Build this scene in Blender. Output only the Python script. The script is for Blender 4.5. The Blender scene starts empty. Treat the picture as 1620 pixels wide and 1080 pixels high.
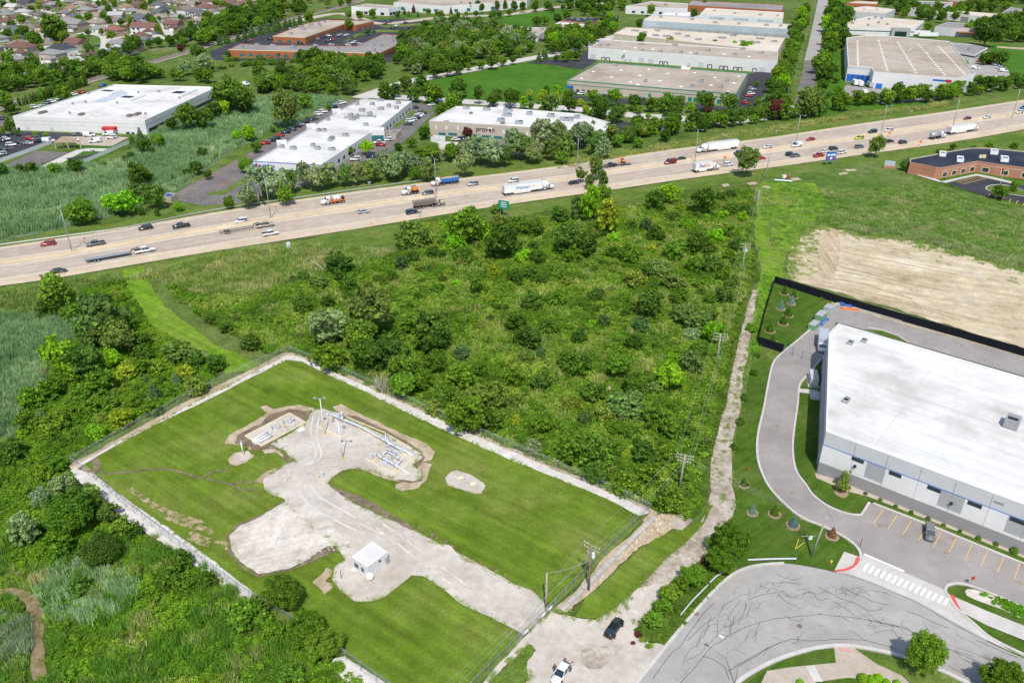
import bpy,math,random
import numpy as np
from mathutils import Vector,Matrix,noise as mnoise
from mathutils.geometry import tessellate_polygon
S = bpy.context.scene
C = S.collection
PI = math.pi
# ------------------------------------------------------------------ camera, sky, sun, exposure
F,PITCH,H = 1300.0,math.radians(28.75),105.0
cam = bpy.data.cameras.new("camera"); camo = bpy.data.objects.new("camera",cam); C.objects.link(camo)
cam.sensor_width = 36; cam.lens = F/1620*36; cam.clip_start = 1; cam.clip_end = 6000
camo.location = (0,0,H); camo.rotation_euler = (PI/2-PITCH,0,0); S.camera = camo
SUN_EL,SUN_AZ = math.radians(56),math.radians(2.5)      # light travels towards +y, a little towards -x
w = bpy.data.worlds.new("World"); S.world = w; w.use_nodes = True
wn = w.node_tree.nodes; bg = wn["Background"]
sky = wn.new("ShaderNodeTexSky"); sky.sky_type = 'NISHITA'; sky.sun_disc = False
sky.sun_elevation = SUN_EL; sky.sun_rotation = PI - SUN_AZ
w.node_tree.links.new(sky.outputs[0],bg.inputs[0]); bg.inputs[1].default_value = 0.15
sl = bpy.data.lights.new("sun",'SUN'); sl.energy = 3.7; sl.angle = math.radians(.5); sl.color = (1,.955,.88)
so = bpy.data.objects.new("sun",sl); C.objects.link(so)
d = Vector((-math.sin(SUN_AZ)*math.cos(SUN_EL),math.cos(SUN_AZ)*math.cos(SUN_EL),-math.sin(SUN_EL)))
so.rotation_euler = d.to_track_quat('-Z','Y').to_euler(); so.location = (0,-60,160)
S.view_settings.view_transform = 'Standard'; S.view_settings.look = 'None'
S.view_settings.exposure = 0.1; S.view_settings.gamma = 1
S.render.engine = 'CYCLES'
S.cycles.max_bounces = 5; S.cycles.diffuse_bounces = 2; S.cycles.transparent_max_bounces = 12
S.cycles.use_adaptive_sampling = True

# ------------------------------------------------------------------ survey: photo sight lines to ground points
CP,SP = math.cos(PITCH),math.sin(PITCH)
def G(x,y,z=0.0):
    X = (x-810)/F; Y = (540-y)/F
    t = (H-z)/(SP-Y*CP)
    return Vector((X*t,(CP+Y*SP)*t,z))
def scale_at(y): return CP*(y-540+F*math.tan(PITCH))/H          # photo pixels per metre for that row of ground
def PX(v):                                                       # ground point -> photo pixel (for sorting and naming only)
    dz = v[2]-H; f = v[1]*CP-dz*SP; u = v[1]*SP+dz*CP
    return 810+F*v[0]/f,540-F*u/f
def Z(x0,y0,k):
    return lambda s: [(x0+a/k,y0+b/k) for a,b in nums(s)]
def nums(s):
    return [tuple(float(q) for q in p.split(',')) for p in s.split()]

# ------------------------------------------------------------------ object helpers
def tag(o,label=None,cat=None,group=None,kind=None):
    if label: o['label'] = label
    if cat: o['category'] = cat
    if group: o['group'] = group
    if kind: o['kind'] = kind
    return o
THINGS = []
def thing(name,label,cat,loc=(0,0,0),rz=0,group=None):
    o = bpy.data.objects.new(name,None); C.objects.link(o); o.empty_display_size = .2
    o.location = loc; o.rotation_euler = (0,0,rz); tag(o,label,cat,group); THINGS.append(o)
    return o
class MB:
    def __init__(s): s.v = []; s.f = []; s.m = []; s.mi = 0
    def add(s,vs,fs):
        n = len(s.v); s.v += [tuple(p) for p in vs]
        for f in fs: s.f.append([n+i for i in f]); s.m.append(s.mi)
        return s
    def box(s,c,sz,rz=0,taper=1.0):
        x,y,z = (q/2 for q in sz); ca,sa = math.cos(rz),math.sin(rz); vs = []
        for dz,t in ((-z,1),(z,taper)):
            for dx,dy in ((-x,-y),(x,-y),(x,y),(-x,y)):
                dx *= t; dy *= t
                vs.append((c[0]+dx*ca-dy*sa,c[1]+dx*sa+dy*ca,c[2]+dz))
        return s.add(vs,[(3,2,1,0),(4,5,6,7),(0,1,5,4),(1,2,6,5),(2,3,7,6),(3,0,4,7)])
    def tube(s,pts,r,n=8,cap=True):
        pts = [Vector(p) for p in pts]; rs = r if isinstance(r,(list,tuple)) else [r]*len(pts)
        vs = []; fs = []
        for i,p in enumerate(pts):
            a = pts[min(i+1,len(pts)-1)]-pts[max(i-1,0)]
            a.normalize(); u = a.cross(Vector((0,0,1)) if abs(a.z) < .95 else Vector((1,0,0))).normalized(); q = a.cross(u)
            for k in range(n):
                t = 2*PI*k/n; vs.append(p+(u*math.cos(t)+q*math.sin(t))*rs[i])
        for i in range(len(pts)-1):
            for k in range(n):
                k2 = (k+1) % n; fs.append((i*n+k,i*n+k2,i*n+n+k2,i*n+n+k))
        if cap: fs += [tuple(range(n)),tuple(range(len(vs)-1,len(vs)-n-1,-1))]
        return s.add(vs,fs)
    def prism(s,poly,z0,z1,bottom=False):
        n = len(poly); vs = [(p[0],p[1],z0) for p in poly]+[(p[0],p[1],z1) for p in poly]
        fs = [(i,(i+1) % n,n+(i+1) % n,n+i) for i in range(n)]
        for t in tessellate_polygon([[Vector((p[0],p[1],0)) for p in poly]]):
            fs.append(tuple(n+i for i in t))
            if bottom: fs.append(tuple(reversed(t)))
        return s.add(vs,fs)
    def extr(s,prof,y0,y1,fy=None):     # side profile (x,z) swept across y
        n = len(prof); vs = [(x,y0,z) for x,z in prof]+[(x,y1,z) for x,z in prof]
        fs = [(i,(i+1) % n,n+(i+1) % n,n+i) for i in range(n)]
        for t in tessellate_polygon([[Vector((x,z,0)) for x,z in prof]]):
            fs += [tuple(t),tuple(n+i for i in reversed(t))]
        return s.add(vs,fs)
    def mesh(s,name,mats,smooth=False,fix=True):
        me = bpy.data.meshes.new(name); me.from_pydata(s.v,[],s.f)
        for m in (mats if isinstance(mats,(list,tuple)) else [mats]): me.materials.append(m)
        me.polygons.foreach_set('material_index',s.m)
        if smooth: me.polygons.foreach_set('use_smooth',[True]*len(s.f))
        if fix and len(s.f) < 40000:
            import bmesh
            b = bmesh.new(); b.from_mesh(me); bmesh.ops.recalc_face_normals(b,faces=b.faces); b.to_mesh(me); b.free()
        me.update(); return me
    def obj(s,name,mats,parent=None,smooth=False,fix=True):
        o = bpy.data.objects.new(name,s.mesh(name,mats,smooth,fix)); C.objects.link(o)
        if parent: o.parent = parent
        return o
def put(name,me,parent=None,col=None,loc=None,rz=None,sc=None):
    o = bpy.data.objects.new(name,me); C.objects.link(o)
    if parent: o.parent = parent
    if col is not None: o.color = (*col[:3],1)
    if loc is not None: o.location = loc
    if rz is not None: o.rotation_euler = (0,0,rz)
    if sc is not None: o.scale = sc
    return o

# ------------------------------------------------------------------ materials
class NT:
    def __init__(s,name):
        s.mat = bpy.data.materials.new(name); s.mat.use_nodes = True; s.t = s.mat.node_tree; s.n = s.t.nodes
        s.p = s.n['Principled BSDF']; s.out = s.n['Material Output']
    def new(s,typ,**kw):
        o = s.n.new('ShaderNode'+typ)
        for k,v in kw.items(): setattr(o,k,v)
        return o
    def l(s,a,b): s.t.links.new(a,b)
    def pos(s): return s.new('NewGeometry').outputs['Position']
    def noise(s,vec,scale,detail=4,rough=.6,dist=0):
        o = s.new('TexNoise'); o.inputs['Scale'].default_value = scale; o.inputs['Detail'].default_value = detail
        o.inputs['Roughness'].default_value = rough; o.inputs['Distortion'].default_value = dist
        s.l(vec,o.inputs['Vector']); return o.outputs[0]
    def mapv(s,vec,scale=(1,1,1),rz=0,loc=(0,0,0)):
        o = s.new('Mapping'); o.inputs['Scale'].default_value = scale; o.inputs['Rotation'].default_value = (0,0,rz)
        o.inputs['Location'].default_value = loc
        s.l(vec,o.inputs['Vector']); return o.outputs[0]
    def ramp(s,f,stops):
        o = s.new('ValToRGB'); cr = o.color_ramp
        while len(cr.elements) < len(stops): cr.elements.new(.5)
        for e,(p,c) in zip(cr.elements,stops):
            e.position = p; e.color = (*c,1) if len(c) == 3 else c
        s.l(f,o.inputs[0]); return o.outputs[0]
    def mul(s,a,b,typ='MULTIPLY',fac=1.0):
        o = s.new('MixRGB',blend_type=typ); o.inputs[0].default_value = fac
        s.l(a,o.inputs[1]); s.l(b,o.inputs[2]); return o.outputs[0]
    def mixf(s,f,a,b):
        o = s.new('MixRGB'); s.l(f,o.inputs[0])
        for q,i in ((a,1),(b,2)):
            if isinstance(q,tuple): o.inputs[i].default_value = (*q,1)
            else: s.l(q,o.inputs[i])
        return o.outputs[0]
    def fin(s,col,rough=.9,spec=.25,bump=None,bstr=.3,bdist=.1):
        if isinstance(col,tuple): s.p.inputs['Base Color'].default_value = (*col,1)
        else: s.l(col,s.p.inputs['Base Color'])
        s.p.inputs['Roughness'].default_value = rough; s.p.inputs['Specular IOR Level'].default_value = spec
        if bump is not None:
            b = s.new('Bump'); b.inputs['Strength'].default_value = bstr; b.inputs['Distance'].default_value = bdist
            s.l(bump,b.inputs['Height']); s.l(b.outputs[0],s.p.inputs['Normal'])
        return s.mat
def gmat(name,cols,big=.05,mid=.4,fine=3.0,rough=.95,amp=.5,midamp=.35,streak=None,bstr=.5,bdist=.15,contrast=.16,spec=.06):
    """ground: colour patches from large noise, mottled by medium and fine noise, optional mown / worn streaks"""
    t = NT(name); P = t.pos(); n = len(cols)
    a = t.noise(P,big,5,.62)
    lo,hi = .5-contrast,.5+contrast
    c = t.ramp(a,[(lo+(hi-lo)*i/max(1,n-1),k) for i,k in enumerate(cols)])
    m = t.noise(P,mid,5,.65); c = t.mul(c,t.ramp(m,[(.3,(1-midamp,)*3),(.7,(1+midamp,)*3)]))
    f = t.noise(P,fine,4,.7); c = t.mul(c,t.ramp(f,[(.25,(1-amp,)*3),(.75,(1+amp,)*3)]))
    if streak:
        rz,wl,st = streak
        q = t.mapv(t.mapv(P,(1,1,1),rz),(1/wl,.03,1)); k = t.noise(q,1.0,3,.55)
        c = t.mul(c,t.ramp(k,[(.3,(1-st,)*3),(.7,(1+st,)*3)]))
    return t.fin(c,rough,spec,f,bstr,bdist)
def pmat(name,col,rough=.6,spec=.4,metal=0,var=.12,scale=1.5):
    t = NT(name); P = t.pos(); f = t.noise(P,scale,4)
    rgb = t.new('RGB'); rgb.outputs[0].default_value = (*col,1)
    c = t.mul(rgb.outputs[0],t.ramp(f,[(.3,(1-var,)*3),(.7,(1+var,)*3)]))
    m = t.fin(c,rough,spec); t.p.inputs['Metallic'].default_value = metal
    return m
def cmat(name,rough=.5,spec=.5,var=.1,scale=.6,coat=0):
    """takes each object's own colour"""
    t = NT(name); at = t.new('Attribute',attribute_type='INSTANCER',attribute_name='color')
    f = t.noise(t.pos(),scale,4)
    c = t.mul(at.outputs['Color'],t.ramp(f,[(.3,(1-var,)*3),(.7,(1+var,)*3)]))
    m = t.fin(c,rough,spec)
    if coat: t.p.inputs['Coat Weight'].default_value = coat; t.p.inputs['Coat Roughness'].default_value = .08
    return m
def leafmat(name,var=.45,trans=.4,gain=2.7):
    t = NT(name); at = t.new('Attribute',attribute_type='INSTANCER',attribute_name='color')
    g = t.new('NewGeometry'); oi = t.new('ObjectInfo')
    c = t.mul(at.outputs['Color'],t.ramp(g.outputs['Random Per Island'],[(0,(1-var,)*3),(.75,(1.05,)*3),(1,(1+var*1.5,1+var*1.3,1+var*.6))]))
    c = t.mul(c,t.ramp(oi.outputs['Random'],[(0,(.85,.9,.85)),(1,(1.18,1.1,1.1))]))
    sc = t.new('VectorMath',operation='SCALE'); t.l(c,sc.inputs[0]); sc.inputs['Scale'].default_value = gain; c = sc.outputs[0]
    t.fin(c,.7,.04)
    tr = t.new('BsdfTranslucent'); t.l(c,tr.inputs[0]); mx = t.new('MixShader'); mx.inputs[0].default_value = trans
    t.l(t.p.outputs[0],mx.inputs[1]); t.l(tr.outputs[0],mx.inputs[2]); t.l(mx.outputs[0],t.out.inputs[0])
    return t.mat
M = {}
M['leaf'] = leafmat('leaves'); M['blade'] = leafmat('blades',.35,.3)
M['bark'] = pmat('bark',(.13,.1,.075),.9,.1,0,.4,3)
M['deadwood'] = pmat('dead_wood',(.42,.37,.32),.9,.1,0,.3,2)
M['paint'] = cmat('car_paint',.3,.5,.03,.5,.6)
M['wall'] = cmat('painted_wall',.8,.3,.07,.35)
M['roofc'] = cmat('roof_shingle',.9,.15,.22,1.2)
M['glass'] = NT('window_glass').fin((.02,.035,.045),.08,.6)
M['teal'] = NT('teal_glass').fin((.03,.16,.17),.1,.6)
M['tyre'] = pmat('tyre_rubber',(.02,.02,.02),.85,.2)
M['rim'] = pmat('wheel_rim',(.45,.45,.46),.35,.5,.6)
M['black'] = pmat('black_plastic',(.025,.025,.028),.6,.3)
M['white'] = pmat('white_paint',(.78,.78,.77),.5,.4,0,.05)
M['steel'] = pmat('galvanised_steel',(.42,.44,.46),.45,.5,.5)
M['grey'] = pmat('grey_paint',(.3,.31,.32),.6,.4)
M['wood'] = pmat('weathered_pole_wood',(.24,.19,.15),.9,.15,0,.3,2)
M['palewood'] = pmat('pale_pole_wood',(.4,.34,.29),.9,.15,0,.2,2)
M['concrete'] = gmat('concrete',[(.42,.40,.36),(.5,.47,.43)],.2,1,4,.9,.15,.12,None,.1,.02)
M['red'] = pmat('red_paint',(.5,.03,.03),.5); M['orange'] = pmat('orange_paint',(.85,.2,.03),.6)
M['yellow'] = pmat('yellow_paint',(.75,.55,.06),.6); M['cream'] = pmat('cream_paint',(.75,.66,.42),.7)
M['blue'] = pmat('blue_paint',(.03,.16,.55),.5); M['green'] = pmat('green_paint',(.02,.22,.13),.5)
M['signgreen'] = pmat('sign_green',(.0,.27,.17),.5); M['signblue'] = pmat('sign_blue',(.01,.12,.5),.5)
M['lamp'] = pmat('lamp_lens',(.8,.8,.78),.3)
M['tail'] = pmat('tail_lens',(.4,.01,.01),.3)
M['skin'] = pmat('skin',(.45,.27,.19),.6); M['cloth'] = pmat('dark_cloth',(.05,.06,.08),.9); M['jeans'] = pmat('jeans',(.05,.08,.14),.9)
M['wire'] = pmat('wire_aluminium',(.3,.3,.3),.6)
RV = random.Random(7)
# ------------------------------------------------------------------ the ground and its sheets
M['ground'] = gmat('meadow_ground',[(.075,.125,.022),(.105,.16,.032),(.14,.175,.05)],.02,.15,1.2,.95,.4,.35,None,.6,.3)
M['verge'] = gmat('mown_verge',[(.085,.145,.022),(.12,.18,.032),(.165,.19,.055)],.06,.4,2.5,.95,.4,.25)
M['lawn'] = gmat('compound_lawn',[(.105,.168,.014),(.132,.198,.022),(.18,.22,.045)],.05,.25,3.0,.95,.3,.2,(math.radians(126),1.5,.2),.6,.2)
M['parklawn'] = gmat('dense_lawn',[(.05,.105,.012),(.07,.13,.016),(.10,.14,.03)],.08,.4,3.5,.95,.35,.18,(math.radians(48),.9,.16))
M['brightlawn'] = gmat('green_field',[(.05,.14,.014),(.075,.175,.018)],.03,.2,1.5,.95,.3,.2)
M['strip'] = gmat('mown_strip',[(.12,.23,.016),(.15,.26,.022),(.18,.24,.04)],.06,.4,2.5,.95,.4,.25,(math.radians(-50),1.5,.2))
M['rough'] = gmat('rough_field',[(.07,.14,.018),(.10,.165,.034),(.14,.175,.055),(.20,.19,.09)],.035,.2,1.6,.95,.45,.35)
M['scrub'] = gmat('scrub_floor',[(.05,.10,.012),(.08,.135,.018),(.12,.155,.035)],.05,.35,2.2,.95,.55,.45,None,.8,.4)
M['reedbed'] = gmat('reed_bed',[(.10,.16,.07),(.135,.20,.10),(.17,.20,.11)],.03,.2,1.2,.95,.45,.35,None,.8,.4)
M['gravel'] = gmat('gravel',[(.43,.375,.315),(.53,.475,.41),(.59,.53,.46)],.12,.8,7,.95,.2,.12,None,.4,.05)
M['gravelpath'] = gmat('white_gravel',[(.54,.51,.47),(.66,.62,.57)],.3,1.2,8,.95,.2,.1,None,.4,.05)
M['oldpath'] = gmat('broken_gravel_track',[(.29,.235,.175),(.42,.36,.29),(.50,.445,.37)],.25,1.2,6,.95,.3,.25,None,.4,.05)
M['sand'] = gmat('pale_sand',[(.50,.44,.38),(.60,.54,.47),(.66,.60,.53)],.15,.7,4,.95,.2,.16,(math.radians(70),.6,.1),.6,.1)
M['dirt'] = gmat('bare_dirt',[(.36,.28,.18),(.46,.37,.26),(.52,.43,.31)],.2,.9,5,.95,.25,.2,None,.5,.1)
M['brown'] = gmat('dark_soil',[(.16,.12,.085),(.24,.19,.13)],.3,1,5,.95,.35,.3,None,.5,.1)
M['field'] = gmat('graded_earth',[(.33,.27,.15),(.50,.41,.27),(.57,.48,.34),(.63,.56,.44)],.04,.22,2.5,.95,.25,.22,(math.radians(112),3.0,.16))
M['track'] = gmat('wheel_track',[(.43,.34,.22),(.52,.43,.30)],.2,.9,4,.95,.2,.15,(math.radians(6),.8,.2))
M['field2'] = gmat('damp_earth',[(.36,.30,.17),(.46,.39,.25)],.15,.6,3,.95,.2,.2)
M['asphalt'] = gmat('dark_asphalt',[(.045,.045,.055),(.07,.07,.08)],.08,.5,4,.9,.2,.15,None,.1,.02)
M['oldasphalt'] = gmat('worn_asphalt',[(.15,.135,.13),(.21,.19,.18)],.08,.4,4,.9,.15,.12,None,.1,.02)
M['drive'] = gmat('drive_concrete',[(.28,.25,.235),(.35,.32,.30)],.09,.35,5,.9,.12,.08,None,.1,.02)
M['road'] = gmat('road_concrete',[(.33,.31,.285),(.41,.39,.365)],.1,.5,5,.9,.12,.08,None,.1,.02)
M['paleconc'] = gmat('pale_concrete',[(.50,.47,.43),(.58,.55,.51)],.15,.6,5,.9,.1,.06,None,.1,.02)
M['lane'] = gmat('lane_concrete',[(.41,.335,.265),(.48,.40,.32)],.04,.3,3,.9,.12,.1,(math.radians(90-24.8),1.2,.10),.1,.02)
M['shoulder'] = gmat('shoulder_concrete',[(.52,.42,.29),(.60,.495,.36)],.05,.3,3,.9,.12,.1,(math.radians(90-24.8),2.0,.06),.1,.02)
M['tanpath'] = gmat('tan_pavement',[(.42,.35,.28),(.50,.43,.35)],.3,1,6,.9,.12,.1,None,.1,.02)
M['ballast'] = gmat('rail_ballast',[(.33,.28,.25),(.46,.41,.38)],.2,1,5,.95,.3,.2)
M['wornpath'] = gmat('trodden_path',[(.20,.145,.08),(.27,.21,.12),(.16,.15,.05)],.3,1,5,.95,.35,.3)
M['mulch'] = gmat('mulch',[(.30,.2,.13),(.38,.27,.18)],.5,2,8,.95,.35,.2)
M['drypatch'] = gmat('thin_dry_turf',[(.11,.165,.02),(.19,.20,.06),(.36,.29,.17),(.45,.36,.25)],.9,2.5,5,.95,.3,.25)
M['tar'] = pmat('crack_sealant',(.06,.06,.062),.7,.3)
M['white_line'] = pmat('road_paint_white',(.8,.8,.78),.8,.2); M['yellow_line'] = pmat('road_paint_yellow',(.75,.46,.10),.8,.2)
M['redramp'] = pmat('tactile_red',(.62,.12,.09),.8,.2); M['pink'] = pmat('tactile_pink',(.72,.32,.30),.8,.2)
LZ = {}
def layer(L):
    LZ[L] = LZ.get(L,0)+1
    return L*.05+LZ[L]*.0012
def rag(pts,step,amp,seed=0,closed=True):
    out = []; n = len(pts)
    for i in range(n if closed else n-1):
        a,b = Vector(pts[i]),Vector(pts[(i+1) % n]); L = (b-a).length; k = max(1,min(60,int(L/step)))
        for j in range(k): out.append(a.lerp(b,j/k))
    if not closed: out.append(Vector(pts[-1]))
    if amp:
        for i,p in enumerate(out):
            q = Vector((p.x*.31/step+seed*7.3,p.y*.31/step,seed)); n1 = mnoise.noise_vector(q); n2 = mnoise.noise_vector(q*3.1)
            out[i] = Vector((p.x+(n1.x+.45*n2.x)*amp,p.y+(n1.y+.45*n2.y)*amp,0))
    return [Vector((p.x,p.y,0)) for p in out]
def smooth(pts,k=6,closed=True):
    n = len(pts); out = []
    for i in range(n if closed else n-1):
        g = lambda j: Vector(pts[j % n] if closed else pts[min(max(j,0),n-1)])
        p0,p1,p2,p3 = g(i-1),g(i),g(i+1),g(i+2)
        for j in range(k):
            t = j/k; out.append(.5*((2*p1)+(p2-p0)*t+(2*p0-5*p1+4*p2-p3)*t*t+(3*p1-p0-3*p2+p3)*t*t*t))
    if not closed: out.append(Vector(pts[-1]))
    return out
def sheet(name,pts,mat,L,step=0,amp=0,sm=0,kind='structure',z=None):
    """a flat sheet of ground from photo sight points; amp roughens its edge"""
    w = [G(*p) for p in pts]
    if sm: w = smooth(w,sm)
    if step: w = rag(w,step,amp,len(LZ)*3+LZ.get(L,0))
    z = layer(L) if z is None else z
    me = bpy.data.meshes.new(name); me.from_pydata([(p.x,p.y,z) for p in w],[],[])
    tris = tessellate_polygon([[Vector((p.x,p.y,0)) for p in w]])
    fs = []
    for a,b,c in tris:
        k = (w[b]-w[a]).cross(w[c]-w[a]).z
        if abs(k) > 1e-9: fs.append((a,b,c) if k > 0 else (a,c,b))
    me.clear_geometry(); me.from_pydata([(p.x,p.y,z) for p in w],[],fs); me.materials.append(M[mat])
    o = bpy.data.objects.new(name,me); C.objects.link(o); o['kind'] = kind
    return o
def ribbon(mb,line,wid,z):
    line = [Vector(p) for p in line]; n0 = len(mb.v); vs = []; fs = []
    for i,p in enumerate(line):
        a = (line[min(i+1,len(line)-1)]-line[max(i-1,0)]); a.z = 0; a.normalize(); q = Vector((-a.y,a.x,0))*wid/2
        vs += [(p.x+q.x,p.y+q.y,z),(p.x-q.x,p.y-q.y,z)]
        if i: fs.append((2*i-2,2*i-1,2*i+1,2*i))
    mb.add(vs,fs)
def kerb(pts,wid=.45,h=.12,sm=4,closed=False,mat='paleconc',name='kerb_strip',z0=.02):
    w = [G(*p) for p in pts]
    if sm: w = smooth(w,sm,closed)
    if closed: w.append(w[0])
    mb = MB(); n = len(w); vs = []; fs = []
    for i,p in enumerate(w):
        a = w[min(i+1,n-1)]-w[max(i-1,0)]; a.z = 0
        if a.length < 1e-6: a = Vector((1,0,0))
        a.normalize(); q = Vector((-a.y,a.x,0))*wid/2
        for s,z in ((1,z0),(1,z0+h+.2),(-1,z0+h+.2),(-1,z0)): vs.append((p.x+q.x*s,p.y+q.y*s,z))
        if i:
            b = 4*i
            for k in range(3): fs.append((b-4+k,b-3+k,b+1+k,b+k))
    mb.add(vs,fs); o = mb.obj(name,M[mat]); o['kind'] = 'structure'; return o
# base
mb = MB(); mb.add([(-1500,-300,0),(1500,-300,0),(1500,3000,0),(-1500,3000,0)],[(0,1,2,3)])
tag(mb.obj('ground',M['ground']),kind='structure')
P_ = nums
# zones -----------------------------------------------------------------
sheet('reed_marsh',P_("-60,264 60,268 110,258 180,258 240,215 270,190 350,165 420,152 500,150 545,157 460,194 400,222 362,243 300,287 265,312 200,335 100,362 -60,395"),'reedbed',1,3,2)
sheet('reed_marsh',P_("-60,480 20,500 70,500 130,500 130,530 100,560 65,590 70,610 45,640 25,690 0,690 -60,720"),'reedbed',1,2,1)
sheet('reed_marsh',P_("300,390 330,380 410,385 470,385 520,395 600,380 560,420 470,440 400,470 330,470 280,460 245,440"),'rough',1,2,2)
sheet('grass_field',P_("1180,300 1240,270 1320,262 1440,240 1640,205 1640,260 1440,262 1440,285 1560,310 1640,328 1640,450 1500,420 1430,380 1300,350 1255,375 1240,445 1205,440 1195,400"),'rough',1,3,2)
sheet('grass_field',P_("1200,290 1290,290 1310,330 1265,372 1245,410 1240,450 1222,450 1215,520 1195,545 1190,520 1205,430 1195,370"),'strip',2,2,1.5)
sheet('grass_verge',P_("-40,464 200,424 340,402 470,382 620,357 720,338 800,326 900,313 1000,299 1100,282 1200,271 1310,256 1420,240 1520,226 1640,203 1640,222 1500,244 1400,258 1300,270 1200,286 1100,298 1000,316 900,330 800,345 700,365 600,390 500,385 400,402 300,420 200,440 60,462 -40,480"),'verge',2,2,1.2)
sheet('grass_verge',P_("-40,395 100,368 200,350 300,330 410,306 540,294 670,276 820,260 1000,238 1200,210 1320,192 1420,182 1640,145 1640,157 1515,175 1415,189 1315,204 1200,221 1100,236 1000,250 900,263 745,284 670,293 540,312 400,334 200,367 100,383 -40,402"),'verge',2,2,1)
sheet('mown_strip',P_("192,428 225,422 240,455 262,485 295,510 340,545 415,578 398,587 350,592 352,575 330,560 285,545 250,525 225,500 205,470"),'strip',3,1.2,.8)
sheet('scrub_ground',P_("640,395 640,360 700,340 800,345 900,335 1000,320 1100,305 1195,290 1195,380 1200,430 1176,510 1163,570 1150,640 1127,720 1118,790 1095,830 1040,805 980,785 700,665 520,585 470,560 420,560 380,535 330,510 290,480 270,450 330,470 420,460 520,430"),'scrub',2,2,2)
sheet('scrub_ground',P_("-80,720 30,690 60,620 110,560 130,500 100,480 130,450 195,440 215,480 240,520 290,548 340,580 350,595 130,715 105,735 130,780 200,830 390,950 540,1050 600,1120 -200,1120"),'scrub',2,2,1)
sheet('green_lawn',Z(660,0,4)("75,510 250,480 400,452 560,420 700,402 880,425 1040,440 1000,465 950,503 940,560 900,600 800,640 560,650 330,640 150,612 80,540"),'brightlawn',2,4,1)
# housing, rail, far parcels -----------------------------------------------
sheet('neighbourhood_ground',P_("-300,-40 560,-40 520,10 440,28 330,60 280,80 200,98 120,128 0,158 -200,210"),'rough',1,6,3)
def strip(name,pts,wid,mat,L,sm=5,z=None):
    w = [G(*p) for p in pts]
    if sm: w = smooth(w,sm,False)
    mb = MB(); ribbon(mb,w,wid,layer(L) if z is None else z); return tag(mb.obj(name,M[mat],fix=False),kind='structure')
for i,(pts,wd) in enumerate([("-30,138 30,114 66,98 100,93 140,89 165,80 169,64 160,56 124,53",9),("168,64 230,52 262,62 300,50",8),("-20,62 40,56 90,42 150,34 230,26 330,14",8),
                               ("-20,30 60,24 160,12 260,6",8),("60,62 68,40 74,20 78,-10",8),("165,58 172,36 178,14 180,-10",8),("270,60 258,34 250,10",7)]):
    strip('street',P_(pts),wd,'paleconc',2)
RAIL = P_("-60,188 0,172 30,159 85,145 111,136 170,120 222,104 302,81 380,55 450,32 535,12 600,-10")
strip('railway_ballast',RAIL,10,'ballast',2)
mb = MB()
wr = smooth([G(*p) for p in RAIL],8,False)
for off in (-2.9,-1.4,1.4,2.9):
    ln = []
    for i,p in enumerate(wr):
        a = (wr[min(i+1,len(wr)-1)]-wr[max(i-1,0)]).normalized(); ln.append((p.x-a.y*off,p.y+a.x*off,.45))
    mb.tube(ln,.16,4)
tag(mb.obj('railway_track',M['brown'],fix=False),'brown twin railway tracks on pale ballast behind the hedges','railway')
# brick park lot, left warehouse lots
sheet('parking_lot',Z(340,0,4)("-30,330 60,290 200,235 380,205 700,120 1000,130 1180,120 1350,150 1380,210 1300,260 1270,330 1240,390 1100,395 850,410 500,385 60,385 -20,380"),'asphalt',2)
for s in ("800,280 920,225 1050,205 1200,210 1320,180 1200,195 1040,190 900,212","40,350 100,355 400,362 390,372 60,372","1010,165 1300,150 1330,160 1100,178"):
    sheet('lot_grass',Z(340,0,4)(s),'verge',3)
sheet('parking_lot',P_("-60,212 24,208 125,212 105,220 86,226 0,257 -60,272"),'asphalt',2)
sheet('parking_lot',P_("-60,178 0,180 14,192 20,212 -60,214"),'oldasphalt',2)
sheet('paved_court',P_("103,221 120,213 204,218 177,232 128,230"),'tanpath',3)
sheet('sports_court',P_("9,261 58,239 112,242 61,262 14,266"),'oldasphalt',3)
sheet('play_lawn',P_("64,266 112,240 130,232 177,233 204,220 206,226 140,262 78,272"),'brightlawn',2)
sheet('garden_path',P_("60,268 68,262 120,238 140,235 176,236 168,240 132,240 84,266 74,274"),'paleconc',3)
sheet('garden_path',P_("104,251 140,246 154,242 142,238 148,238 160,244 146,249 110,255"),'asphalt',3,.8,.2)
# eurofins / proven lots and back road
sheet('parking_lot',Z(340,0,4)("-250,1225 -90,1135 52,1060 240,960 420,860 600,760 800,650 900,630 960,640 1250,650 1370,670 1390,720 1330,770 1240,860 1120,960 1000,1010 860,1040 800,1100 760,1130 300,1240 140,1288 -80,1304 -232,1272"),'oldasphalt',2)
for s in ("1230,700 1290,712 1230,745 1215,730","1320,705 1360,700 1380,712 1330,722","1125,800 1210,745 1245,755 1140,812","1035,860 1065,845 1080,855 1040,880"):
    sheet('lot_grass',Z(340,0,4)(s),'verge',3)
sheet('lot_grass',Z(0,200,4)("1306,425 1420,405 1520,340 1580,300 1600,320 1540,370 1480,395 1420,432 1330,438"),'verge',3)
sheet('parking_lot',P_("660,240 700,232 960,200 990,195 975,215 960,225 830,245 700,250"),'oldasphalt',2)
sheet('parking_lot',Z(900,160,4)("250,190 330,130 660,160 640,185 480,190 440,215 360,215 330,235 260,230"),'asphalt',3)
ROADA = P_("1180,8 1060,40 1040,45 975,58 930,72 880,86 845,92 760,108 675,124 640,132 600,145 568,156")
strip('side_road',ROADA,11,'paleconc',3)
strip('side_road',P_("572,152 620,154 660,156 720,160 800,166 910,173 992,182 1065,187 1140,192 1200,187 1262,170"),11,'paleconc',3)
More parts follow.
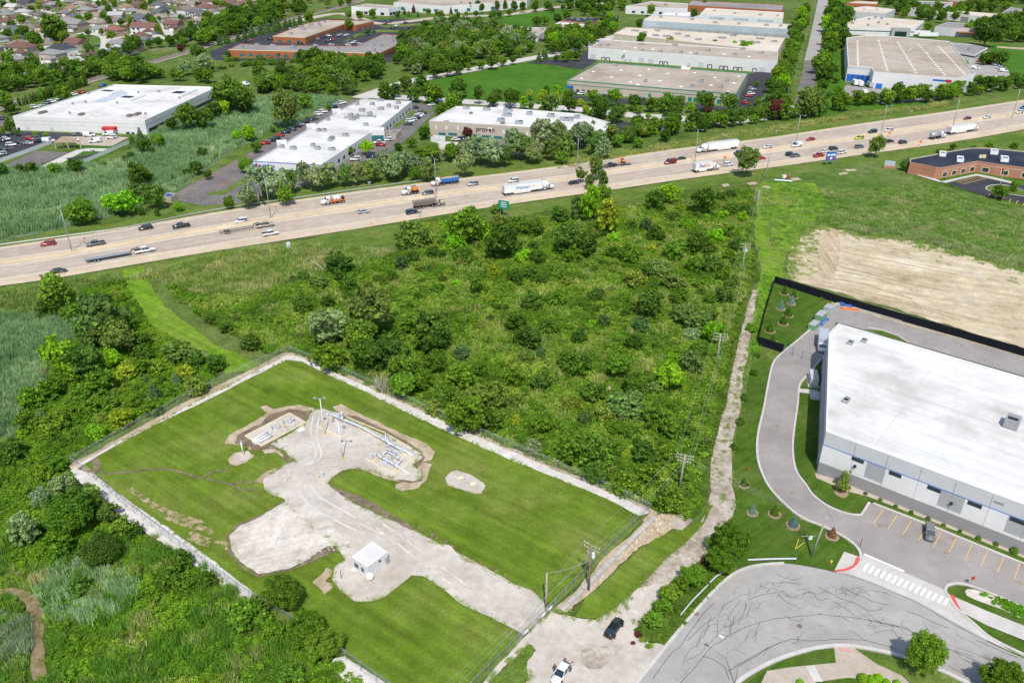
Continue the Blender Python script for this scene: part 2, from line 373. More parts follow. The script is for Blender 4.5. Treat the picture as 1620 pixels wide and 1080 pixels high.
sheet('driveway',Z(660,0,4)("700,398 760,385 900,378 960,390 1020,388 1050,330 1080,320 1090,375 1140,385 1100,410 1050,440 960,432 870,412 760,408"),'asphalt',3)
sheet('parking_lot',P_("1165,152 1185,118 1230,105 1225,130 1200,160 1190,172 1165,170"),'asphalt',3)
sheet('parking_lot',P_("905,152 1040,160 1170,172 1165,176 1035,168 900,158"),'asphalt',3)
sheet('main_road',Z(1215,0,4)("160,692 190,560 214,470 230,385 322,385 305,480 290,560 236,700"),'oldasphalt',3)
sheet('main_road',Z(1215,0,4)("230,385 270,220 290,130 310,30 330,-40 385,-40 378,30 365,110 345,200 322,385"),'road',3)
sheet('loading_yard',Z(1215,0,4)("480,556 500,540 700,566 1060,606 1110,625 840,656 480,624"),'drive',3)
sheet('parking_lot',Z(1215,0,4)("1250,395 1300,385 1400,400 1480,430 1530,470 1560,520 1440,560 1330,600 1300,480"),'road',3)
sheet('fedex_lawn',Z(1215,0,4)("320,560 480,540 480,625 840,655 880,640 1000,640 900,690 700,700 560,690 330,740 290,680"),'brightlawn',2)
sheet('far_lawn',Z(1215,0,4)("340,330 460,330 480,540 320,560 300,480"),'brightlawn',2)
sheet('far_lawn',Z(1215,0,4)("1390,290 1500,280 1700,330 1700,520 1560,500 1520,430 1500,400"),'brightlawn',2)
sheet('bare_patch',Z(1215,0,4)("1440,295 1620,305 1700,330 1620,318 1450,305"),'dirt',3)
sheet('parking_lot',Z(880,0,4)("280,95 400,110 380,130 290,130"),'asphalt',3)
sheet('marsh_meadow',Z(660,0,4)("120,160 420,110 800,80 900,70 960,80 850,150 640,170 430,180 240,210"),'brightlawn',2,5,2)
strip('side_road',P_("470,34 540,22 600,38 700,28 800,24 880,12 980,4"),12,'tanpath',3)
sheet('pond',P_("885,0 915,-6 925,4 905,8"),'glass',3)
# highway -----------------------------------------------------------------
FAR = [G(*p) for p in P_("-80,405 0,392 100,378 200,364 340,336 540,307 670,289 745,281 820,273 920,259 1000,247 1100,232 1215,220 1315,204 1415,189 1515,175 1620,159 1720,144 1850,124")]
NEAR = [G(*p) for p in P_("-80,470 0,456 100,439 200,422 340,398 470,378 620,354 720,336 800,324 900,311 1000,297 1100,281 1200,269 1305,254 1415,239 1520,224 1620,205 1720,188 1850,166")]
def resample(w,xs):
    X = [p.x for p in w]; Y = [p.y for p in w]
    return np.interp(xs,X,Y)
HX = np.linspace(-180,330,86); k = np.ones(9)/9
hw_f = np.convolve(np.pad(resample(FAR,HX),4,mode='reflect',reflect_type='odd'),k,'valid'); hw_n = np.convolve(np.pad(resample(NEAR,HX),4,mode='reflect',reflect_type='odd'),k,'valid')
# points across: walk along the local normal so that lanes keep their width
cy = (hw_f+hw_n)/2; sl_ = np.gradient(cy,HX); nx = -sl_/np.hypot(1,sl_); ny = 1/np.hypot(1,sl_); hwid = (hw_f-hw_n)*ny
def HW(i,v): return Vector((HX[i]+nx[i]*hwid[i]*(.5-v),cy[i]+ny[i]*hwid[i]*(.5-v),0))    # v: 0 far edge .. 1 near edge
def hwband(name,v0,v1,mat,z):
    mb = MB()
    for i in range(len(HX)-1):
        a,b,c,dd = HW(i,v1),HW(i+1,v1),HW(i+1,v0),HW(i,v0)
        mb.add([(p.x,p.y,z) for p in (a,b,c,dd)],[(0,1,2,3)])
    return tag(mb.obj(name,M[mat],fix=False),kind='structure')
hwband('highway_pavement',-.01,1.0,'shoulder',.22)
hwband('highway_lanes',.05,.345,'lane',.228); hwband('highway_lanes',.53,.83,'lane',.228)
mb = MB()
for v in (.05,.345,.53,.83):
    ribbon(mb,[HW(i,v) for i in range(len(HX))],.22,.236)
for v in (.148,.246,.63,.73):
    for i in range(0,len(HX)-1):
        a,b = HW(i,v),HW(i+1,v); ribbon(mb,[a,a.lerp(b,.4)],.11,.236)
tag(mb.obj('highway_markings',M['white_line'],fix=False),kind='structure')
def hwat(px,py):
    """nearest station on the highway: index, v, heading"""
    p = G(px,py); best = min(range(len(HX)-1),key=lambda i: abs((p.x-HX[i])+(p.y-cy[i])*sl_[i]))
    v = .5-((p.x-HX[best])*nx[best]+(p.y-cy[best])*ny[best])/hwid[best]
    return p,v,math.atan2(sl_[best],1)
# median barrier, far-edge barrier
def wallalong(name,label,cat,v,i0,i1,wid,h,mat):
    mb = MB(); vs = []; fs = []
    for q,i in enumerate(range(i0,i1)):
        p = HW(i,v)
        for s,z,t in ((1,.2,1),(1,.2+h*.35,.6),(1,.2+h,.35),(-1,.2+h,.35),(-1,.2+h*.35,.6),(-1,.2,1)):
            vs.append((p.x+nx[i]*s*wid/2*t,p.y+ny[i]*s*wid/2*t,z))
        if q:
            b = 6*q
            for k in range(5): fs.append((b-6+k,b-5+k,b+1+k,b+k))
    n = len(vs); fs += [tuple(range(6)),tuple(range(n-1,n-7,-1))]
    mb.add(vs,fs); o = mb.obj(name,M[mat]); return tag(o,label,cat)
wallalong('concrete_barrier','low beige concrete barrier along the middle of the highway','barrier',.43,0,len(HX),.7,.55,'shoulder')
# right-hand site --------------------------------------------------------------
ROAD_OUT = P_("905,1215 985,1110 1040,1040 1085,985 1130,935 1165,906 1200,895 1240,892 1290,899 1330,909 1380,925 1450,955 1500,985 1560,1015 1640,1052 1700,1080")
ROAD_IN = P_("1080,1215 1145,1115 1165,1082 1200,1058 1240,1040 1290,1026 1340,1022 1400,1032 1450,1046 1500,1066 1560,1096")
wo = smooth([G(*p) for p in ROAD_OUT],5,False); wi = smooth([G(*p) for p in ROAD_IN],5,False)
def wsheet(name,w,mat,L):
    z = layer(L); fs = []
    for a,b,c in tessellate_polygon([w]):
        k = (w[b]-w[a]).cross(w[c]-w[a]).z
        if abs(k) > 1e-9: fs.append((a,b,c) if k > 0 else (a,c,b))
    me = bpy.data.meshes.new(name); me.from_pydata([(p.x,p.y,z) for p in w],[],fs); me.materials.append(M[mat])
    o = bpy.data.objects.new(name,me); C.objects.link(o); o['kind'] = 'structure'
wsheet('street_pavement',wo+list(reversed(wi)),'road',4)
sheet('site_lawn',P_("1199,548 1222,572 1214,602 1206,647 1196,690 1196,722 1202,746 1236,797 1266,821 1303,836 1332,851 1350,864 1358,876 1356,890 1318,904 1290,899 1240,892 1200,894 1165,905 1150,870 1158,830 1160,790 1163,740 1165,690 1175,640 1185,600 1192,560"),'parklawn',2,1.2,.4)
sheet('site_lawn',P_("1224,448 1322,480 1275,527 1237,556 1198,536 1212,480"),'parklawn',3)
ENTRY = "1325,480 1276,527 1237.5,559 1223,575.6 1216.4,601.5 1208,647 1198.6,689 1198,721 1203.5,744 1216,770 1238.7,795.5 1268,819 1304,834 1333.5,849 1351,862 1360,874 1361.7,887.4"
INNER = "1306,562 1296,572 1279.7,592 1265,609.6 1261.8,640 1255,689 1254.4,721 1260,747 1276.4,770 1286,783.7 1309.8,801.5 1339.4,813 1360,815.4 1364.6,812 1375,795.6"
drive = P_(ENTRY)+P_("1354,899 1322,907")+P_("1380,925 1450,955 1500,985 1560,1015 1560,1005 1541,988 1511,961.5 1499.5,943.7 1495,935 1499.5,927 1511,924 1529,926 1570.5,941 1640,971 1720,1004 1720,934 1640,901 1472.8,832.6 1381,797")+list(reversed(P_(INNER)))+P_("1311,540 1322,511 1340,515 1640,602 1720,626 1720,590 1640,567.5")
sheet('site_drive',drive,'drive',3)
sheet('crossing_apron',P_("1365,878 1361,888 1352,901 1320,906 1340,908 1380,922 1450,952 1505,983 1560,1013 1600,1032 1570,1012 1541,988 1511,961.5 1499,944 1495,934 1430,906"),'paleconc',4)
kerb(P_(ENTRY)); kerb(P_(INNER)); kerb(P_("1381,797 1472.8,832.6 1640,901 1720,934"),sm=0)
kerb(P_("1640,1046 1570.5,1012 1541,988 1511,961.5 1500,944 1495,935 1499.5,927 1511,924 1529,926 1570.5,941 1640,971 1720,1004"))
kerb([p for p in ROAD_OUT[:8]],.5); kerb(ROAD_IN,.6); kerb(P_("1325,480 1640,567.5 1720,590"),.4,sm=0)
kerb(P_("1437,543 1420,532 1395,523 1372,519"),.4)
sheet('lawn_crescent',P_("1366,521 1395,524 1420,533 1436,543 1416,538"),'parklawn',4)
sheet('drive_lawn',P_("1302,568 1283,592 1267,612 1264,640 1257,689 1256.5,721 1262,746 1274,759 1288,782 1311,799.5 1340,811 1359,813.5 1363,810 1373,793 1340,774 1292,750 1298,690 1304,620"),'parklawn',4)
sheet('lawn_strip',P_("1372,791 1384,797 1472.8,831 1640,899 1720,931 1720,922 1640,890 1475,824 1374,785"),'parklawn',4)
sheet('gravel_bed',P_("1289,749 1291,757 1340,778 1374,787 1475,826 1640,892 1720,924 1720,908 1640,877 1475,812 1400,783"),'tanpath',5)
sheet('island_lawn',P_("1497,935 1501,929 1512,926 1529,928 1570,943 1640,973 1720,1006 1720,1030 1640,1000 1560,968 1502,942"),'parklawn',4)
sheet('sidewalk',P_("1500,941 1560,967 1640,999 1720,1028 1720,1052 1640,1022 1560,990 1522,970"),'paleconc',5)
sheet('island_lawn',P_("1516,964 1560,991 1640,1023 1720,1053 1720,1078 1640,1045 1571,1011 1542,986"),'parklawn',4)
sheet('planting_bed',Z(1480,860,4.907)("225,375 245,358 300,362 400,395 540,450 700,505 720,570 690,585 620,575 520,520 420,485 300,440 240,410"),'sand',6)
sheet('sidewalk_ramp',Z(1215,760,3.375)("405,383 495,415 500,450 480,485 420,495 350,490"),'paleconc',5)
sheet('tactile_ramp',Z(1215,760,3.375)("468,416 490,416 480,445 455,470 410,488 360,492 352,483 400,477 440,462 462,440"),'redramp',6,.8,0,2)
sheet('tactile_ramp',Z(1480,860,4.907)("110,402 140,408 158,455 200,528 165,522 135,480"),'redramp',6)
sheet('corner_lawn',P_("1165,1110 1190,1075 1240,1045 1290,1029 1319,1026 1322,1049 1250,1056 1213,1062 1190,1110"),'parklawn',4)
sheet('corner_pavement',P_("1319,1024 1350,1024 1385,1050 1425,1068 1470,1110 1190,1110 1213,1062 1250,1056 1322,1049"),'tanpath',4)
sheet('corner_lawn',P_("1352,1027 1400,1036 1450,1050 1500,1070 1560,1110 1470,1110 1428,1070 1385,1050"),'verge',5)
sheet('corner_lawn',P_("1290,1080 1340,1073 1400,1078 1430,1110 1280,1110"),'parklawn',5)
sheet('path_slab',Z(980,760,3.375)("990,995 1040,990 1085,1078 1035,1076"),'paleconc',5)
sheet('tactile_ramp',Z(980,760,3.375)("1172,899 1236,902 1240,914 1180,913"),'pink',5)
# compound --------------------------------------------------------------------
sheet('soil_margin',P_("108,738 300,632 390,588 455,556 470,557 520,578 640,632 760,688 1000,790 1040,812 1020,826 1000,806 760,700 640,648 520,592 470,570 455,568 390,600 300,646 118,748"),'dirt',3,1,.4)
COMP = P_("116,744 300,642 392,594 455,563 468,564 520,586 640,641 760,694 990,791 1028,812 930,910 870,966 815,1024 750,1090 600,1090 540,1045 390,948 260,850")
sheet('compound_lawn',COMP,'lawn',4)
def pathstrip(pts,mat,L=5,**k): return sheet('gravel_path',P_(pts),mat,L,.9,.22)
pathstrip("116,746 180,708 300,642 392,595 455,563 468,564 520,586 600,622 700,667 760,694 880,745 990,791 1030,812 1012,818 960,790 880,758 760,708 700,681 640,652 590,627 520,594 478,573 455,571 400,597 320,638 180,704 150,722 125,735",'gravelpath')
pathstrip("112,746 125,735 150,752 200,790 270,838 340,890 400,938 395,955 370,940 300,890 250,855 200,824 160,792 130,768",'gravelpath')
pathstrip("520,1045 545,1040 600,1075 640,1100 560,1100",'gravelpath')
# retaining kerb of blocks, soil bank at right corner
sheet('bare_patch',P_("1030,816 1060,812 1085,822 1070,832 1048,850 1010,868 985,890 950,925 920,950 895,972 870,970 905,940 960,880 1000,845"),'dirt',5,.8,.4)
sheet('grass_bank',P_("1040,850 1058,845 1085,835 1112,826 1120,800 1128,800 1112,830 1088,858 1052,885 1030,912 1005,935 975,962 945,980 910,978 925,950 960,918 1000,880"),'lawn',6,1,.35)
# old gravel track
L6,R6 = Z(950,460,3.176),Z(980,760,3.375)
TRK = L6("765,0 738,80 715,180 700,230 680,330 660,400 650,480 638,560 610,640 590,720 570,800 552,900 545,960") + R6("480,60 470,150 430,240 330,345 180,480 100,580 20,670") + list(reversed(L6("795,0 778,60 768,140 750,200 750,240 742,330 716,410 712,480 702,600 690,640 672,720 660,800 658,900 664,980") + R6("612,60 620,140 600,200 540,255 490,335 450,420 330,500 260,590 200,660 130,740 100,800")))
sheet('gravel_track',TRK,'oldpath',4,1.6,.35)
sheet('gravel_apron',P_("872,967 888,974 912,978 940,982 975,962 1008,930 1050,925 1030,965 1018,1000 1028,1020 1055,1018 1040,1042 985,1110 820,1110 835,1070 828,1045 848,1030 838,1020 815,1040 770,1082 755,1090 805,1035"),'gravel',5,.9,.35)
for s in ("830,1072 850,1030 845,1028 815,1048 780,1085 800,1100"): pass
sheet('grass_bank',P_("846,1030 832,1028 812,1045 780,1075 770,1095 815,1095 828,1065"),'verge',6,.6,.3)
sheet('gravel_patch',Z(680,760,3.375)("810,910 900,895 1000,880 1030,890 1010,925 960,960 920,1005 850,1005 800,975"),'oldpath',6,.6,.3)
sheet('shrub_bed',P_("1000,998 1016,985 1060,935 1110,885 1150,860 1166,905 1130,935 1085,985 1052,1022 1020,1015"),'scrub',6,.8,.3)
# yard: soil and tan margins, gravel, sand
z4 = Z(340,540,4); z3 = Z(340,760,3.375)
sheet('bare_patch',z4("60,655 90,600 200,540 300,480 335,455 290,420 330,408 370,435 470,415 540,405 630,430 610,490 350,655 300,675 220,690 210,660 140,660"),'dirt',5,.7,.35)
sheet('soil_patch',z4("130,650 140,600 300,520 345,470 480,430 610,450 610,490 360,650 320,680 240,700 220,670"),'brown',6,.7,.3)
sheet('soil_patch',z4("340,640 420,690 470,740 525,765 500,782 450,770 420,720 340,680 220,690"),'brown',6,.6,.25)
sheet('bare_patch',z4("300,690 380,685 430,720 435,740 390,710 320,715"),'dirt',6,.5,.3)
sheet('bare_patch',z4("250,890 330,830 400,800 380,830 320,870 300,905"),'dirt',6,.5,.3)
sheet('bare_patch',z4("740,425 800,402 900,455 1050,525 1200,595 1330,645 1388,700 1372,755 1320,770 1372,780 1350,830 1340,880 1285,930 1190,955 1138,940 1145,905 1290,870 1290,790 1310,740 1290,700 1050,590 850,500"),'dirt',5,.7,.35)
sheet('soil_patch',z4("830,470 900,480 1050,550 1200,630 1290,690 1330,740 1300,790 1260,800 1300,850 1310,890 1240,905 1110,880 940,820 800,815 700,900 760,925 900,990 1000,1050 1060,1060 1010,1030 1150,1120 1000,1080 700,950 690,890 900,790 1280,780 1300,720 1050,600"),'brown',6,.6,.3)
sheet('bare_patch',z4("920,815 1000,820 1150,880 1180,895 1100,885 1010,850"),'dirt',7,.4,.2)
sheet('soil_patch',z3("700,60 860,130 940,190 1040,240 1100,290 1080,300 900,210 770,150 690,100"),'brown',6,.5,.35)
sheet('bare_patch',z3("1060,270 1200,340 1340,410 1480,490 1580,560 1560,580 1340,440 1200,360"),'dirt',6,.5,.3)
YARD = P_("427.5,704 450,715 460,725 470,731 450,735 440,745 420,757.5 417.5,765 420,777.5 432.5,785 450,790 453,800 470,815 500,840 530,862 547.4,887 529.6,899 525,920 541.5,938 562,952.6 586,954 612.6,943.7 636,926 651,912.6 669,912.6 695.6,929 725,952.6 745,964 777.8,979 804,991 828,1006 812,1024 872,966 846,938 807,923 784,908 736,887 709.6,863.7 695.6,863.7 660,843 606.7,819 562,798.5 541.5,786.7 517.8,766 525,757.5 542.5,745 565,742.5 590,747.5 627.5,760 652.5,762.5 665,757.5 666,747.5 652.5,737.5 667.5,727.5 665,717.5 647.5,707.5 602.5,687.5 552.5,667.5 535,655 515,648.8 495,648.8 490,660 482.5,672.5 455,690")
sheet('gravel_yard',YARD,'gravel',7,.7,.28)
sheet('soil_edge',z3("360,115 300,160 230,195 110,245 60,310 70,390 140,470 230,525 250,515 300,500 400,490 480,455 560,420 650,385 760,355 740,340 600,360 470,440 400,480 240,500 150,455 90,380 80,300 130,255 240,205 370,130"),'brown',6,.5,.3)
sheet('sand_patch',z3("380,118 240,202 125,255 80,305 95,382 155,455 240,505 400,478 470,440 600,362 740,345 700,330 650,270 600,200 560,160 500,130 440,112"),'sand',8,.6,.35)
sheet('bare_patch',z3("525,545 560,510 600,470 625,480 620,520 590,540 630,560 620,585 580,615 565,590"),'dirt',5,.5,.3)
sheet('gravel_pad',Z(370,640,9.82)("180,510 870,155 1120,300 430,670"),'gravel',8)
sheet('gravel_island',z4("118,745 125,720 170,705 215,708 228,730 210,755 160,768 130,765"),'gravel',7,.6,.1,2)
sheet('bare_patch',z4("85,750 125,712 210,700 250,735 200,770 140,795 100,780"),'dirt',6,.5,.3)
sheet('gravel_island',z4("1465,870 1490,840 1530,828 1600,845 1700,905 1710,930 1690,955 1640,965 1560,940 1480,905"),'gravel',7,.6,.1,2)
sheet('bare_patch',z4("1455,870 1490,832 1530,822 1610,845 1700,900 1690,970 1640,970 1470,915"),'dirt',6,.5,.15)
# erosion lines on the lawn
z9 = Z(0,690,2.77)
for pts,wd,m in (("430,160 490,167 560,160 640,152 720,145 800,160 880,190 900,175 950,155 990,160 1010,128",.5,'brown'),("900,190 1010,212 1050,235 1122,240",.4,'brown'),("1010,212 1060,205 1122,205",.5,'brown'),
                   ("415,105 428,130 425,155",1.4,'brown'),("570,235 640,280 700,320 780,355 870,395 930,430",1.2,'drypatch'),("750,345 800,370 880,400",2.6,'drypatch'),("830,430 880,465 930,470",2.2,'drypatch'),("350,140 390,150 420,160",1.2,'drypatch'),("940,465 990,475 1003,500",.8,'drypatch')):
    w_ = rag([G(*p) for p in z9(pts)],.8,.35,len(pts),False); mb = MB(); ribbon(mb,w_,wd,layer(5)); tag(mb.obj('worn_ground',M[m],fix=False),kind='structure')
# dirt field
sheet('dirt_field',P_("1243,442 1250,400 1262,378 1290,362 1335,364 1362,376 1420,376 1480,390 1560,413 1640,436 1720,462 1720,580 1640,558 1500,515 1400,485 1330,465"),'field',3,1.5,1.2)
sheet('wheel_track',P_("1298,358 1325,364 1330,400 1318,442 1293,436 1294,390"),'track',4,1,.3)
for s in ("1205,297 1212,294 1222,297 1214,300","1250,283 1262,281 1268,285 1255,287","1141,293 1152,291 1155,295 1145,297","1181,290 1195,288 1200,292 1185,294","1325,275 1338,273 1342,276 1330,278","1336,269 1352,268 1356,271 1340,272","940,605 960,597 978,612 968,626 948,622"):
    sheet('bare_patch',P_(s),'dirt',4,.8,.4)
# clinic lot
zc = Z(1430,200,8.305)
sheet('clinic_lawn',zc("380,700 520,650 950,600 1400,690 1700,760 1700,1040 1400,990 1000,900 620,800 480,730"),'brightlawn',3)
sheet('parking_lot',zc("560,758 700,720 950,662 1090,692 1400,755 1700,800 1700,1040 1420,990 1080,925 840,855 700,805"),'asphalt',4)
sheet('sidewalk',zc("480,735 560,715 950,632 1130,665 1420,735 1400,755 1120,692 950,656 700,712 545,752"),'paleconc',5)
sheet('sidewalk',zc("165,650 215,640 420,700 500,735 480,745"),'paleconc',5)
sheet('lot_grass',zc("1080,825 1130,790 1300,780 1500,830 1700,920 1700,935 1480,905 1300,885 1150,855"),'verge',5); kerb(zc("1700,945 1480,912 1300,890 1140,860 1075,825 1125,785 1300,775 1500,825 1700,910"),.4)
# painted markings --------------------------------------------------------------
def stripes(name,segs,wid,mat,z):
    mb = MB()
    for a,b in segs: ribbon(mb,[G(*a),G(*b)],wid,z)
    return tag(mb.obj(name,M[mat],fix=False),kind='structure')
q = Z(1215,760,3.375)
stripes('parking_stripes',[q(s) for s in ("612,160 565,230","688,190 640,260","764,220 720,290","828,280 803,322","922,282 882,355","1003,313 962,390","1087,345 1050,427","1172,378 1135,458","1257,412 1223,493","1342,447 1313,530","1428,482 1400,565","1512,518 1486,600")],.13,'yellow_line',.205)
stripes('crosswalk_stripes',[q("%g,%g %g,%g" % (532+i*30.6,450+i*13.1,507+i*30.6,486+i*13.1)) for i in range(15)],.5,'white_line',.262)
stripes('stop_line',[q("510,397 726,489")],.5,'white_line',.262)
e1 = [(Z(0,200,4)("%g,%g %g,%g" % (1600-i*21,162+i*11.6,1650-i*21,164+i*11.6))) for i in range(24)]
e2 = [(Z(0,200,4)("%g,%g %g,%g" % (1500-i*19,335+i*12.5,1440-i*19,333+i*12.5))) for i in range(7)]
stripes('parking_stripes',e1+e2,.15,'yellow_line',.16)
stripes('parking_stripes',[zc("%g,%g %g,%g" % (1130-i*0+i*92,895+i*22,1100+i*92,935+i*22)) for i in range(6)],.25,'yellow_line',.255)
stripes('parking_stripes',[zc("%g,%g %g,%g" % (700+i*42,730-i*9,770+i*42,760-i*9)) for i in range(8)]+[zc("690,740 950,668"),zc("770,770 1080,690")],.2,'yellow_line',.255)
stripes('parking_stripes',[Z(900,160,4)("%g,%g %g,%g" % (400+i*28,165+i*1.5,385+i*28,185+i*1.5)) for i in range(9)],.2,'white_line',.21)
stripes('parking_stripes',[Z(0,120,6.75)("%g,%g %g,%g" % (20+i*62,800-i*22,90+i*62,785-i*22)) for i in range(6)],.2,'white_line',.16)
z9 = Z(0,690,2.77)
WPATH = rag(smooth([G(*p) for p in z9("-60,672 0,683 60,688 125,712 150,765 168,830 162,900 168,980 178,1080")],4,False),1,.35,5,False)
mb = MB(); ribbon(mb,WPATH,2.0,layer(4)); tag(mb.obj('worn_path',M['wornpath'],fix=False),kind='structure')
# sealed cracks of the street
mb = MB(); r = random.Random(3); zz = .255
zr = Z(980,760,3.375); zs = q
CR = [zr("180,1060 260,940 330,880 400,780 450,710 500,660"),zr("310,1100 410,990 490,895 600,820 700,775 810,745 940,730 1080,720 1220,732 1367,755 1490,785"),
      zr("580,1020 680,970 760,920 830,880 920,850 1010,860 1100,853 1190,850 1300,855 1380,875 1480,900"),zs("540,755 640,772 740,800 850,850 960,900 1080,955 1200,1010 1300,1060"),zr("610,1000 700,950 790,895 860,868"),
      zs("960,990 1010,1020 1080,1060 1130,1090"),zr("440,940 500,960 560,1000 580,1060"),zr("820,550 900,548 975,556"),zr("690,640 770,610 840,600"),zr("860,590 920,630 1000,600 1050,605"),zr("1060,570 1120,600 1200,640 1260,660 1330,700 1400,690"),
      zs("390,575 470,610 560,650 640,670"),zs("740,700 800,720 900,770 960,790"),zs("1110,855 1200,895 1330,950"),zs("1045,960 1100,990 1180,1025"),zr("540,690 570,660 600,645"),zr("360,860 420,800 510,735")]
for ln in CR:
    w_ = rag([G(*p) for p in ln],.7,.16,len(mb.v),False); ribbon(mb,w_,.07,zz)
c1 = wo; n_ = len(wo)
def roadpt(t,u): x,y = t*(len(wo)-1.001),t*(len(wi)-1.001); i,j = int(x),int(y); return wo[i].lerp(wo[i+1],x-i).lerp(wi[j].lerp(wi[j+1],y-j),u)
for k in range(105):
    t,u = r.uniform(.1,.97),r.choice([r.uniform(.2,.5),r.uniform(.08,.92)]); ln = [roadpt(t,u)]; along = r.random() < .6; du = 0
    for s in range(r.randint(4,16) if along else r.randint(3,8)):
        du = du*.6+r.gauss(0,.012)
        if along: t += .0042; u += du
        else: u += .02; t += du*.5
        if not (.05 < u < .95 and t < .99): break
        ln.append(roadpt(t,u))
    if len(ln) > 2: ribbon(mb,ln,r.uniform(.028,.05),zz)
tag(mb.obj('crack_sealant',M['tar'],fix=False),kind='structure')
mb = MB()
for p in [q("130,65"),q("596,244"),q("643,172"),q("953,387"),q("990,310"),q("1347,548"),q("1362,458"),Z(1150,420,3.085)("338,477"),Z(1150,420,3.085)("244,786"),Z(1150,420,3.085)("625,242"),Z(1150,420,3.085)("1147,391")]:
    c_ = G(*p[0]); mb.prism([(c_.x+.38*math.cos(i*PI/6),c_.y+.38*math.sin(i*PI/6)) for i in range(12)],.15,.26)
tag(mb.obj('drain_cover',M['mulch'],fix=False),kind='structure')
mb = MB()
for p in (zr("960,780"),zr("411,716")):
    c_ = G(*p[0]); mb.prism([(c_.x+.4*math.cos(i*PI/6),c_.y+.4*math.sin(i*PI/6)) for i in range(12)],.2,.275)
tag(mb.obj('manhole_cover',M['brown'],fix=False),kind='structure')

for pts,wd in (("440,900 470,850 540,805 640,780 760,775",.35),("425,880 480,820 560,790 660,765 790,762",.3),("560,800 640,740 620,640 610,560 625,480",.4),("590,790 670,740 655,640 650,560 660,490",.4),("480,930 560,850 660,800 780,790",.3),("640,700 700,660 760,640 850,600",.25),("600,900 660,990 780,1060 900,1130",.5),("520,960 620,1060 760,1140 900,1210",.5)):
    w_ = rag(smooth([G(*p) for p in z4(pts)],6,False),.8,.12,len(pts),False); mb = MB(); ribbon(mb,w_,wd,layer(8)+.02); tag(mb.obj('wheel_track',M['gravelpath'],fix=False),kind='structure')
for pts,wd in (("900,240 1000,310 1120,400 1250,500 1367,580",.5),("860,260 960,335 1080,425 1210,525 1330,610",.5),("760,230 840,270 900,300 960,350",.4)):
    w_ = rag(smooth([G(*p) for p in z3(pts)],6,False),.8,.15,len(pts)+3,False); mb = MB(); ribbon(mb,w_,wd,layer(8)+.02); tag(mb.obj('wheel_track',M['sand'],fix=False),kind='structure')
rt = random.Random(6)
for k in range(16):
    v0 = (k+.5)/16; y0,y1 = 372+v0*105,440+v0*135; x0 = 1300-v0*45+rt.uniform(0,60); x1 = x0+rt.uniform(120,330); f0 = lambda x: y0+(x-1290)/(1640-1290)*(y1-y0)
    w_ = rag(smooth([G(x,f0(x)+rt.uniform(-3,3)) for x in (x0,x0*.6+x1*.4,x0*.3+x1*.7,x1) if x < 1660],5,False),1.2,.3,k,False); mb = MB(); ribbon(mb,w_,rt.uniform(.4,1.6),layer(4)); tag(mb.obj('wheel_track',M[rt.choice(['track','field2','field'])],fix=False),kind='structure')
# ------------------------------------------------------------------ buildings
M['seam'] = pmat('roof_seam_grey',(.50,.49,.48),.8,.2)
M['roofwhite'] = gmat('white_membrane_roof',[(.52,.49,.45),(.66,.645,.62),(.71,.70,.685)],.06,.25,2.5,.8,.05,.07,(math.radians(129),1.8,.08),.05,.02)
M['rooftan'] = gmat('gravel_roof',[(.33,.27,.21),(.42,.355,.285),(.47,.41,.34)],.03,.2,2.0,.95,.12,.12,None,.1,.03)
M['roofcream'] = gmat('cream_roof',[(.56,.48,.38),(.66,.58,.48)],.03,.2,2.0,.95,.08,.08,None,.1,.03)
M['roofgrey'] = gmat('grey_roof',[(.24,.22,.21),(.33,.31,.29)],.04,.2,2.0,.95,.1,.1)
M['roofdark'] = gmat('dark_roof',[(.022,.028,.045),(.035,.042,.06),(.05,.055,.07)],.08,.4,2.0,.8,.1,.15)
M['wwhite'] = gmat('white_wall',[(.66,.65,.64),(.73,.72,.71)],.1,.5,3,.7,.04,.04,None,.02,.01)
M['wcream'] = gmat('cream_wall',[(.58,.49,.37),(.65,.56,.43)],.1,.5,3,.8,.04,.04,None,.02,.01)
M['wtan'] = gmat('tan_wall',[(.46,.39,.32),(.52,.45,.37)],.1,.5,3,.8,.04,.04,None,.02,.01)
M['wbluegrey'] = gmat('blue_grey_wall',[(.40,.46,.51),(.47,.52,.57)],.1,.5,3,.8,.04,.04,None,.02,.01)
M['wlight'] = gmat('light_panel',[(.52,.52,.53),(.56,.56,.57)],.1,.5,3,.7,.04,.03,None,.02,.01)
M['wgrey'] = gmat('grey_panel',[(.36,.36,.37),(.40,.40,.41)],.1,.5,3,.7,.04,.03,None,.02,.01)
M['wdark'] = gmat('dark_panel',[(.27,.265,.265),(.31,.30,.30)],.1,.5,3,.7,.04,.03,None,.02,.01)
def brickmat(name,c1,c2):
    t = NT(name); P = t.pos(); z = t.new('SeparateXYZ'); t.l(P,z.inputs[0])
    m = t.new('Math',operation='WRAP'); t.l(z.outputs[2],m.inputs[0]); m.inputs[1].default_value = 0; m.inputs[2].default_value = 1.6
    c = t.ramp(m.outputs[0],[(0,c1),(.55,c1),(.56,c2),(.8,c2),(.81,c1)])
    return t.fin(t.mul(c,t.ramp(t.noise(P,4,4),[(.3,(.85,)*3),(.7,(1.15,)*3)])),.9,.2)
M['brick'] = brickmat('brick_orange',(.36,.12,.05),(.42,.17,.09)); M['brick2'] = brickmat('brick_salmon',(.42,.19,.12),(.47,.25,.17))
class Bld: pass
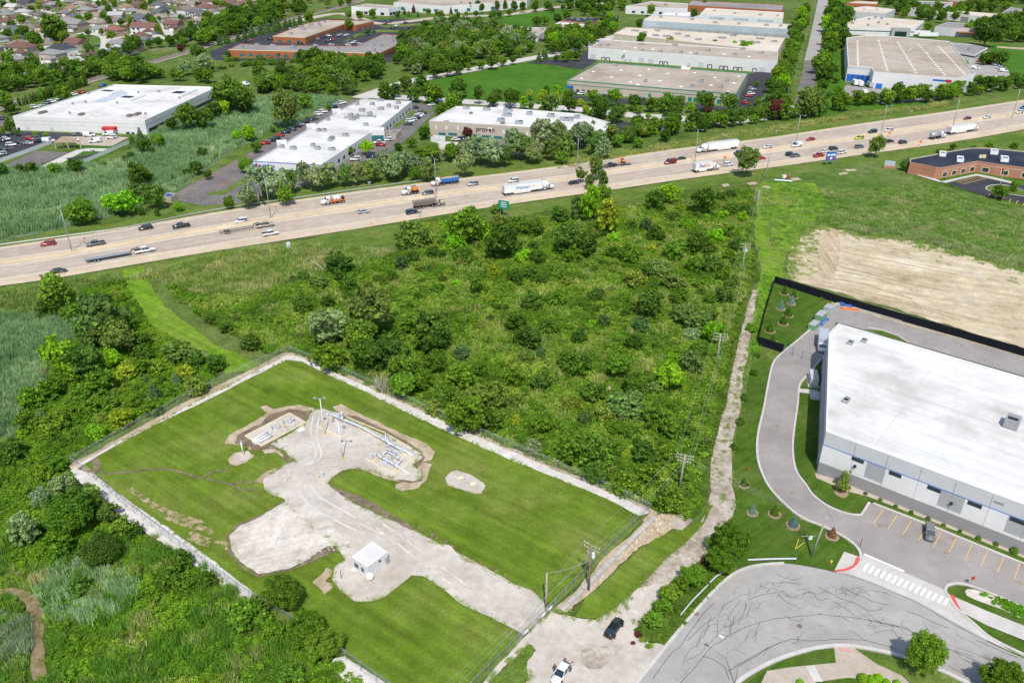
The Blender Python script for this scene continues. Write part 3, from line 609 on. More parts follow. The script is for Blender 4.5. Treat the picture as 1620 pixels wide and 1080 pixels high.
def on_wall(b,i,px,py):
    a,c = b.c[i],b.c[(i+1) % len(b.c)]; e = (c-a).normalized(); X = (px-810)/F; Y = (540-py)/F
    d = Vector((X,CP+Y*SP,-SP+Y*CP)); n = Vector((e.y,-e.x,0)); t = (a-Vector((0,0,H))).dot(n)/d.dot(n); p = Vector((0,0,H))+d*t
    return (p-a).xy.dot(e.xy),p.z
def building(name,label,cat,roof,h,wall,rf,par=.5,group=None,capm=None,z0=0):
    b = Bld(); pts = [G(x,y,h) for x,y in (nums(roof) if isinstance(roof,str) else roof)]
    A = sum(pts[i].x*pts[(i+1) % len(pts)].y-pts[(i+1) % len(pts)].x*pts[i].y for i in range(len(pts)))
    b.flip = A < 0
    if b.flip: pts = [pts[0]]+pts[:0:-1]
    b.c = [Vector((p.x,p.y,0)) for p in pts]; b.h = h; n = len(pts); b.n = n
    o = sum(b.c,Vector())/n; b.o = o
    b.root = thing(name,label,cat,o,0,group)
    mb = MB(); vs = []; fs = []
    ins = []
    for i in range(n):
        p,q0,q1 = b.c[i],b.c[i-1],b.c[(i+1) % n]; e0 = (p-q0).normalized(); e1 = (q1-p).normalized()
        n0 = Vector((-e0.y,e0.x,0)); n1 = Vector((-e1.y,e1.x,0)); m = (n0+n1)/max(.35,1+n0.dot(n1)); ins.append(p+m*.35)
    for lst,zs in ((b.c,(z0,h)),(ins,(h,h-par))):
        for z in zs: vs += [(p.x-o.x,p.y-o.y,z) for p in lst]
    for k in range(3):
        for i in range(n): fs.append((k*n+i,k*n+(i+1) % n,k*n+n+(i+1) % n,k*n+n+i))
    mb.add(vs,fs[:n]); mb.mi = 1; k0 = len(mb.v)-len(vs)
    mb.f += [[k0+j for j in f] for f in fs[n:]]; mb.m += [1]*(2*n)
    b.wall = mb.obj('wall',[M[wall],M[capm or wall]],b.root,fix=False)
    mb = MB(); zr = h-par+.01
    tr = tessellate_polygon([ins]); vv = [(p.x-o.x,p.y-o.y,zr) for p in ins]; ff = []
    for t in tr:
        kk = (ins[t[1]]-ins[t[0]]).cross(ins[t[2]]-ins[t[0]]).z
        if abs(kk) > 1e-6: ff.append(t if kk > 0 else tuple(reversed(t)))
    mb.add(vv,ff)
    b.roof = mb.obj('roof',M[rf],b.root,fix=False); b.zr = zr
    return b
def wbox(b,i,u0,u1,za,zb,name,mat,proud=.06,depth=.16,parent=None):
    a,c = b.c[i % b.n],b.c[(i+1) % b.n]; e = (c-a).normalized(); n = Vector((e.y,-e.x,0))
    m = a+e*((u0+u1)/2)+n*(proud-depth/2)-b.o
    mb = MB(); mb.box((m.x,m.y,(za+zb)/2),(abs(u1-u0),depth,zb-za),math.atan2(e.y,e.x))
    return mb.obj(name,M[mat],parent or b.root,fix=False)
def wrect(b,i,r,name,mat,proud=.06,**k):
    (x0,y0),(x1,y1) = nums(r) if isinstance(r,str) else r
    u0,za = on_wall(b,i,x0,y0); u1,zb = on_wall(b,i,x1,y1)
    return wbox(b,i,min(u0,u1),max(u0,u1),max(.02,min(za,zb)),max(za,zb),name,mat,proud,**k)
def wlen(b,i): return (b.c[(i+1) % b.n]-b.c[i % b.n]).length
def band(b,i,za,zb,mat,proud=.03,name='trim_band',u0=0,u1=None):
    return wbox(b,i,u0,wlen(b,i) if u1 is None else u1,za,zb,name,mat,proud,.1)
def text(s,size,mat,parent,loc,e,up=None,name='lettering',ext=.03,align='LEFT'):
    cu = bpy.data.curves.new(name,'FONT'); cu.body = s; cu.size = size; cu.extrude = ext; cu.align_x = align; cu.materials.append(M[mat]); cu.offset = size*.012
    o = bpy.data.objects.new(name,cu); C.objects.link(o); e = Vector(e).normalized(); up = Vector(up or (0,0,1)).normalized(); n = e.cross(up)
    o.matrix_world = Matrix(((e.x,up.x,n.x,loc[0]),(e.y,up.y,n.y,loc[1]),(e.z,up.z,n.z,loc[2]),(0,0,0,1)))
    mo = bpy.data.objects.new(name,bpy.data.meshes.new_from_object(o)); C.objects.link(mo); mo.matrix_world = o.matrix_world.copy(); bpy.data.objects.remove(o)
    if parent: mo.parent = parent
    return mo
def wtext(b,i,px,py,s,size,mat,name='lettering'):
    u,z = on_wall(b,i,px,py); a,c = b.c[i],b.c[(i+1) % b.n]; e = (c-a).normalized(); n = Vector((e.y,-e.x,0)); p = a+e*u+n*.08-b.o
    return text(s,size,mat,b.root,(p.x,p.y,z),e,name=name)
def units(b,pts,sz,mat='steel',name='rooftop_unit',rz=None):
    e = b.c[1]-b.c[0]; a = math.atan2(e.y,e.x) if rz is None else rz
    for j,(x,y) in enumerate(pts):
        p = G(x,y,b.h)-b.o; k = (.8,1,1.25)[j % 3]; lx,ly,lz = sz[0]*k,sz[1],sz[2]
        mb = MB(); mb.box((p.x,p.y,b.zr+.1),(lx*.9,ly*.9,.2),a); mb.mi = 0; mb.box((p.x,p.y,b.zr+.2+lz/2),(lx,ly,lz),a,.96)
        mb.mi = 1; mb.box((p.x+.22*lx*math.cos(a),p.y+.22*lx*math.sin(a),b.zr+.2+lz+.03),(lx*.36,ly*.7,.06),a)
        mb.obj(name,[M[mat],M['black']],b.root,fix=False)
def skylights(b,pts,s=1.6):
    for x,y in pts:
        p = G(x,y,b.h)-b.o; mb = MB(); mb.box((p.x,p.y,b.zr+.15),(s,s*.8,.3),.2,.7); mb.obj('skylight',M['white'],b.root,fix=False)
def edge_facing(b):            # wall index most visible from the camera side, by outward normal towards -y
    return min(range(b.n),key=lambda i: -wlen(b,i)*((b.c[(i+1) % b.n]-b.c[i]).normalized().x))
def edges_front(b): return [i for i in range(b.n) if (b.c[(i+1) % b.n]-b.c[i]).normalized().x > .1]
def winrow(b,i,n,za,zb,wdt,mat='glass',u0=None,u1=None,name='window'):
    L = wlen(b,i); u0 = L*.06 if u0 is None else u0; u1 = L*.94 if u1 is None else u1
    for k in range(n):
        u = u0+(u1-u0)*(k+.5)/n; wbox(b,i,u-wdt/2,u+wdt/2,za,zb,name,mat,.04)
# --- the pale grey and white warehouse on the right
W = building('warehouse','large grey panelled warehouse with white roof and blue stripe beside the curved street','warehouse',"1326.7,511.4 1311,527 1306.6,682 1900,901 1900,678",10.4,'wlight','roofwhite',.7,capm='wwhite')
fi = edge_facing(W); L = wlen(W,fi)
li = [i for i in range(W.n) if abs((W.c[(i+1) % W.n]-W.c[i]).normalized().x) < .4 and W.c[i].x < W.o.x][0]
for i in (fi,li):
    band(W,i,7.18,7.31,'blue',.06); band(W,i,2.9,3.5,'wwhite',.03); band(W,i,0,2.9,'wdark',.03)
band(W,li,3.5,7.15,'wgrey',.025)
U = [on_wall(W,fi,*p)[0] for p in [(1297.5,728),(1366,741),(1396,742),(1466,772),(1497,775),(1522,800),(1597,830)]]
q5 = lambda s: Z(1150,420,3.085)(s)
for r_,m_ in (("455,948 690,870",'wwhite'),("765,1048 880,968",'wwhite')): pass
uA = on_wall(W,fi,*q5("440,960")[0])[0]; uB = on_wall(W,fi,*q5("672,1010")[0])[0]; uC = on_wall(W,fi,*q5("762,1045")[0])[0]; uD = on_wall(W,fi,*q("905,112")[0])[0]; uE = on_wall(W,fi,*q("1035,155")[0])[0]; uF = on_wall(W,fi,*q("1260,255")[0])[0]
for a_,b_,m_ in ((max(.05,uA),uB,'wwhite'),(uB,uC,'wgrey'),(uC,uD,'wwhite'),(uD,uE,'wgrey'),(uE,uF,'wwhite'),(uF,L,'wgrey')):
    wbox(W,fi,a_,b_,3.5,7.15,'wall_panel',m_,.035,.1)
for s in ("614,917 672,945","796,987 856,1015","986,1052 1050,1085"):
    (x0,y0),(x1,y1) = q5(s); u0 = on_wall(W,fi,x0,y0)[0]; u1 = on_wall(W,fi,x1,y1)[0]; wbox(W,fi,u0,u1,6.2,7.1,'window','glass',.05)
for s in ("1075,85 1150,120","1303,168 1390,200"):
    (x0,y0),(x1,y1) = q(s); u0 = on_wall(W,fi,x0,y0)[0]; u1 = on_wall(W,fi,x1,y1)[0]; wbox(W,fi,u0,u1,6.2,7.1,'window','glass',.05)
k = 0
while k*6.1 < L: wbox(W,fi,k*6.1,k*6.1+.06,0,10.0,'panel_joint','wdark',.045,.1); k += 1
for p in (q5("630,962"),q("988,97")):
    u,z = on_wall(W,fi,*p[0]); wbox(W,fi,u-.25,u+.25,5.0,5.4,'wall_lamp','black',.5,.5)
u,z = on_wall(W,fi,*q("1245,88")[0]); wbox(W,fi,u-.8,u+.8,8.6,9.1,'louvre','wdark',.05)
for k,z in ((3,1.0),(20,1.0),(34,1.0)): wbox(W,li,wlen(W,li)-k-1.1,wlen(W,li)-k,.1,2.3,'door','wlight',.08)
units(W,q5("672,360") + q5("605,370") + q5("585,650"),(1.5,1.2,.6)); units(W,q5("1390,770"),(3.6,2.6,2.0),'grey')
skylights(W,q5("875,400 950,408"),.8)
# seams of the roof membrane
mb = MB()
ea = (W.c[(fi+1) % W.n]-W.c[fi]).normalized(); eb = (W.c[(li) % W.n]-W.c[(li+1) % W.n])
for k in range(1,13):
    a = W.c[fi]+Vector((-ea.y,ea.x,0))*(k*3.2)-W.o; ribbon(mb,[a+ea*4,a+ea*L*.98],.10,W.zr+.012)
a = W.c[fi]-W.o; nn = Vector((-ea.y,ea.x,0)); ribbon(mb,[a+ea*9+nn*2,a+ea*9+nn*40],.1,W.zr+.014); ribbon(mb,[a+ea*60+nn*2,a+ea*60+nn*40],.1,W.zr+.014)
mb.obj('roof_seam',M['seam'],W.root,fix=False)
# --- white factory far left
b = building('factory_building','long low white factory with red awning beside the left car park','factory',"180,133.7 343.7,137.5 228.7,190.5 20,183.7",7.0,'wwhite','roofwhite',.6)
fi = edge_facing(b); ri = [i for i in edges_front(b) if i != fi]
band(b,fi,4.9,5.05,'wgrey',.02); band(b,fi,3.2,3.3,'wgrey',.02)
for s in ("183,553 222,588","1345,600 1390,632","1402,603 1440,630"): wrect(b,fi,Z(0,120,6.75)(s),'window','glass')
for s in ("275,543 325,610","532,550 585,615"): wrect(b,fi,Z(0,120,6.75)(s),'loading_door','wlight')
u,z = on_wall(b,fi,178,212); wbox(b,fi,u-3.2,u+3.2,2.2,3.6,'awning','red',3.0,3.0); wbox(b,fi,u-2.6,u+2.6,.1,2.2,'entrance_porch','wwhite',2.5,2.5)
for i in ri: band(b,i,.8,2.4,'glass',.05,'window_band',2,wlen(b,i)-3); band(b,i,4.4,4.6,'wgrey',.03)
units(b,Z(0,0,4)("700,578 830,615 1155,585"),(13,9,1.1),'white'); units(b,Z(0,0,4)("820,730 870,720 270,710 515,722"),(4,2,.8),'wood')
units(b,Z(0,0,4)("440,715 875,585 780,590 460,655 540,645 1005,578 1135,620 700,610 560,590 740,650 920,720"),(1,1,.9))
p0,p1 = G(*Z(0,0,4)("625,640")[0],7.0)-b.o,G(*Z(0,0,4)("790,588")[0],7.0)-b.o
mb = MB(); ribbon(mb,[p0,p1],6,6.9); mb.add([(p.x,p.y,p.z+.02) for p in ()],[]); wv = mb.v; n4 = len(wv)
mb.v = [(x,y,6.5) for x,y,_ in wv]+[((wv[0][0]+wv[1][0])/2,(wv[0][1]+wv[1][1])/2,8),((wv[2][0]+wv[3][0])/2,(wv[2][1]+wv[3][1])/2,8)]
mb.f = [[0,2,5,4],[1,4,5,3],[0,4,1],[2,3,5]]; mb.m = [0]*4; mb.obj('ridge_skylight',M['wbluegrey'],b.root)
# --- long white office block by the highway with lettering
b = building('office_building','long white flat-roofed office block stepping back from the highway poplars','office',"400,255 507.5,261 583,212 590,208 600,202 652,160 571,157 544,171 502,195 452,225",4.9,'wwhite','roofwhite',.5,capm='wlight')
ef = edges_front(b); f0 = max(ef,key=lambda i: -b.c[i].y-b.c[(i+1) % b.n].y)
band(b,f0,4.6,4.9,'blue',.04)
for i in ef:
    if i != f0 and wlen(b,i) > 14: winrow(b,i,int(wlen(b,i)/6),1.0,2.5,2.0)
wtext(b,f0,408.5,264,'eurofins',2.3,'signblue'); u,z = on_wall(b,f0,404.5,260.5)
wbox(b,f0,u-.7,u+.1,z-1.0,z+.3,'logo_mark','signblue',.06); wbox(b,f0,u+.1,u+.8,z-.9,z+.6,'logo_mark','red',.06)
winrow(b,f0,3,.7,2.0,3.5,'teal',wlen(b,f0)*.15,wlen(b,f0)*.75)
for s in ("1010,855 1035,790",):
    pass
p = G(592,206,4.9)-b.o; mb = MB(); mb.box((p.x+1.5,p.y-1,2.9),(7,5,5.8),.1); mb.obj('entrance_tower',M['wwhite'],b.root,fix=False)
mb = MB(); mb.box((p.x+1.8,p.y-3.4,1.7),(6,.5,3.2),.1); mb.obj('entrance_glass',M['teal'],b.root,fix=False)
for x,y in Z(340,0,4)("430,905 615,800 775,705"):
    p = G(x,y,4.9)-b.o; mb = MB(); mb.box((p.x-.5,p.y,2.9),(4.5,4.0,5.8),.3); mb.obj('stair_tower',M['wwhite'],b.root,fix=False)
units(b,Z(340,0,4)("655,825 690,825 825,857 715,758 955,790 495,938 620,920 650,940 740,945 425,930"),(2.3,1.8,1.1),'steel')
units(b,Z(340,0,4)("900,658 995,660 1050,635 1100,670 1160,652 1050,690 1150,685 860,730 930,700 900,735 980,720 870,755 730,885 740,875"),(2.5,1.7,1.2),'grey')
units(b,Z(340,0,4)("865,745 960,735"),(10,1.2,.6),'steel','roof_duct')
# --- tan office with lettering
b = building('office_building','tan office building with white roof and teal windows behind grey poplars','office',"678.7,191 721,168 785,170 787,168 797,168 800,171 917.5,180 965.5,193.7 958,206 905,206",7.0,'wtan','roofwhite',.7,capm='wwhite')
ef = edges_front(b); f0 = max(ef,key=lambda i: wlen(b,i))
wtext(b,f0,753,207.5,'proven',3.3,'black'); u,z = on_wall(b,f0,775,206)
wbox(b,f0,u-1.1,u+1.1,z-1,z+1.2,'logo_plate','white',.05); wbox(b,f0,u-.5,u+.6,z-.5,z+.7,'logo_mark','red',.08); wbox(b,f0,u-.7,u-.1,z-.7,z,'logo_mark','signblue',.09)
for s in ("135,838 180,858","197,840 252,860","355,850 397,873","410,855 468,875","485,860 540,882"): wrect(b,f0,Z(660,0,4)(s),'window','teal',.06)
for s in ("115,792 125,820","180,798 192,822","252,800 264,825","540,822 555,848","690,832 704,860"): wrect(b,f0,Z(660,0,4)(s),'wall_panel','wwhite',.06)
for i in ef:
    if i != f0: wbox(b,i,wlen(b,i)*.2,wlen(b,i)*.8,.5,3,'window','glass',.05); wbox(b,i,wlen(b,i)*.2,wlen(b,i)*.8,5.2,6.1,'window','glass',.05)
units(b,Z(660,0,4)("310,682 440,690 575,697 710,718 845,730 570,727 1010,740 645,775 760,787 970,755 530,760 930,755"),(3.6,2.6,1.3),'steel'); units(b,Z(660,0,4)("340,712 540,775 185,768"),(2,1.5,.6),'wood')
# --- tan-roofed warehouses along the service road
b = building('warehouse','beige warehouse with green trim bands and gravel roof behind the street trees','warehouse',"897.5,126.7 948.7,98 1183.7,115.5 1165,149",6.6,'wtan','rooftan',.5,capm='green')
for i in edges_front(b): band(b,i,6.1,6.6,'green',.04); band(b,i,4.0,4.4,'green',.04)
f0 = edge_facing(b); z8 = Z(880,0,4)
for s in ("128,565 143,585","165,568 178,588","198,570 212,590","232,574 246,592"): wrect(b,f0,z8(s),'window','glass')
for s in ("583,592 598,620","765,607 782,632","798,610 816,637","835,615 857,645","870,618 892,648","738,603 748,625","1018,630 1040,660"): wrect(b,f0,z8(s),'door','green')
wrect(b,f0,z8("70,540 108,585"),'entrance_glass','signblue',.6)
for i in edges_front(b):
    if i != f0: winrow(b,i,4,.5,3.5,2.6,'green',name='loading_door')
ri = [i for i in range(b.n) if b.c[i].x > b.o.x and b.c[(i+1) % b.n].x > b.o.x][0]; winrow(b,ri,5,.3,3.2,3,'green',name='loading_door')
skylights(b,z8("235,450 350,485 160,492 470,515 655,508 410,440 585,437 705,462 790,545 980,535 1090,575 1005,487 1125,522 875,457 1155,480 515,530 530,475"),1.8)
units(b,z8("565,515 860,545 915,515 1080,515 1040,552 375,412"),(2.4,2,1.2),'grey'); units(b,z8("820,435"),(7,2.5,1.5),'white')
b = building('warehouse','white warehouse with black dock doors behind the green-trimmed warehouse','warehouse',"931,75.5 955,62.5 1231,81 1230,97",7.7,'wwhite','rooftan',.5)
f0 = edge_facing(b)
for s in ("288,362 310,388","317,364 338,390","655,388 675,414","683,390 705,416","958,408 985,434","1035,416 1056,444","1063,418 1085,446","1122,424 1145,452","1153,426 1175,454","1244,432 1266,460"):
    r_ = wrect(b,f0,z8(s),'dock_surround','black',.5,depth=.6); (x0,y0),(x1,y1) = z8(s); wrect(b,f0,[(x0+1.1,y0+1.2),(x1-1.1,y1-.4)],'dock_door','wwhite',.55)
for s in ("217,345 248,375","428,372 448,398","458,374 478,400","523,366 555,402","583,372 612,404","832,400 850,426","898,394 930,430","1288,424 1318,458"): wrect(b,f0,z8(s),'loading_door','wlight')
units(b,z8("280,290 325,285 535,282 545,322 660,328 750,287 790,330 885,340 960,320 1130,345 1300,335 1180,310"),(3,2,1.0),'grey'); skylights(b,z8("430,322 500,300 610,310 850,330 1060,340 1220,355"),2)
b = building('warehouse','cream warehouse with yellow wall band in the middle of the warehouse row','warehouse',"970.5,53.5 991,43.2 1242,60.5 1230,82",6.5,'wcream','roofcream',.5)
f0 = edge_facing(b); band(b,f0,5.6,6.2,'wtan',.04); winrow(b,f0,5,.3,3.4,3.5,'wwhite',name='loading_door')
units(b,z8("560,205 630,225 700,230 830,230 900,250 1050,240 1180,262 1270,270 1290,245 1380,262 770,215 500,195 640,195 1120,225"),(5,2,.9),'grey')
b = building('warehouse','long blue-grey warehouse with tan roof near the top of the row','warehouse',"1015,32.5 1031,23.7 1252.5,38.7 1251,46.5",7.0,'wbluegrey','roofcream',.5)
f0 = edge_facing(b); band(b,f0,1.0,2.4,'wgrey',.05,'window_band'); winrow(b,f0,14,.4,2.6,3.0,'wdark',name='dock_door')
units(b,z8("660,110 860,125 1005,145 1155,152 1040,125 1330,160 1420,165"),(3,2,1.2),'grey')
b = building('warehouse','small white warehouse with tan roof at the far end of the row','warehouse',"1108,22 1117,13 1240,20 1239,29",7,'wwhite','roofcream',.5); winrow(b,edge_facing(b),3,.3,5,14,'wbluegrey',name='wall_panel')
units(b,z8("1000,68 1130,85 1290,95 1400,100"),(3,2,1),'grey')
b = building('warehouse','white low warehouse with pale tan roof beside the far green meadow','warehouse',"990,10 1030,2.5 1088,6 1088,14",7,'wwhite','rooftan',.5); winrow(b,edge_facing(b),6,1,3,3,'glass')
b = building('warehouse','small annex with bright white roof behind the blue-grey warehouse','warehouse',"1044,24 1056,17 1093,19.5 1092,26",5,'wlight','roofwhite',.4); units(b,z8("760,95"),(2,2,1))
b = building('factory_building','distant brick factory with grey roof beyond the last white warehouse','factory',"1085,8 1095,1 1240,8 1238,17",6,'brick','roofgrey',.4); winrow(b,edge_facing(b),9,1,3,3)
# --- big warehouse with dock canopy across the road
z12 = Z(1215,0,4)
b = building('warehouse','huge white warehouse with tan roof and blue dock doors facing the highway','warehouse',[p for p in z12("497,240 620,223 740,226 1150,262 1310,468 1200,495 670,455 655,428 507,415")],9.6,'wwhite','rooftan',.5)
ef = edges_front(b); f0 = edge_facing(b)
u,z = on_wall(b,f0,*z12("1040,520")[0]); a_,c_ = b.c[f0],b.c[(f0+1) % b.n]
wrect(b,f0,z12("684,528 718,566"),'loading_door','blue')
wbox(b,f0,u,u+6.5,7.0,8.0,'sign_plate','signblue',.06); wbox(b,f0,u+6.6,u+10,6.8,8.3,'sign_plate','red',.06); wbox(b,f0,u+11,u+15,6.2,7.2,'sign_plate','orange',.06)
for i in ef:
    if i == f0 or wlen(b,i) < 12: continue
    if b.c[i].x < b.o.x-20:
        L = wlen(b,i); band(b,i,8.0,9.2,'wlight',.03); [wbox(b,i,L*t,L*t+4.5,.3,4.6,'dock_door','blue',.06) for t in (.03,.24,.42,.62,.8)]
    else: wbox(b,i,wlen(b,i)*.3,wlen(b,i)*.5,2.0,4.5,'entrance_canopy','wbluegrey',2,2)
for lines in ("565,255 570,410","700,255 755,440","820,265 937,455","950,275 1118,470","1080,290 1243,465"):
    (x0,y0),(x1,y1) = z12(lines); skylights(b,[(x0+(x1-x0)*k/15,y0+(y1-y0)*k/15) for k in range(16)],1.3)
skylights(b,z12("900,310 1010,330"),1.0)
b = building('office_building','low office wing with overhanging white roof edge beside the huge white warehouse','office',[p for p in z12("1165,322 1150,270 1290,282 1390,303 1312,347")],5.5,'wwhite','roofgrey',.4)
for i in edges_front(b): band(b,i,3.4,4.3,'glass',.04,'window_band')
units(b,z12("1272,315"),(2,2,1.4),'grey')
b = building('office_building','cream-roofed white building with dark entrance portal behind the huge warehouse','office',[p for p in z12("458,146 640,105 990,133 928,182 800,180 478,170")],6.0,'wwhite','roofcream',.5)
for i in edges_front(b): band(b,i,2.9,3.6,'glass',.04,'window_band')
f0 = edge_facing(b); u,z = on_wall(b,f0,*z12("835,210")[0]); wbox(b,f0,u-7,u+7,0,6.6,'entrance_portal','wgrey',3,4); wbox(b,f0,u-4.5,u+4.5,.2,4,'entrance_glass','glass',3.1,.3)
units(b,z12("535,148 640,122 700,145 755,155 720,118 635,160 680,113"),(2.4,2,1.2),'grey')
b = building('warehouse','cream white box building with blank walls beside the service road trees','warehouse',[p for p in z12("475,57 625,40 808,60 748,86 478,70")],6.5,'wlight','roofcream',.4)
units(b,z12("610,60 540,52 690,62"),(3,2,1),'wbluegrey')
b = building('factory_building','low brick building with cream roof at the top beside the service road','factory',[p for p in z12("495,20 560,5 700,12 690,28")],6,'brick','roofcream',.4); winrow(b,edge_facing(b),5,1,3,3)
b = building('warehouse','grey-roofed pale warehouse with rust-red lean-to among the far right trees','warehouse',[p for p in z12("1058,170 1140,140 1440,162 1400,185 1165,178")],6.5,'wlight','roofgrey',.4)
for i in edges_front(b):
    if b.c[(i+1) % b.n].x > b.o.x: wbox(b,i,4,wlen(b,i)-4,3.6,4.0,'lean_to_roof','brick',5,5)
b = building('warehouse','very long white industrial building with grey doors at the top right','warehouse',[p for p in z12("890,58 920,48 1552,97 1500,120")],6,'wwhite','roofcream',.4)
winrow(b,edge_facing(b),4,.3,4,7,'wdark',name='loading_door')
b = building('warehouse','white building with pale grey roof above the very long industrial building','warehouse',[p for p in z12("905,28 960,8 1172,16 1112,42")],6.5,'wwhite','roofgrey',.4); winrow(b,edge_facing(b),5,.3,3,4,'wlight',name='loading_door')
b = building('factory_building','orange brick building with pale roof at the top right edge','factory',[p for p in z12("1128,8 1160,-8 1275,-2 1225,15")],7,'brick','roofgrey',.4); winrow(b,edge_facing(b),4,1,3,4)
b = building('warehouse','white storage building with blue-grey metal roof at the right edge of town','warehouse',[p for p in z12("1470,88 1540,45 1620,60 1560,98")],5,'wwhite','roofgrey',.3); winrow(b,edge_facing(b),3,.3,3,4,'wdark',name='loading_door')
# --- brick business park
z2 = Z(340,0,4)
for s,lab,us in (("365,228 575,150 700,126 1005,133 890,158 820,152 570,237",'upper brick business building with pale roof patch beside its parking court',"480,185 545,170 610,160 655,150 690,140 560,190 480,215 660,165"),
               ("85,313 160,277 330,286 890,292 1060,217 1275,228 1040,337",'long orange-brick business building with cranked grey roof',"170,298 270,285 370,290 490,300 640,290 740,285 775,310 850,290 920,280 1000,290 1045,295 1065,240 1120,265 1115,240 1180,245 1005,320 500,295")):
    b = building('office_building',lab,'office',z2(s),5.2,'brick','roofgrey' if 'long' in lab else 'rooftan',.4)
    for i in edges_front(b):
        if wlen(b,i) > 12: winrow(b,i,int(wlen(b,i)/7),.6,2.4,3.6,'teal'); band(b,i,4.7,5.2,'cream',.03)
    units(b,z2(us),(3.4,2.4,1.2),'steel')
b = building('warehouse','white warehouse with tan roof at the top left of the industrial park','warehouse',Z(540,0,4.5)("70,47 180,28 425,46 335,63"),6.8,'wwhite','rooftan',.4)
for i in edges_front(b): winrow(b,i,4,.5,3,4,'glass')
b = building('warehouse','very large white warehouse with tan roof behind a row of conifers','warehouse',Z(540,0,4.5)("372,20 480,-18 1345,-30 1320,6 735,44"),7.5,'wwhite','rooftan',.4)
for i in edges_front(b):
    if wlen(b,i) > 20: winrow(b,i,int(wlen(b,i)/14),1,4,4,'teal')
b = building('warehouse','pale grey warehouse with mauve-tan roof beside the tan garage','warehouse',Z(660,0,4)("445,208 530,165 848,178 765,222"),5.2,'wwhite','rooftan',.4)
units(b,Z(660,0,4)("600,168 700,175 790,185 650,205 740,210"),(3,2,1),'grey'); winrow(b,edge_facing(b),5,.3,3,4,'wgrey',name='loading_door')
b = building('garage_building','tan brick garage with bright white front roof','garage',Z(660,0,4)("868,152 900,138 1066,146 1058,160"),6,'wcream','roofwhite',.3); winrow(b,edge_facing(b),3,.3,3,4,'wtan',name='loading_door')
b = building('office_building','dark-roofed brick building joined behind the tan garage','office',Z(660,0,4)("915,132 960,112 1172,112 1110,150 1075,146"),7,'brick2','roofdark',.3); units(b,Z(660,0,4)("980,118 1060,122 1020,128 1100,118"),(2.5,2,1.2))
# --- brick clinic by the highway on the right
b = building('clinic_building','one-storey salmon brick clinic with dark blue-black flat roof beside the highway','clinic',zc("80,425 400,368 560,333 900,279 1110,282 1760,345 1760,562 1220,497 980,457 500,545 425,541 240,500 80,470"),4.9,'brick2','roofdark',.35,capm='wtan')
for i in edges_front(b)+[i for i in range(b.n)]: pass
done = set()
for i in range(b.n):
    e = (b.c[(i+1) % b.n]-b.c[i]).normalized()
    if e.x < .05 or wlen(b,i) < 6: continue
    band(b,i,3.5,3.75,'wtan',.03)
L_ = [i for i in range(b.n) if (b.c[(i+1) % b.n]-b.c[i]).normalized().x > .05 and wlen(b,i) > 6]
L_.sort(key=lambda i: b.c[i].x)
for i in L_:
    L = wlen(b,i); n = max(1,int(L/5))
    for k in range(n):
        u = L*(k+.5)/n; f_ = wbox(b,i,u-1.5,u+1.5,.7,2.9,'window_frame','cream',.05); wbox(b,i,u-1.2,u+1.2,.95,2.65,'window','glass',.09)
units(b,zc("505,375 735,445"),(5.2,2.6,1.4),'white'); units(b,zc("1180,352 1315,445"),(4.6,3,1.6),'white'); units(b,zc("1008,405 1053,405"),(1.2,1.2,1.2),'cream')
# --- small white equipment shed in the compound
b = building('equipment_shed','small white ribbed metal shed with two windows inside the gravel compound','shed',"589,856 613,872 580.6,897 555.4,880",2.95,'wwhite','roofwhite',.02)
ef = sorted(edges_front(b),key=lambda i: b.c[i].x); f0 = ef[0]; f1 = ef[-1]
for s in ("745,438 768,473","781,460 797,490"):
    (x0,y0),(x1,y1) = z3(s); u0 = on_wall(b,f0,x0,y0)[0]; u1 = on_wall(b,f0,x1,y1)[0]; wbox(b,f0,min(u0,u1)-.05,max(u0,u1)+.05,1.15,2.15,'window_frame','wgrey',.05); wbox(b,f0,min(u0,u1)+.03,max(u0,u1)-.03,1.25,2.05,'window','glass',.08)
for k in range(9):
    L = wlen(b,f1); wbox(b,f1,L*(k+.5)/9-.05,L*(k+.5)/9+.05,.05,2.8,'wall_rib','wlight',.03,.06)
mb = MB()
for k in range(1,8):
    p0 = b.c[f0].lerp(b.c[(f0+1) % 4],k/8)-b.o; p1 = b.c[(f0+3) % 4].lerp(b.c[(f0+2) % 4],k/8)-b.o; mb.tube([(p0.x,p0.y,2.95),(p1.x,p1.y,2.95)],.035,4)
mb.obj('roof_seam',M['wlight'],b.root,fix=False)
wbox(b,f1,wlen(b,f1)-.7,wlen(b,f1)-.2,1.0,2.0,'wall_cabinet','steel',.35,.35); wbox(b,f1,wlen(b,f1)*.55,wlen(b,f1)*.63,2.2,2.45,'wall_lamp','black',.2,.2)
wbox(b,f0,.2,1.0,.1,.5,'air_conditioner','white',.5,.5)
SH = b; c_ = b.c[f1]-Vector((0,0,0))
p = G(*z3("832,535")[0]); t = thing('satellite_dish','white satellite dish on a short mast at the corner of the white shed','satellite dish',p)
mb = MB(); mb.tube([(0,0,0),(0,0,1.1)],.05,8); mb.obj('mast',M['steel'],t)
mb = MB(); ang = Vector((-.15,-.8,.75)).normalized(); u_ = ang.cross(Vector((0,0,1))).normalized(); v_ = ang.cross(u_)
vs = [Vector((0,0,1.15))-ang*.0]; fs = []
for kr,rr in enumerate((.25,.45,.62)):
    for j in range(18): th = 2*PI*j/18; vs.append(Vector((0,0,1.15))+(u_*math.cos(th)+v_*math.sin(th))*rr+ang*rr*rr*.45)
for j in range(18): fs.append((0,1+j,1+(j+1) % 18)); [fs.append((1+k*18+j,1+k*18+(j+1) % 18,19+k*18+(j+1) % 18,19+k*18+j)) for k in range(2)]
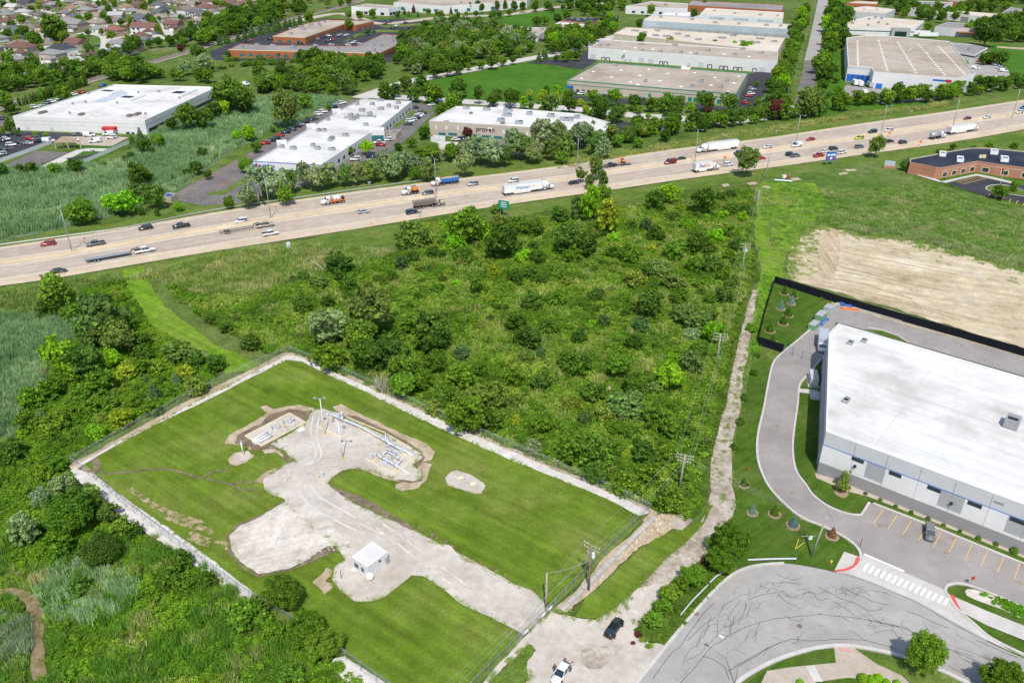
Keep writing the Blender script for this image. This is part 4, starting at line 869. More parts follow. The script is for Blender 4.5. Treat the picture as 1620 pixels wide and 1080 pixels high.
mb.add(vs,fs); mb.obj('dish',M['white'],t,True)
mb = MB(); mb.tube([Vector((0,0,.8)),Vector((0,0,1.15))+ang*.7],.025,6); mb.box(Vector((0,0,1.15))+ang*.72,(.12,.12,.12)); mb.obj('feed_arm',M['grey'],t)
# --- pavilion, dumpster enclosure, small transformer building
def pavilion(px,label):
    a,b_,c,d_ = [G(x,y,3.0) for x,y in px]; o = (a+b_+c+d_)/4; t = thing('pavilion',label,'pavilion',(o.x,o.y,0))
    o = Vector((o.x,o.y,0)); r1 = a.lerp(d_,.5).lerp(b_.lerp(c,.5),.3); r2 = a.lerp(d_,.5).lerp(b_.lerp(c,.5),.7); r1.z = r2.z = 5.4
    mb = MB(); V = [p-o for p in (a,b_,c,d_,r1,r2)]
    mb.add(V,[(0,1,5,4),(1,2,5),(2,3,4,5),(3,0,4),(3,2,1,0)]); rf_ = mb.obj('roof',M['roofc'],t); rf_.color = (.30,.23,.17,1)
    for p in (a,b_,c,d_,a.lerp(b_,.5),d_.lerp(c,.5)):
        p = (p-o)*.88; mb = MB(); mb.box((p.x,p.y,1.45),(.4,.4,2.9)); mb.obj('post',M['wtan'],t,fix=False)
pavilion(Z(0,120,6.75)("565,715 870,712 790,688 655,690"),'open picnic pavilion with brown hipped roof beside the paved court')
def lowbox(name,label,cat,px,h,wall,roofm=None,open_=True):
    b = building(name,label,cat,px,h,wall,roofm or wall,h-.15 if open_ else .1); return b
b = lowbox('bin_enclosure','open-topped block wall enclosure round a blue skip at the end of the parking lot','enclosure',Z(0,200,4)("1030,442 1062,418 1115,424 1078,448"),2.2,'wtan','oldasphalt')
p = G(*Z(0,200,4)("1068,440")[0],1); mb = MB(); mb.box((0,0,.9),(2.8,1.8,1.2),.3); mb.box((0,0,1.55),(2.9,1.9,.1),.3)
o = mb.obj('waste_skip',M['blue'],fix=False); o.location = (p.x,p.y,.3); tag(o,'blue lidded skip inside the block wall enclosure','skip')
b = building('equipment_enclosure','pale block wall plant enclosure beside the white office block','enclosure',z2("1068,845 1095,825 1180,818 1145,850"),2.6,'wtan','roofgrey',1.2); units(b,z2("1100,845 1130,825 1155,825"),(2,1.5,.8),'grey')
b = building('equipment_enclosure','white fenced yard of tanks in front of the tan office building','enclosure',Z(660,0,4)("85,868 105,855 178,862 176,880"),2.2,'wwhite','roofgrey',1.4); units(b,Z(660,0,4)("130,868"),(2,1.4,.8),'white')
b = building('dock_platform','pale concrete slab shelter below the tan office parking','shelter',Z(660,0,4)("98,925 140,893 262,900 232,938"),1.2,'wcream','paleconc',.05)
# ------------------------------------------------------------------ plants: prototypes (unit width, unit height)
PC = bpy.data.collections.new('plant_sources')
def quads_mesh(name,cen,nor,size,mats,asp=1.0,extra=None,seed=0):
    rg = np.random.default_rng(seed); n = len(cen)
    nor = nor/np.maximum(1e-6,np.linalg.norm(nor,axis=1,keepdims=True)); t = rg.normal(size=(n,3)); t -= nor*(t*nor).sum(1,keepdims=True); t /= np.linalg.norm(t,axis=1,keepdims=True)
    b = np.cross(nor,t); s = (size*rg.uniform(.6,1.35,n))[:,None]
    fold = nor*s*.25
    V = np.stack([cen-t*s*asp,cen-b*s+fold,cen+t*s*asp,cen+b*s+fold],1).reshape(-1,3)*1.0
    Fc = np.arange(4*n).reshape(n,4); me = bpy.data.meshes.new(name)
    ev,ef = ([],[]) if extra is None else (extra.v,extra.f)
    nv = 4*n; verts = np.vstack([V,np.array(ev).reshape(-1,3)]) if len(ev) else V
    me.vertices.add(len(verts)); me.vertices.foreach_set('co',verts.astype(np.float32).ravel())
    lp = Fc.ravel().tolist(); st = list(range(0,4*n,4)); mi = [0]*n
    for f in ef: st.append(len(lp)); lp += [nv+i for i in f]; mi.append(1)
    me.loops.add(len(lp)); me.loops.foreach_set('vertex_index',lp); me.polygons.add(len(st)); me.polygons.foreach_set('loop_start',st)
    for m in mats: me.materials.append(m)
    me.polygons.foreach_set('material_index',mi); me.update(calc_edges=True); me.validate(); return me
def limbs(seed,top=.62,n=6,r=.022,spread=.3):
    rr = random.Random(seed); mb = MB(); lean = Vector((rr.uniform(-.04,.04),rr.uniform(-.04,.04),0))
    mb.tube([(0,0,-.02),lean*.4+Vector((0,0,top*.45)),lean+Vector((0,0,top))],[r*1.25,r*.85,r*.45],7)
    for k in range(n):
        a = 2*PI*k/n+rr.uniform(-.4,.4); z0 = top*rr.uniform(.4,.9); L = spread*rr.uniform(.7,1.2)
        p0 = lean*(z0/top)+Vector((0,0,z0)); p1 = p0+Vector((math.cos(a)*L*.5,math.sin(a)*L*.5,.12)); p2 = p0+Vector((math.cos(a)*L,math.sin(a)*L,.26))
        mb.tube([p0,p1,p2],[r*.5,r*.35,r*.15],5)
    return mb
def crown_cloud(seed,nc,per,leaf,rad=(.42,.42,.36),cz=.60,cr=(.09,.17),squash=1.0,hollow=.55,low=.12,lobes=4):
    rg = np.random.default_rng(seed); cs = []; rs = []
    lob = [(rg.uniform(-.16,.16),rg.uniform(-.16,.16),rg.uniform(-.12,.14)) for _ in range(lobes)]
    while len(cs) < nc:
        d = rg.normal(size=3); d /= np.linalg.norm(d); q = rg.uniform(hollow,1)**.6
        o = lob[rg.integers(lobes)]
        p = np.array([d[0]*rad[0]*q*.78+o[0],d[1]*rad[1]*q*.78+o[1],cz+d[2]*rad[2]*q*.85+o[2]])
        if p[2] < low+.08: continue
        cs.append(p); rs.append(rg.uniform(*cr)*(.8+.4*rg.random()))
    C_ = []; N_ = []
    for p,r in zip(cs,rs):
        d = rg.normal(size=(per,3)); d[:,2] = d[:,2]*.8+.35; d /= np.linalg.norm(d,axis=1,keepdims=True)
        k = rg.uniform(.55,1.08,per)[:,None]
        C_.append(p+d*r*k*np.array([1,1,squash])); N_.append(d*.9+rg.normal(size=(per,3))*.55)
    return np.vstack(C_),np.vstack(N_)
LM,BM = M['leaf'],M['bark']
PR = {}
def mk(kind,i,cen,nor,leaf,asp=1.0,extra=None,both=True):
    me = quads_mesh('crown',cen,nor,leaf,[LM,BM],asp,None,i)
    PR.setdefault(kind,[]).append(me)
    if both:
        m2 = quads_mesh('tree',cen,nor,leaf,[LM,BM],asp,extra,i) if extra else me
        PR.setdefault(kind+'_whole',[]).append(m2)
def wind(name,mb): me = mb.mesh(name,[M['bark']],True); return me
TRUNKS = [wind('trunk',limbs(50+i)) for i in range(4)]; THIN = [wind('trunk',limbs(60+i,.7,7,.016,.22)) for i in range(2)]
for i in range(7):
    c,n = crown_cloud(100+i,46,46,0,rad=(.43,.43,.37),lobes=5); mk('tree',i,c,n,.040,1.0,limbs(50+i % 4))
for i in range(3):   # close-up trees, finer leaves
    c,n = crown_cloud(200+i,140,130,0,rad=(.42,.42,.38),cr=(.055,.12),lobes=7); mk('neartree',i,c,n,.0145,1.2,None,False)
for i in range(4):   # grey poplars: taller, open, small clumps
    c,n = crown_cloud(300+i,60,34,0,rad=(.40,.40,.40),cz=.58,cr=(.06,.12),hollow=.2,lobes=6,low=.18); mk('poplar',i,c,n,.034,1.3,limbs(60+i % 2,.75,7,.016,.25))
for i in range(5):   # shrubs, down to the ground
    c,n = crown_cloud(400+i,44,46,0,rad=(.44,.44,.46),cz=.42,cr=(.10,.18),low=-.02,lobes=5); c[:,2] = np.abs(c[:,2]); mk('shrub',i,c,n,.042)
for i in range(3):   # spruces
    rg = np.random.default_rng(500+i); C_ = []; N_ = []
    for lv in range(17):
        z = .05+.92*lv/17; R = .46*(1-z)**.85+.02; nb = max(5,int(15*(1-z)+4))
        for k in range(nb):
            a = 2*PI*k/nb+rg.uniform(-.25,.25)+lv; R2 = R*rg.uniform(.75,1.1); m = max(4,int(20*R2/.46)+2); t = np.sqrt(rg.uniform(.03,1,m))
            pos = np.stack([np.cos(a)*R2*t,np.sin(a)*R2*t,z-.07*t*(R2/.4)+rg.normal(size=m)*.008],1); w_ = rg.normal(size=(m,3))*.03*t[:,None]; C_.append(pos+w_); N_.append(np.stack([np.cos(a)*.35+rg.normal(size=m)*.3,np.sin(a)*.35+rg.normal(size=m)*.3,np.ones(m)],1))
    mb = MB(); mb.tube([(0,0,-.02),(0,0,.95)],[.02,.004],6); mk('spruce',i,np.vstack(C_),np.vstack(N_),.026,1.5,mb)
STEM = wind('trunk',(lambda m: (m.tube([(0,0,-.02),(0,0,.95)],[.02,.004],6),m)[1])(MB()))
for i in range(3):   # clipped columns
    rg = np.random.default_rng(600+i); m = 1300; d = rg.normal(size=(m,3)); d /= np.linalg.norm(d,axis=1,keepdims=True); k = rg.uniform(.8,1.05,m)[:,None]
    c = d*k*np.array([.42,.42,.5])+np.array([0,0,.5]); mk('column',i,c,d+rg.normal(size=(m,3))*.5,.045)
for i in range(3):   # clipped mounds
    rg = np.random.default_rng(650+i); m = 1500; d = rg.normal(size=(m,3)); d[:,2] = np.abs(d[:,2]); d /= np.linalg.norm(d,axis=1,keepdims=True); k = rg.uniform(.85,1.03,m)[:,None]
    c = d*k*np.array([.48,.48,.95]); mk('mound',i,c,d+rg.normal(size=(m,3))*.4,.04)
def blades(seed,n,hgt,wid,spread,lean=.25):
    rr = random.Random(seed); mb = MB()
    for k in range(n):
        a = rr.uniform(0,2*PI); r_ = spread*math.sqrt(rr.random()); x,y = r_*math.cos(a),r_*math.sin(a); h_ = hgt*rr.uniform(.6,1.15); b_ = rr.uniform(0,2*PI); dx,dy = math.cos(b_)*wid,math.sin(b_)*wid; lx,ly = rr.gauss(0,lean)*h_,rr.gauss(0,lean)*h_
        mb.add([(x-dx,y-dy,0),(x+dx,y+dy,0),(x+dx*.8+lx*.5,y+dy*.8+ly*.5,h_*.65),(x-dx*.8+lx*.5,y-dy*.8+ly*.5,h_*.65),(x+lx,y+ly,h_)],[(0,1,2,3),(3,2,4)])
    return mb.mesh('blades',[M['blade']],fix=False)
PR['reed'] = [blades(i,46,1.9,.045,.8,.16) for i in range(3)]
PR['tuft'] = [blades(20+i,34,.55,.03,.55,.5) for i in range(3)]
for i in range(4):
    c,n = crown_cloud(700+i,14,24,0,rad=(.42,.42,.3),cz=.3,cr=(.12,.2),low=-.2,lobes=4); c[:,2] = np.abs(c[:,2]); PR.setdefault('herb',[]).append(quads_mesh('herb',c,n,.047,[LM],1.3,None,i))
# ------------------------------------------------------------------ scattered cover (nobody could count it)
GN = {}
def scatter_group(kind):
    if kind in GN: return GN[kind]
    col = bpy.data.collections.new('source_'+kind)
    for i,me in enumerate(PR[kind]): col.objects.link(bpy.data.objects.new('%s_%02d' % (kind,i),me))
    g = bpy.data.node_groups.new('scatter_'+kind,'GeometryNodeTree'); g.interface.new_socket('Geometry',in_out='INPUT',socket_type='NodeSocketGeometry'); g.interface.new_socket('Geometry',in_out='OUTPUT',socket_type='NodeSocketGeometry')
    N = g.nodes; gi = N.new('NodeGroupInput'); go = N.new('NodeGroupOutput'); ip = N.new('GeometryNodeInstanceOnPoints'); ci = N.new('GeometryNodeCollectionInfo')
    ci.inputs['Collection'].default_value = col; ci.inputs['Separate Children'].default_value = True; ci.inputs['Reset Children'].default_value = True; ip.inputs['Pick Instance'].default_value = True
    def na(nm,ty):
        a = N.new('GeometryNodeInputNamedAttribute'); a.data_type = ty; a.inputs['Name'].default_value = nm; return [o for o in a.outputs if o.enabled and o.name == 'Attribute'][0]
    l = g.links.new; l(gi.outputs[0],ip.inputs['Points']); l(ci.outputs[0],ip.inputs['Instance']); l(na('pick','INT'),ip.inputs['Instance Index']); l(na('turn','FLOAT_VECTOR'),ip.inputs['Rotation']); l(na('size','FLOAT_VECTOR'),ip.inputs['Scale']); l(ip.outputs[0],go.inputs[0])
    GN[kind] = g; return g
def scatter(name,kind,P,size,cols,label,seed=0):
    n = len(P); rg = np.random.default_rng(seed); me = bpy.data.meshes.new(name); me.vertices.add(n); me.vertices.foreach_set('co',np.asarray(P,np.float32).ravel())
    a = me.attributes.new('pick','INT','POINT'); a.data.foreach_set('value',rg.integers(0,len(PR[kind]),n).astype(np.int32))
    t = np.zeros((n,3),np.float32); t[:,2] = rg.uniform(0,6.28,n); a = me.attributes.new('turn','FLOAT_VECTOR','POINT'); a.data.foreach_set('vector',t.ravel())
    a = me.attributes.new('size','FLOAT_VECTOR','POINT'); a.data.foreach_set('vector',np.asarray(size,np.float32).ravel())
    a = me.attributes.new('color','FLOAT_COLOR','POINT'); a.data.foreach_set('color',np.hstack([cols,np.ones((n,1))]).astype(np.float32).ravel())
    o = bpy.data.objects.new(name,me); C.objects.link(o); md = o.modifiers.new('scatter','NODES'); md.node_group = scatter_group(kind)
    o['kind'] = 'stuff'; o['label'] = label; return o
def inside(poly,P):
    x,y = P[:,0],P[:,1]; r = np.zeros(len(P),bool); n = len(poly)
    for i in range(n):
        x0,y0 = poly[i][:2]; x1,y1 = poly[(i+1) % n][:2]
        if y0 == y1: continue
        c = ((y0 > y) != (y1 > y)) & (x < (x1-x0)*(y-y0)/(y1-y0)+x0); r ^= c
    return r
def world(pts): return [tuple(G(*p).xy) for p in pts]
def sample(poly,dens,seed,holes=()):
    A = np.array(poly); lo,hi = A.min(0),A.max(0); rg = np.random.default_rng(seed); n = int((hi-lo).prod()*dens)
    P = rg.uniform(lo,hi,(n,2)); P = P[inside(poly,P)]
    for h in holes: P = P[~inside(h,P)]
    return P
def patches(P,scale,seed,octs=3):
    v = np.array([mnoise.fractal(Vector((p[0]/scale+seed*17.1,p[1]/scale,seed)),.8,2.1,octs) for p in P]); return np.clip(.5+v*.55,0,1)
def mixc(v,stops):
    s = np.array([k for k,_ in stops]); c = np.array([k for _,k in stops]); return np.stack([np.interp(v,s,c[:,j]) for j in range(3)],1)
def cover(name,kind,px,dens,w,h,stops,label,seed,pscale=9,z=.1,holes=(),keep=None):
    poly = world(nums(px) if isinstance(px,str) else px); P = sample(poly,dens,seed,holes); v = patches(P,pscale,seed); rg = np.random.default_rng(seed+1)
    if keep is not None:
        q = patches(P,keep[0],seed+5); m = q > keep[1]; P,v = P[m],v[m]
    n = len(P); k = rg.uniform(.65,1.35,n); hh = patches(P,pscale*.7,seed+9)
    s = np.stack([w*k,w*k,h*k*(.6+.8*hh)],1); c = mixc(np.clip(v+rg.normal(size=n)*.1,0,1),stops)*rg.uniform(.8,1.2,(n,1))
    return scatter(name,kind,np.hstack([P,np.full((n,1),z)]),s,c,label,seed)
DK,MD,BR,YL,OL,GY,SPR,RD,DG = (.044,.086,.012),(.070,.130,.013),(.10,.205,.011),(.145,.195,.016),(.10,.14,.024),(.125,.165,.075),(.055,.10,.032),(.07,.025,.022),(.075,.12,.027)
STRAW = (.22,.20,.09)
HOLES = [world(P_(s)) for s in ("192,428 225,422 240,455 262,485 295,510 340,545 415,578 398,587 350,592 352,575 330,560 285,545 250,525 225,500 205,470",)]
SCR = "640,398 640,366 700,350 800,352 900,342 1000,326 1100,312 1190,300 1188,380 1186,430 1162,510 1149,570 1136,640 1115,720 1104,790 1088,828 1040,803 980,783 700,662 520,582 470,558 425,560 380,535 330,510 290,480 262,450 330,470 420,462 520,432"
cover('undergrowth','herb',SCR,.82,2.4,1.2,[(0,(.045,.09,.012)),(.35,(.065,.13,.012)),(.6,(.095,.165,.018)),(.85,(.14,.19,.03))],'mixed green undergrowth covering the old field behind the compound',1,11,holes=[world(TRK)])
cover('tall_grass','tuft',SCR,.3,1.8,2.2,[(0,(.11,.16,.03)),(1,(.19,.20,.07))],'pale seeding tall grass among the shrubs of the old field',2,8,keep=(14,.52))
LEFT = "-90,790 20,705 60,625 110,565 130,505 110,480 140,455 195,445 215,480 240,520 290,548 340,580 345,596 130,712 103,735 125,780 190,828 250,868 390,955 480,1010 540,1052 600,1130 -260,1130"
WH = [[(p.x-1.5,p.y-.6) for p in WPATH]+[(p.x+1.5,p.y+.8) for p in reversed(WPATH)]]
cover('undergrowth','herb',LEFT,1.0,2.0,1.2,[(0,(.045,.095,.012)),(.4,(.07,.145,.012)),(.75,(.10,.18,.014)),(1,(.13,.17,.03))],'dense green undergrowth left of the compound fence',3,9,holes=WH)
cover('tall_grass','reed',"-60,830 60,860 170,860 240,850 330,900 400,965 480,1015 540,1055 600,1130 -200,1130",1.1,.9,.8,[(0,(.05,.12,.012)),(.5,(.07,.15,.02)),(.8,(.15,.19,.05)),(1,(.22,.21,.10))],'tall green and straw coloured grass in the near left corner',4,6,keep=(9,.42),holes=WH)
cover('reeds','reed',"60,935 80,905 120,890 180,900 220,925 215,960 160,985 90,985 65,970",1.8,.8,.8,[(0,(.12,.20,.09)),(1,(.20,.27,.15))],'patch of pale green reeds beside the worn path',5,5)
cover('reeds','reed',"-60,985 0,970 45,980 55,1010 40,1050 -20,1080 -80,1060",1.8,.8,.8,[(0,(.10,.15,.08)),(1,(.18,.21,.13))],'patch of grey-green reeds at the near left edge',6,5)
REED = [(0,(.075,.13,.055)),(.45,(.10,.165,.075)),(.8,(.135,.20,.10)),(1,(.18,.21,.11))]
cover('reeds','reed',"-60,264 60,270 110,260 180,260 240,217 270,192 350,167 420,154 500,152 540,158 456,194 396,222 358,243 296,287 262,312 200,335 100,360 -60,392",.30,1.5,1.0,REED,'wide bed of blue-green reeds between the factory and the highway',7,22)
cover('reeds','reed',"-60,480 20,500 70,500 128,510 122,530 100,558 66,590 70,612 45,640 22,692 0,692 -60,720",1.0,1.1,.9,REED,'bed of blue-green reeds below the highway on the left',8,14)
cover('tall_grass','tuft',"195,445 280,420 340,405 470,387 600,395 620,400 560,425 470,445 400,470 330,470 270,452 240,440",.7,1.8,2.2,[(0,(.07,.13,.02)),(.5,(.12,.16,.04)),(1,(.20,.19,.09))],'dry tall grass below the highway verge',9,10)
cover('tall_grass','tuft',"-60,470 60,455 190,432 200,445 130,460 110,480 130,500 70,498 -60,478",.7,1.8,2.0,[(0,(.06,.12,.02)),(1,(.13,.15,.05))],'rough grass along the near edge of the highway',10,10)
cover('weeds','tuft',"1200,300 1260,290 1300,300 1420,300 1440,285 1560,318 1640,335 1640,440 1500,405 1400,380 1300,352 1255,372 1240,400 1212,395",.35,1.6,1.1,[(0,(.05,.12,.014)),(.6,(.09,.15,.03)),(1,(.18,.18,.08))],'patchy weeds and grass over the rough field by the clinic',11,14)
cover('weeds','tuft',"1345,368 1420,374 1480,388 1560,412 1640,434 1640,420 1560,398 1480,375 1420,364 1350,358",.9,1.8,1.6,[(0,(.07,.12,.03)),(1,(.17,.18,.09))],'band of tall weeds along the edge of the graded earth',12,8)
cover('weeds','herb',"1192,400 1198,420 1190,440 1172,500 1162,550 1150,600 1137,660 1124,720 1112,790 1104,800 1122,700 1144,600 1154,540 1168,470",.8,1.4,.9,[(0,DK),(1,(.09,.15,.02))],'weeds along the edge of the broken gravel track',13,6)
cover('weeds','tuft',"1212,430 1222,440 1212,480 1196,540 1206,550 1190,575 1186,560 1192,525 1200,480",1.2,1.4,1.3,[(0,(.07,.17,.015)),(1,(.12,.2,.03))],'bright weeds between the gravel track and the black fence',14,6)
cover('tall_grass','tuft',"880,268 1000,247 1100,231 1215,212 1320,192 1420,178 1500,168 1500,162 1420,172 1320,186 1200,205 1100,222 1000,236 930,246 900,256",.5,1.8,1.6,[(0,(.09,.14,.03)),(1,(.22,.2,.08))],'golden grass between the highway and the far hedge',15,14)
cover('weeds','herb',"1003,998 1018,985 1062,935 1112,885 1150,862 1163,905 1130,932 1085,982 1052,1018",.9,1.3,.8,[(0,DK),(1,(.09,.15,.02))],'weeds under the roadside shrubs',16,4)
cover('planting','herb',Z(1480,860,4.907)("330,380 400,398 540,452 700,508 720,570 690,580 620,572 540,520 470,470 360,430"),5,1.2,.8,[(0,(.05,.14,.01)),(1,(.09,.2,.015))],'bed of bright green ground cover on the traffic island',17,4)

cover('weeds','tuft',"1243,442 1252,395 1266,372 1292,364 1293,400 1292,440",.28,1.5,.9,[(0,(.07,.14,.02)),(1,(.16,.18,.06))],'sparse weeds at the edge of the graded earth',18,5)
cover('weeds','tuft',"1330,370 1400,378 1480,396 1560,420 1640,445 1640,470 1500,420 1400,396 1335,385",.10,1.4,.9,[(0,(.07,.14,.02)),(1,(.18,.18,.08))],'scattered weeds on the graded earth',19,5,keep=(10,.5))
def edge(label,lines,dens,wid,w,h,stops,seed):
    P = []; rr = random.Random(seed)
    for pts,cl in lines:
        w_ = [G(*p) for p in pts]
        for a,b_ in zip(w_,w_[1:]+(w_[:1] if cl else [])):
            for k in range(int((b_-a).length*dens)): q_ = a.lerp(b_,rr.random()); P.append((q_.x+rr.gauss(0,wid),q_.y+rr.gauss(0,wid)))
    P = np.array(P); n = len(P); v = patches(P,5,seed); k = np.array([rr.uniform(.5,1.3) for _ in range(n)]); m = v > .38; P,v,k = P[m],v[m],k[m]
    scatter('grass','tuft',np.hstack([P,np.full((len(P),1),.3)]),np.stack([w*k,w*k,h*k],1),mixc(v,stops),label,seed)
LG = [(0,(.07,.13,.015)),(1,(.13,.18,.04))]
edge('ragged grass along the edges of the gravel yard',[(YARD,True),(P_("362,849 384,896 411,912 458,902 518,870 559,862"),False)],5,.3,.55,.35,LG,51)
edge('grass creeping over the edges of the compound gravel path',[(P_("180,706 300,643 392,596 455,571 520,594 640,652 760,708 880,758 1012,818"),False),(P_("150,752 200,790 270,838 340,890 400,938"),False)],4,.3,.5,.3,LG,52)
edge('weeds along both edges of the broken gravel track',[(TRK,True)],2.2,.45,.6,.45,[(0,(.06,.12,.012)),(1,(.15,.17,.05))],53)
edge('weeds growing between the ruts of the broken gravel track',[(L6("745,300 700,400 690,500 660,600 640,680 620,760 610,850 600,960"),False),(R6("560,60 540,150"),False)],2.2,.35,.7,.45,[(0,(.07,.14,.012)),(1,(.14,.17,.04))],54)
edge('ragged grass along the edges of the gravel apron',[(P_("872,967 912,978 940,982 975,962 1008,930"),False),(P_("1018,1000 1028,1020"),False),(P_("838,1020 815,1040 770,1082"),False),(P_("828,1045 835,1070 820,1110"),False)],7,.4,.7,.45,LG,55)
edge('tufts along the sides of the worn footpath',[([PX(p) for p in WPATH],False)],2,1.2,.6,.6,[(0,(.06,.12,.012)),(1,(.15,.16,.05))],56)
edge('weeds creeping over the rim of the graded earth',[(P_("1243,442 1250,400 1262,378 1290,362 1335,364 1362,376 1420,376 1480,390 1560,413 1640,436"),False)],9,1.6,1.2,.7,[(0,(.07,.14,.02)),(1,(.16,.18,.06))],57)
# ------------------------------------------------------------------ landmarks used to tell look-alikes apart in labels
LMK = []
for s in """797,320,the green highway sign|1312,250,the blue roadside sign|457,390,the white portable toilet|605,600,the bare dead tree|1074,776,the leaning triple-arm pole|1137,560,the pole with three crossarms
1172,415,the transformer pole by the bright strip|1196,335,the bare pole by the rough field|458,566,the top corner of the compound fence|112,740,the outermost corner of the compound fence|1028,812,the fence corner by the gravel track|700,675,the middle of the long compound fence
570,470,the fallen dead trunks|1205,430,the start of the broken track|945,310,the tall feathery tree|1183,270,the round tree by the highway sign poles|1387,245,the lone round tree by the clinic|515,520,the big silver shrub|960,605,the bare sandy patch
230,415,the head of the mown strip|330,535,the middle of the mown strip|390,585,the foot of the mown strip|60,590,the reed bed|190,660,the golden bush|60,950,the worn footpath|330,905,the side gravel path|590,1060,the near gravel path end
1100,930,the roadside guardrail|1465,1045,the street corner|1240,500,the black screen fence|690,310,the blue dump truck|835,300,the long box trailer|410,320,the overhead sign frame|455,265,the lettered white office|257,318,the bin enclosure|500,235,the white office front
640,180,the white office back door|560,150,the end of the white office|745,208,the tan office lettering|830,205,the tan office|960,205,the chamfered end of the tan office|125,212,the red awning|230,212,the factory corner|340,140,the far corner of the factory|100,142,the railway hedge
105,232,the picnic pavilion|60,255,the sports court|880,120,the green lawn|770,110,the curve of the side road|910,150,the blue entrance of the beige warehouse|1000,160,the beige warehouse|1160,155,the end of the beige warehouse|1080,175,the street of round trees|1255,160,the road junction
1240,110,the end of the white warehouse|1280,60,the straight service road|1320,90,the huge white warehouse|1335,150,the loading yard|1400,160,the highway hedge|1530,140,the blue entrance canopy|1590,115,the van car park|1440,80,the office wing|1430,45,the dark entrance portal
1560,60,the rust-red lean-to|1500,25,the long industrial building|1450,270,the clinic porch|1540,290,the clinic car park|1580,310,the clinic island|420,85,the long brick building|500,60,the upper brick building|600,80,the cranked grey roof end|640,50,the brick court car park
700,45,the tan garage meadow|830,50,the mauve-roofed warehouse|900,38,the tan brick garage|600,20,the white top warehouse|760,15,the conifer row|255,100,the railway curve|330,70,the railway bend|160,135,the factory rear wall|60,165,the column hedge|440,150,the wild meadow
180,100,the row of garden hedges|60,90,the grey-roofed bungalow|25,75,the brown-roofed corner house|180,45,the red-roofed house|120,40,the white-walled house|270,35,the twin-gabled house|340,30,the large red roofs|80,30,the northern streets|200,15,the top of the town|20,30,the edge of the town""".replace('\n','|').split('|'):
    a_,b_,t_ = s.split(',',2); LMK.append((G(float(a_),float(b_)),t_))
LABQ = []
ORD = ['first','second','third','fourth','fifth','sixth','seventh','eighth','ninth','tenth','eleventh','twelfth','thirteenth','fourteenth','fifteenth','sixteenth','seventeenth','eighteenth','nineteenth','twentieth']
ORD += ['twenty-'+o for o in ORD[:9]]+['thirtieth']+['thirty-'+o for o in ORD[:9]]+['fortieth']+['forty-'+o for o in ORD[:9]]
def by_landmark(o,look,p,within=None):
    L = LMK if within is None else [l for l in LMK if l[1] in within]
    j = min(range(len(L)),key=lambda k: (L[k][0]-p).length); LABQ.append((look,L[j][1],(L[j][0]-p).length,o))
def settle_labels():
    sets = {}
    for e in LABQ: sets.setdefault((e[0],e[1]),[]).append(e)
    for (look,lm),es in sets.items():
        es.sort(key=lambda e: e[2])
        for k,e in enumerate(es):
            e[3]['label'] = ('%s beside %s' % (look,lm)) if len(es) == 1 else '%s, %s such from %s' % (look,ORD[min(k,48)],lm)
# ------------------------------------------------------------------ houses of the town
def hip(w,d,z,r,ov=.5):
    mb = MB(); x,y = w/2+ov,d/2+ov; k = max(0,x-y*.95)
    mb.add([(-x,-y,z),(x,-y,z),(x,y,z),(-x,y,z),(-k,0,z+r),(k,0,z+r)],[(0,1,5,4),(1,2,5),(2,3,4,5),(3,0,4),(3,2,1,0)]); return mb
def gable(w,d,z,r,ov=.5):
    mb = MB(); x,y = w/2+ov,d/2+ov
    mb.add([(-x,-y,z),(x,-y,z),(x,y,z),(-x,y,z),(-x,0,z+r),(x,0,z+r)],[(0,1,5,4),(2,3,4,5),(1,2,5),(3,0,4),(3,2,1,0)]); return mb
HM = {}
def house_parts(t):
    if t in HM: return HM[t]
    r = random.Random(t); w,d = 15,10.5; two = t in (1,3); z = 5.2 if two else 2.9; wl = MB(); wl.prism([(-w/2,-d/2),(w/2,-d/2),(w/2,d/2),(-w/2,d/2)],0,z+.01)
    rf = hip(w,d,z,2.6) if t in (0,2,3) else gable(w,d,z,3.0)
    if t in (1,2,3):   # front wing with its own gable or hip
        n0 = len(rf.v); wl.prism([(1.5,-d/2-4),(w/2-.5,-d/2-4),(w/2-.5,-d/2+.2),(1.5,-d/2+.2)],0,2.9); cx = (w/2+1)/2+.1; hw = (w/2-2)/2+.5
        rf.add([(cx-hw,-d/2-4.5,2.9),(cx+hw,-d/2-4.5,2.9),(cx+hw,0,2.9),(cx-hw,0,2.9),(cx,-d/2-4.5 if t == 1 else -d/2-2,4.9),(cx,0,4.9)],[(0,4,5,3),(1,2,5,4),(0,1,4),(2,3,5)])
        wl.prism([(cx-hw+.5,-d/2-4.02),(cx,-d/2-4.02),(cx+hw-.5,-d/2-4.02),(cx+.01,-d/2-4)],2.8,2.9)
    if t == 1:
        wl.add([(w/2,-d/2,z),(w/2,d/2,z),(w/2,0,z+2.7)],[(0,1,2)]); wl.add([(-w/2,-d/2,z),(-w/2,d/2,z),(-w/2,0,z+2.7)],[(0,2,1)])
    P = {'wall': wl.mesh('wall',M['wall']),'roof': rf.mesh('roof',M['roofc'])}
    yw = -d/2-.03; ws = []
    for z0 in ((.9,3.4) if two else (.9,)):
        for x in ((-5.4,-2.4) if t else (-5.4,-1.8,1.8,5.2)):
            m = MB(); m.box((x,yw,z0+.65),(1.5,.08,1.3)); ws.append(m.mesh('window',M['glass'],fix=False))
    P['window'] = ws
    m = MB(); m.box(((w/2+1)/2 if t in (1,2,3) else 3.4,(-d/2-4.03) if t in (1,2,3) else yw-.02,1.1),(4.4,.08,2.2)); P['garage_door'] = m.mesh('garage_door',M['white'],fix=False)
    m = MB(); m.box((-3.5,1.5,z+2.2),(.9,.9,2.4)); P['chimney'] = m.mesh('chimney',M['brick2'],fix=False)
    HM[t] = P; return P
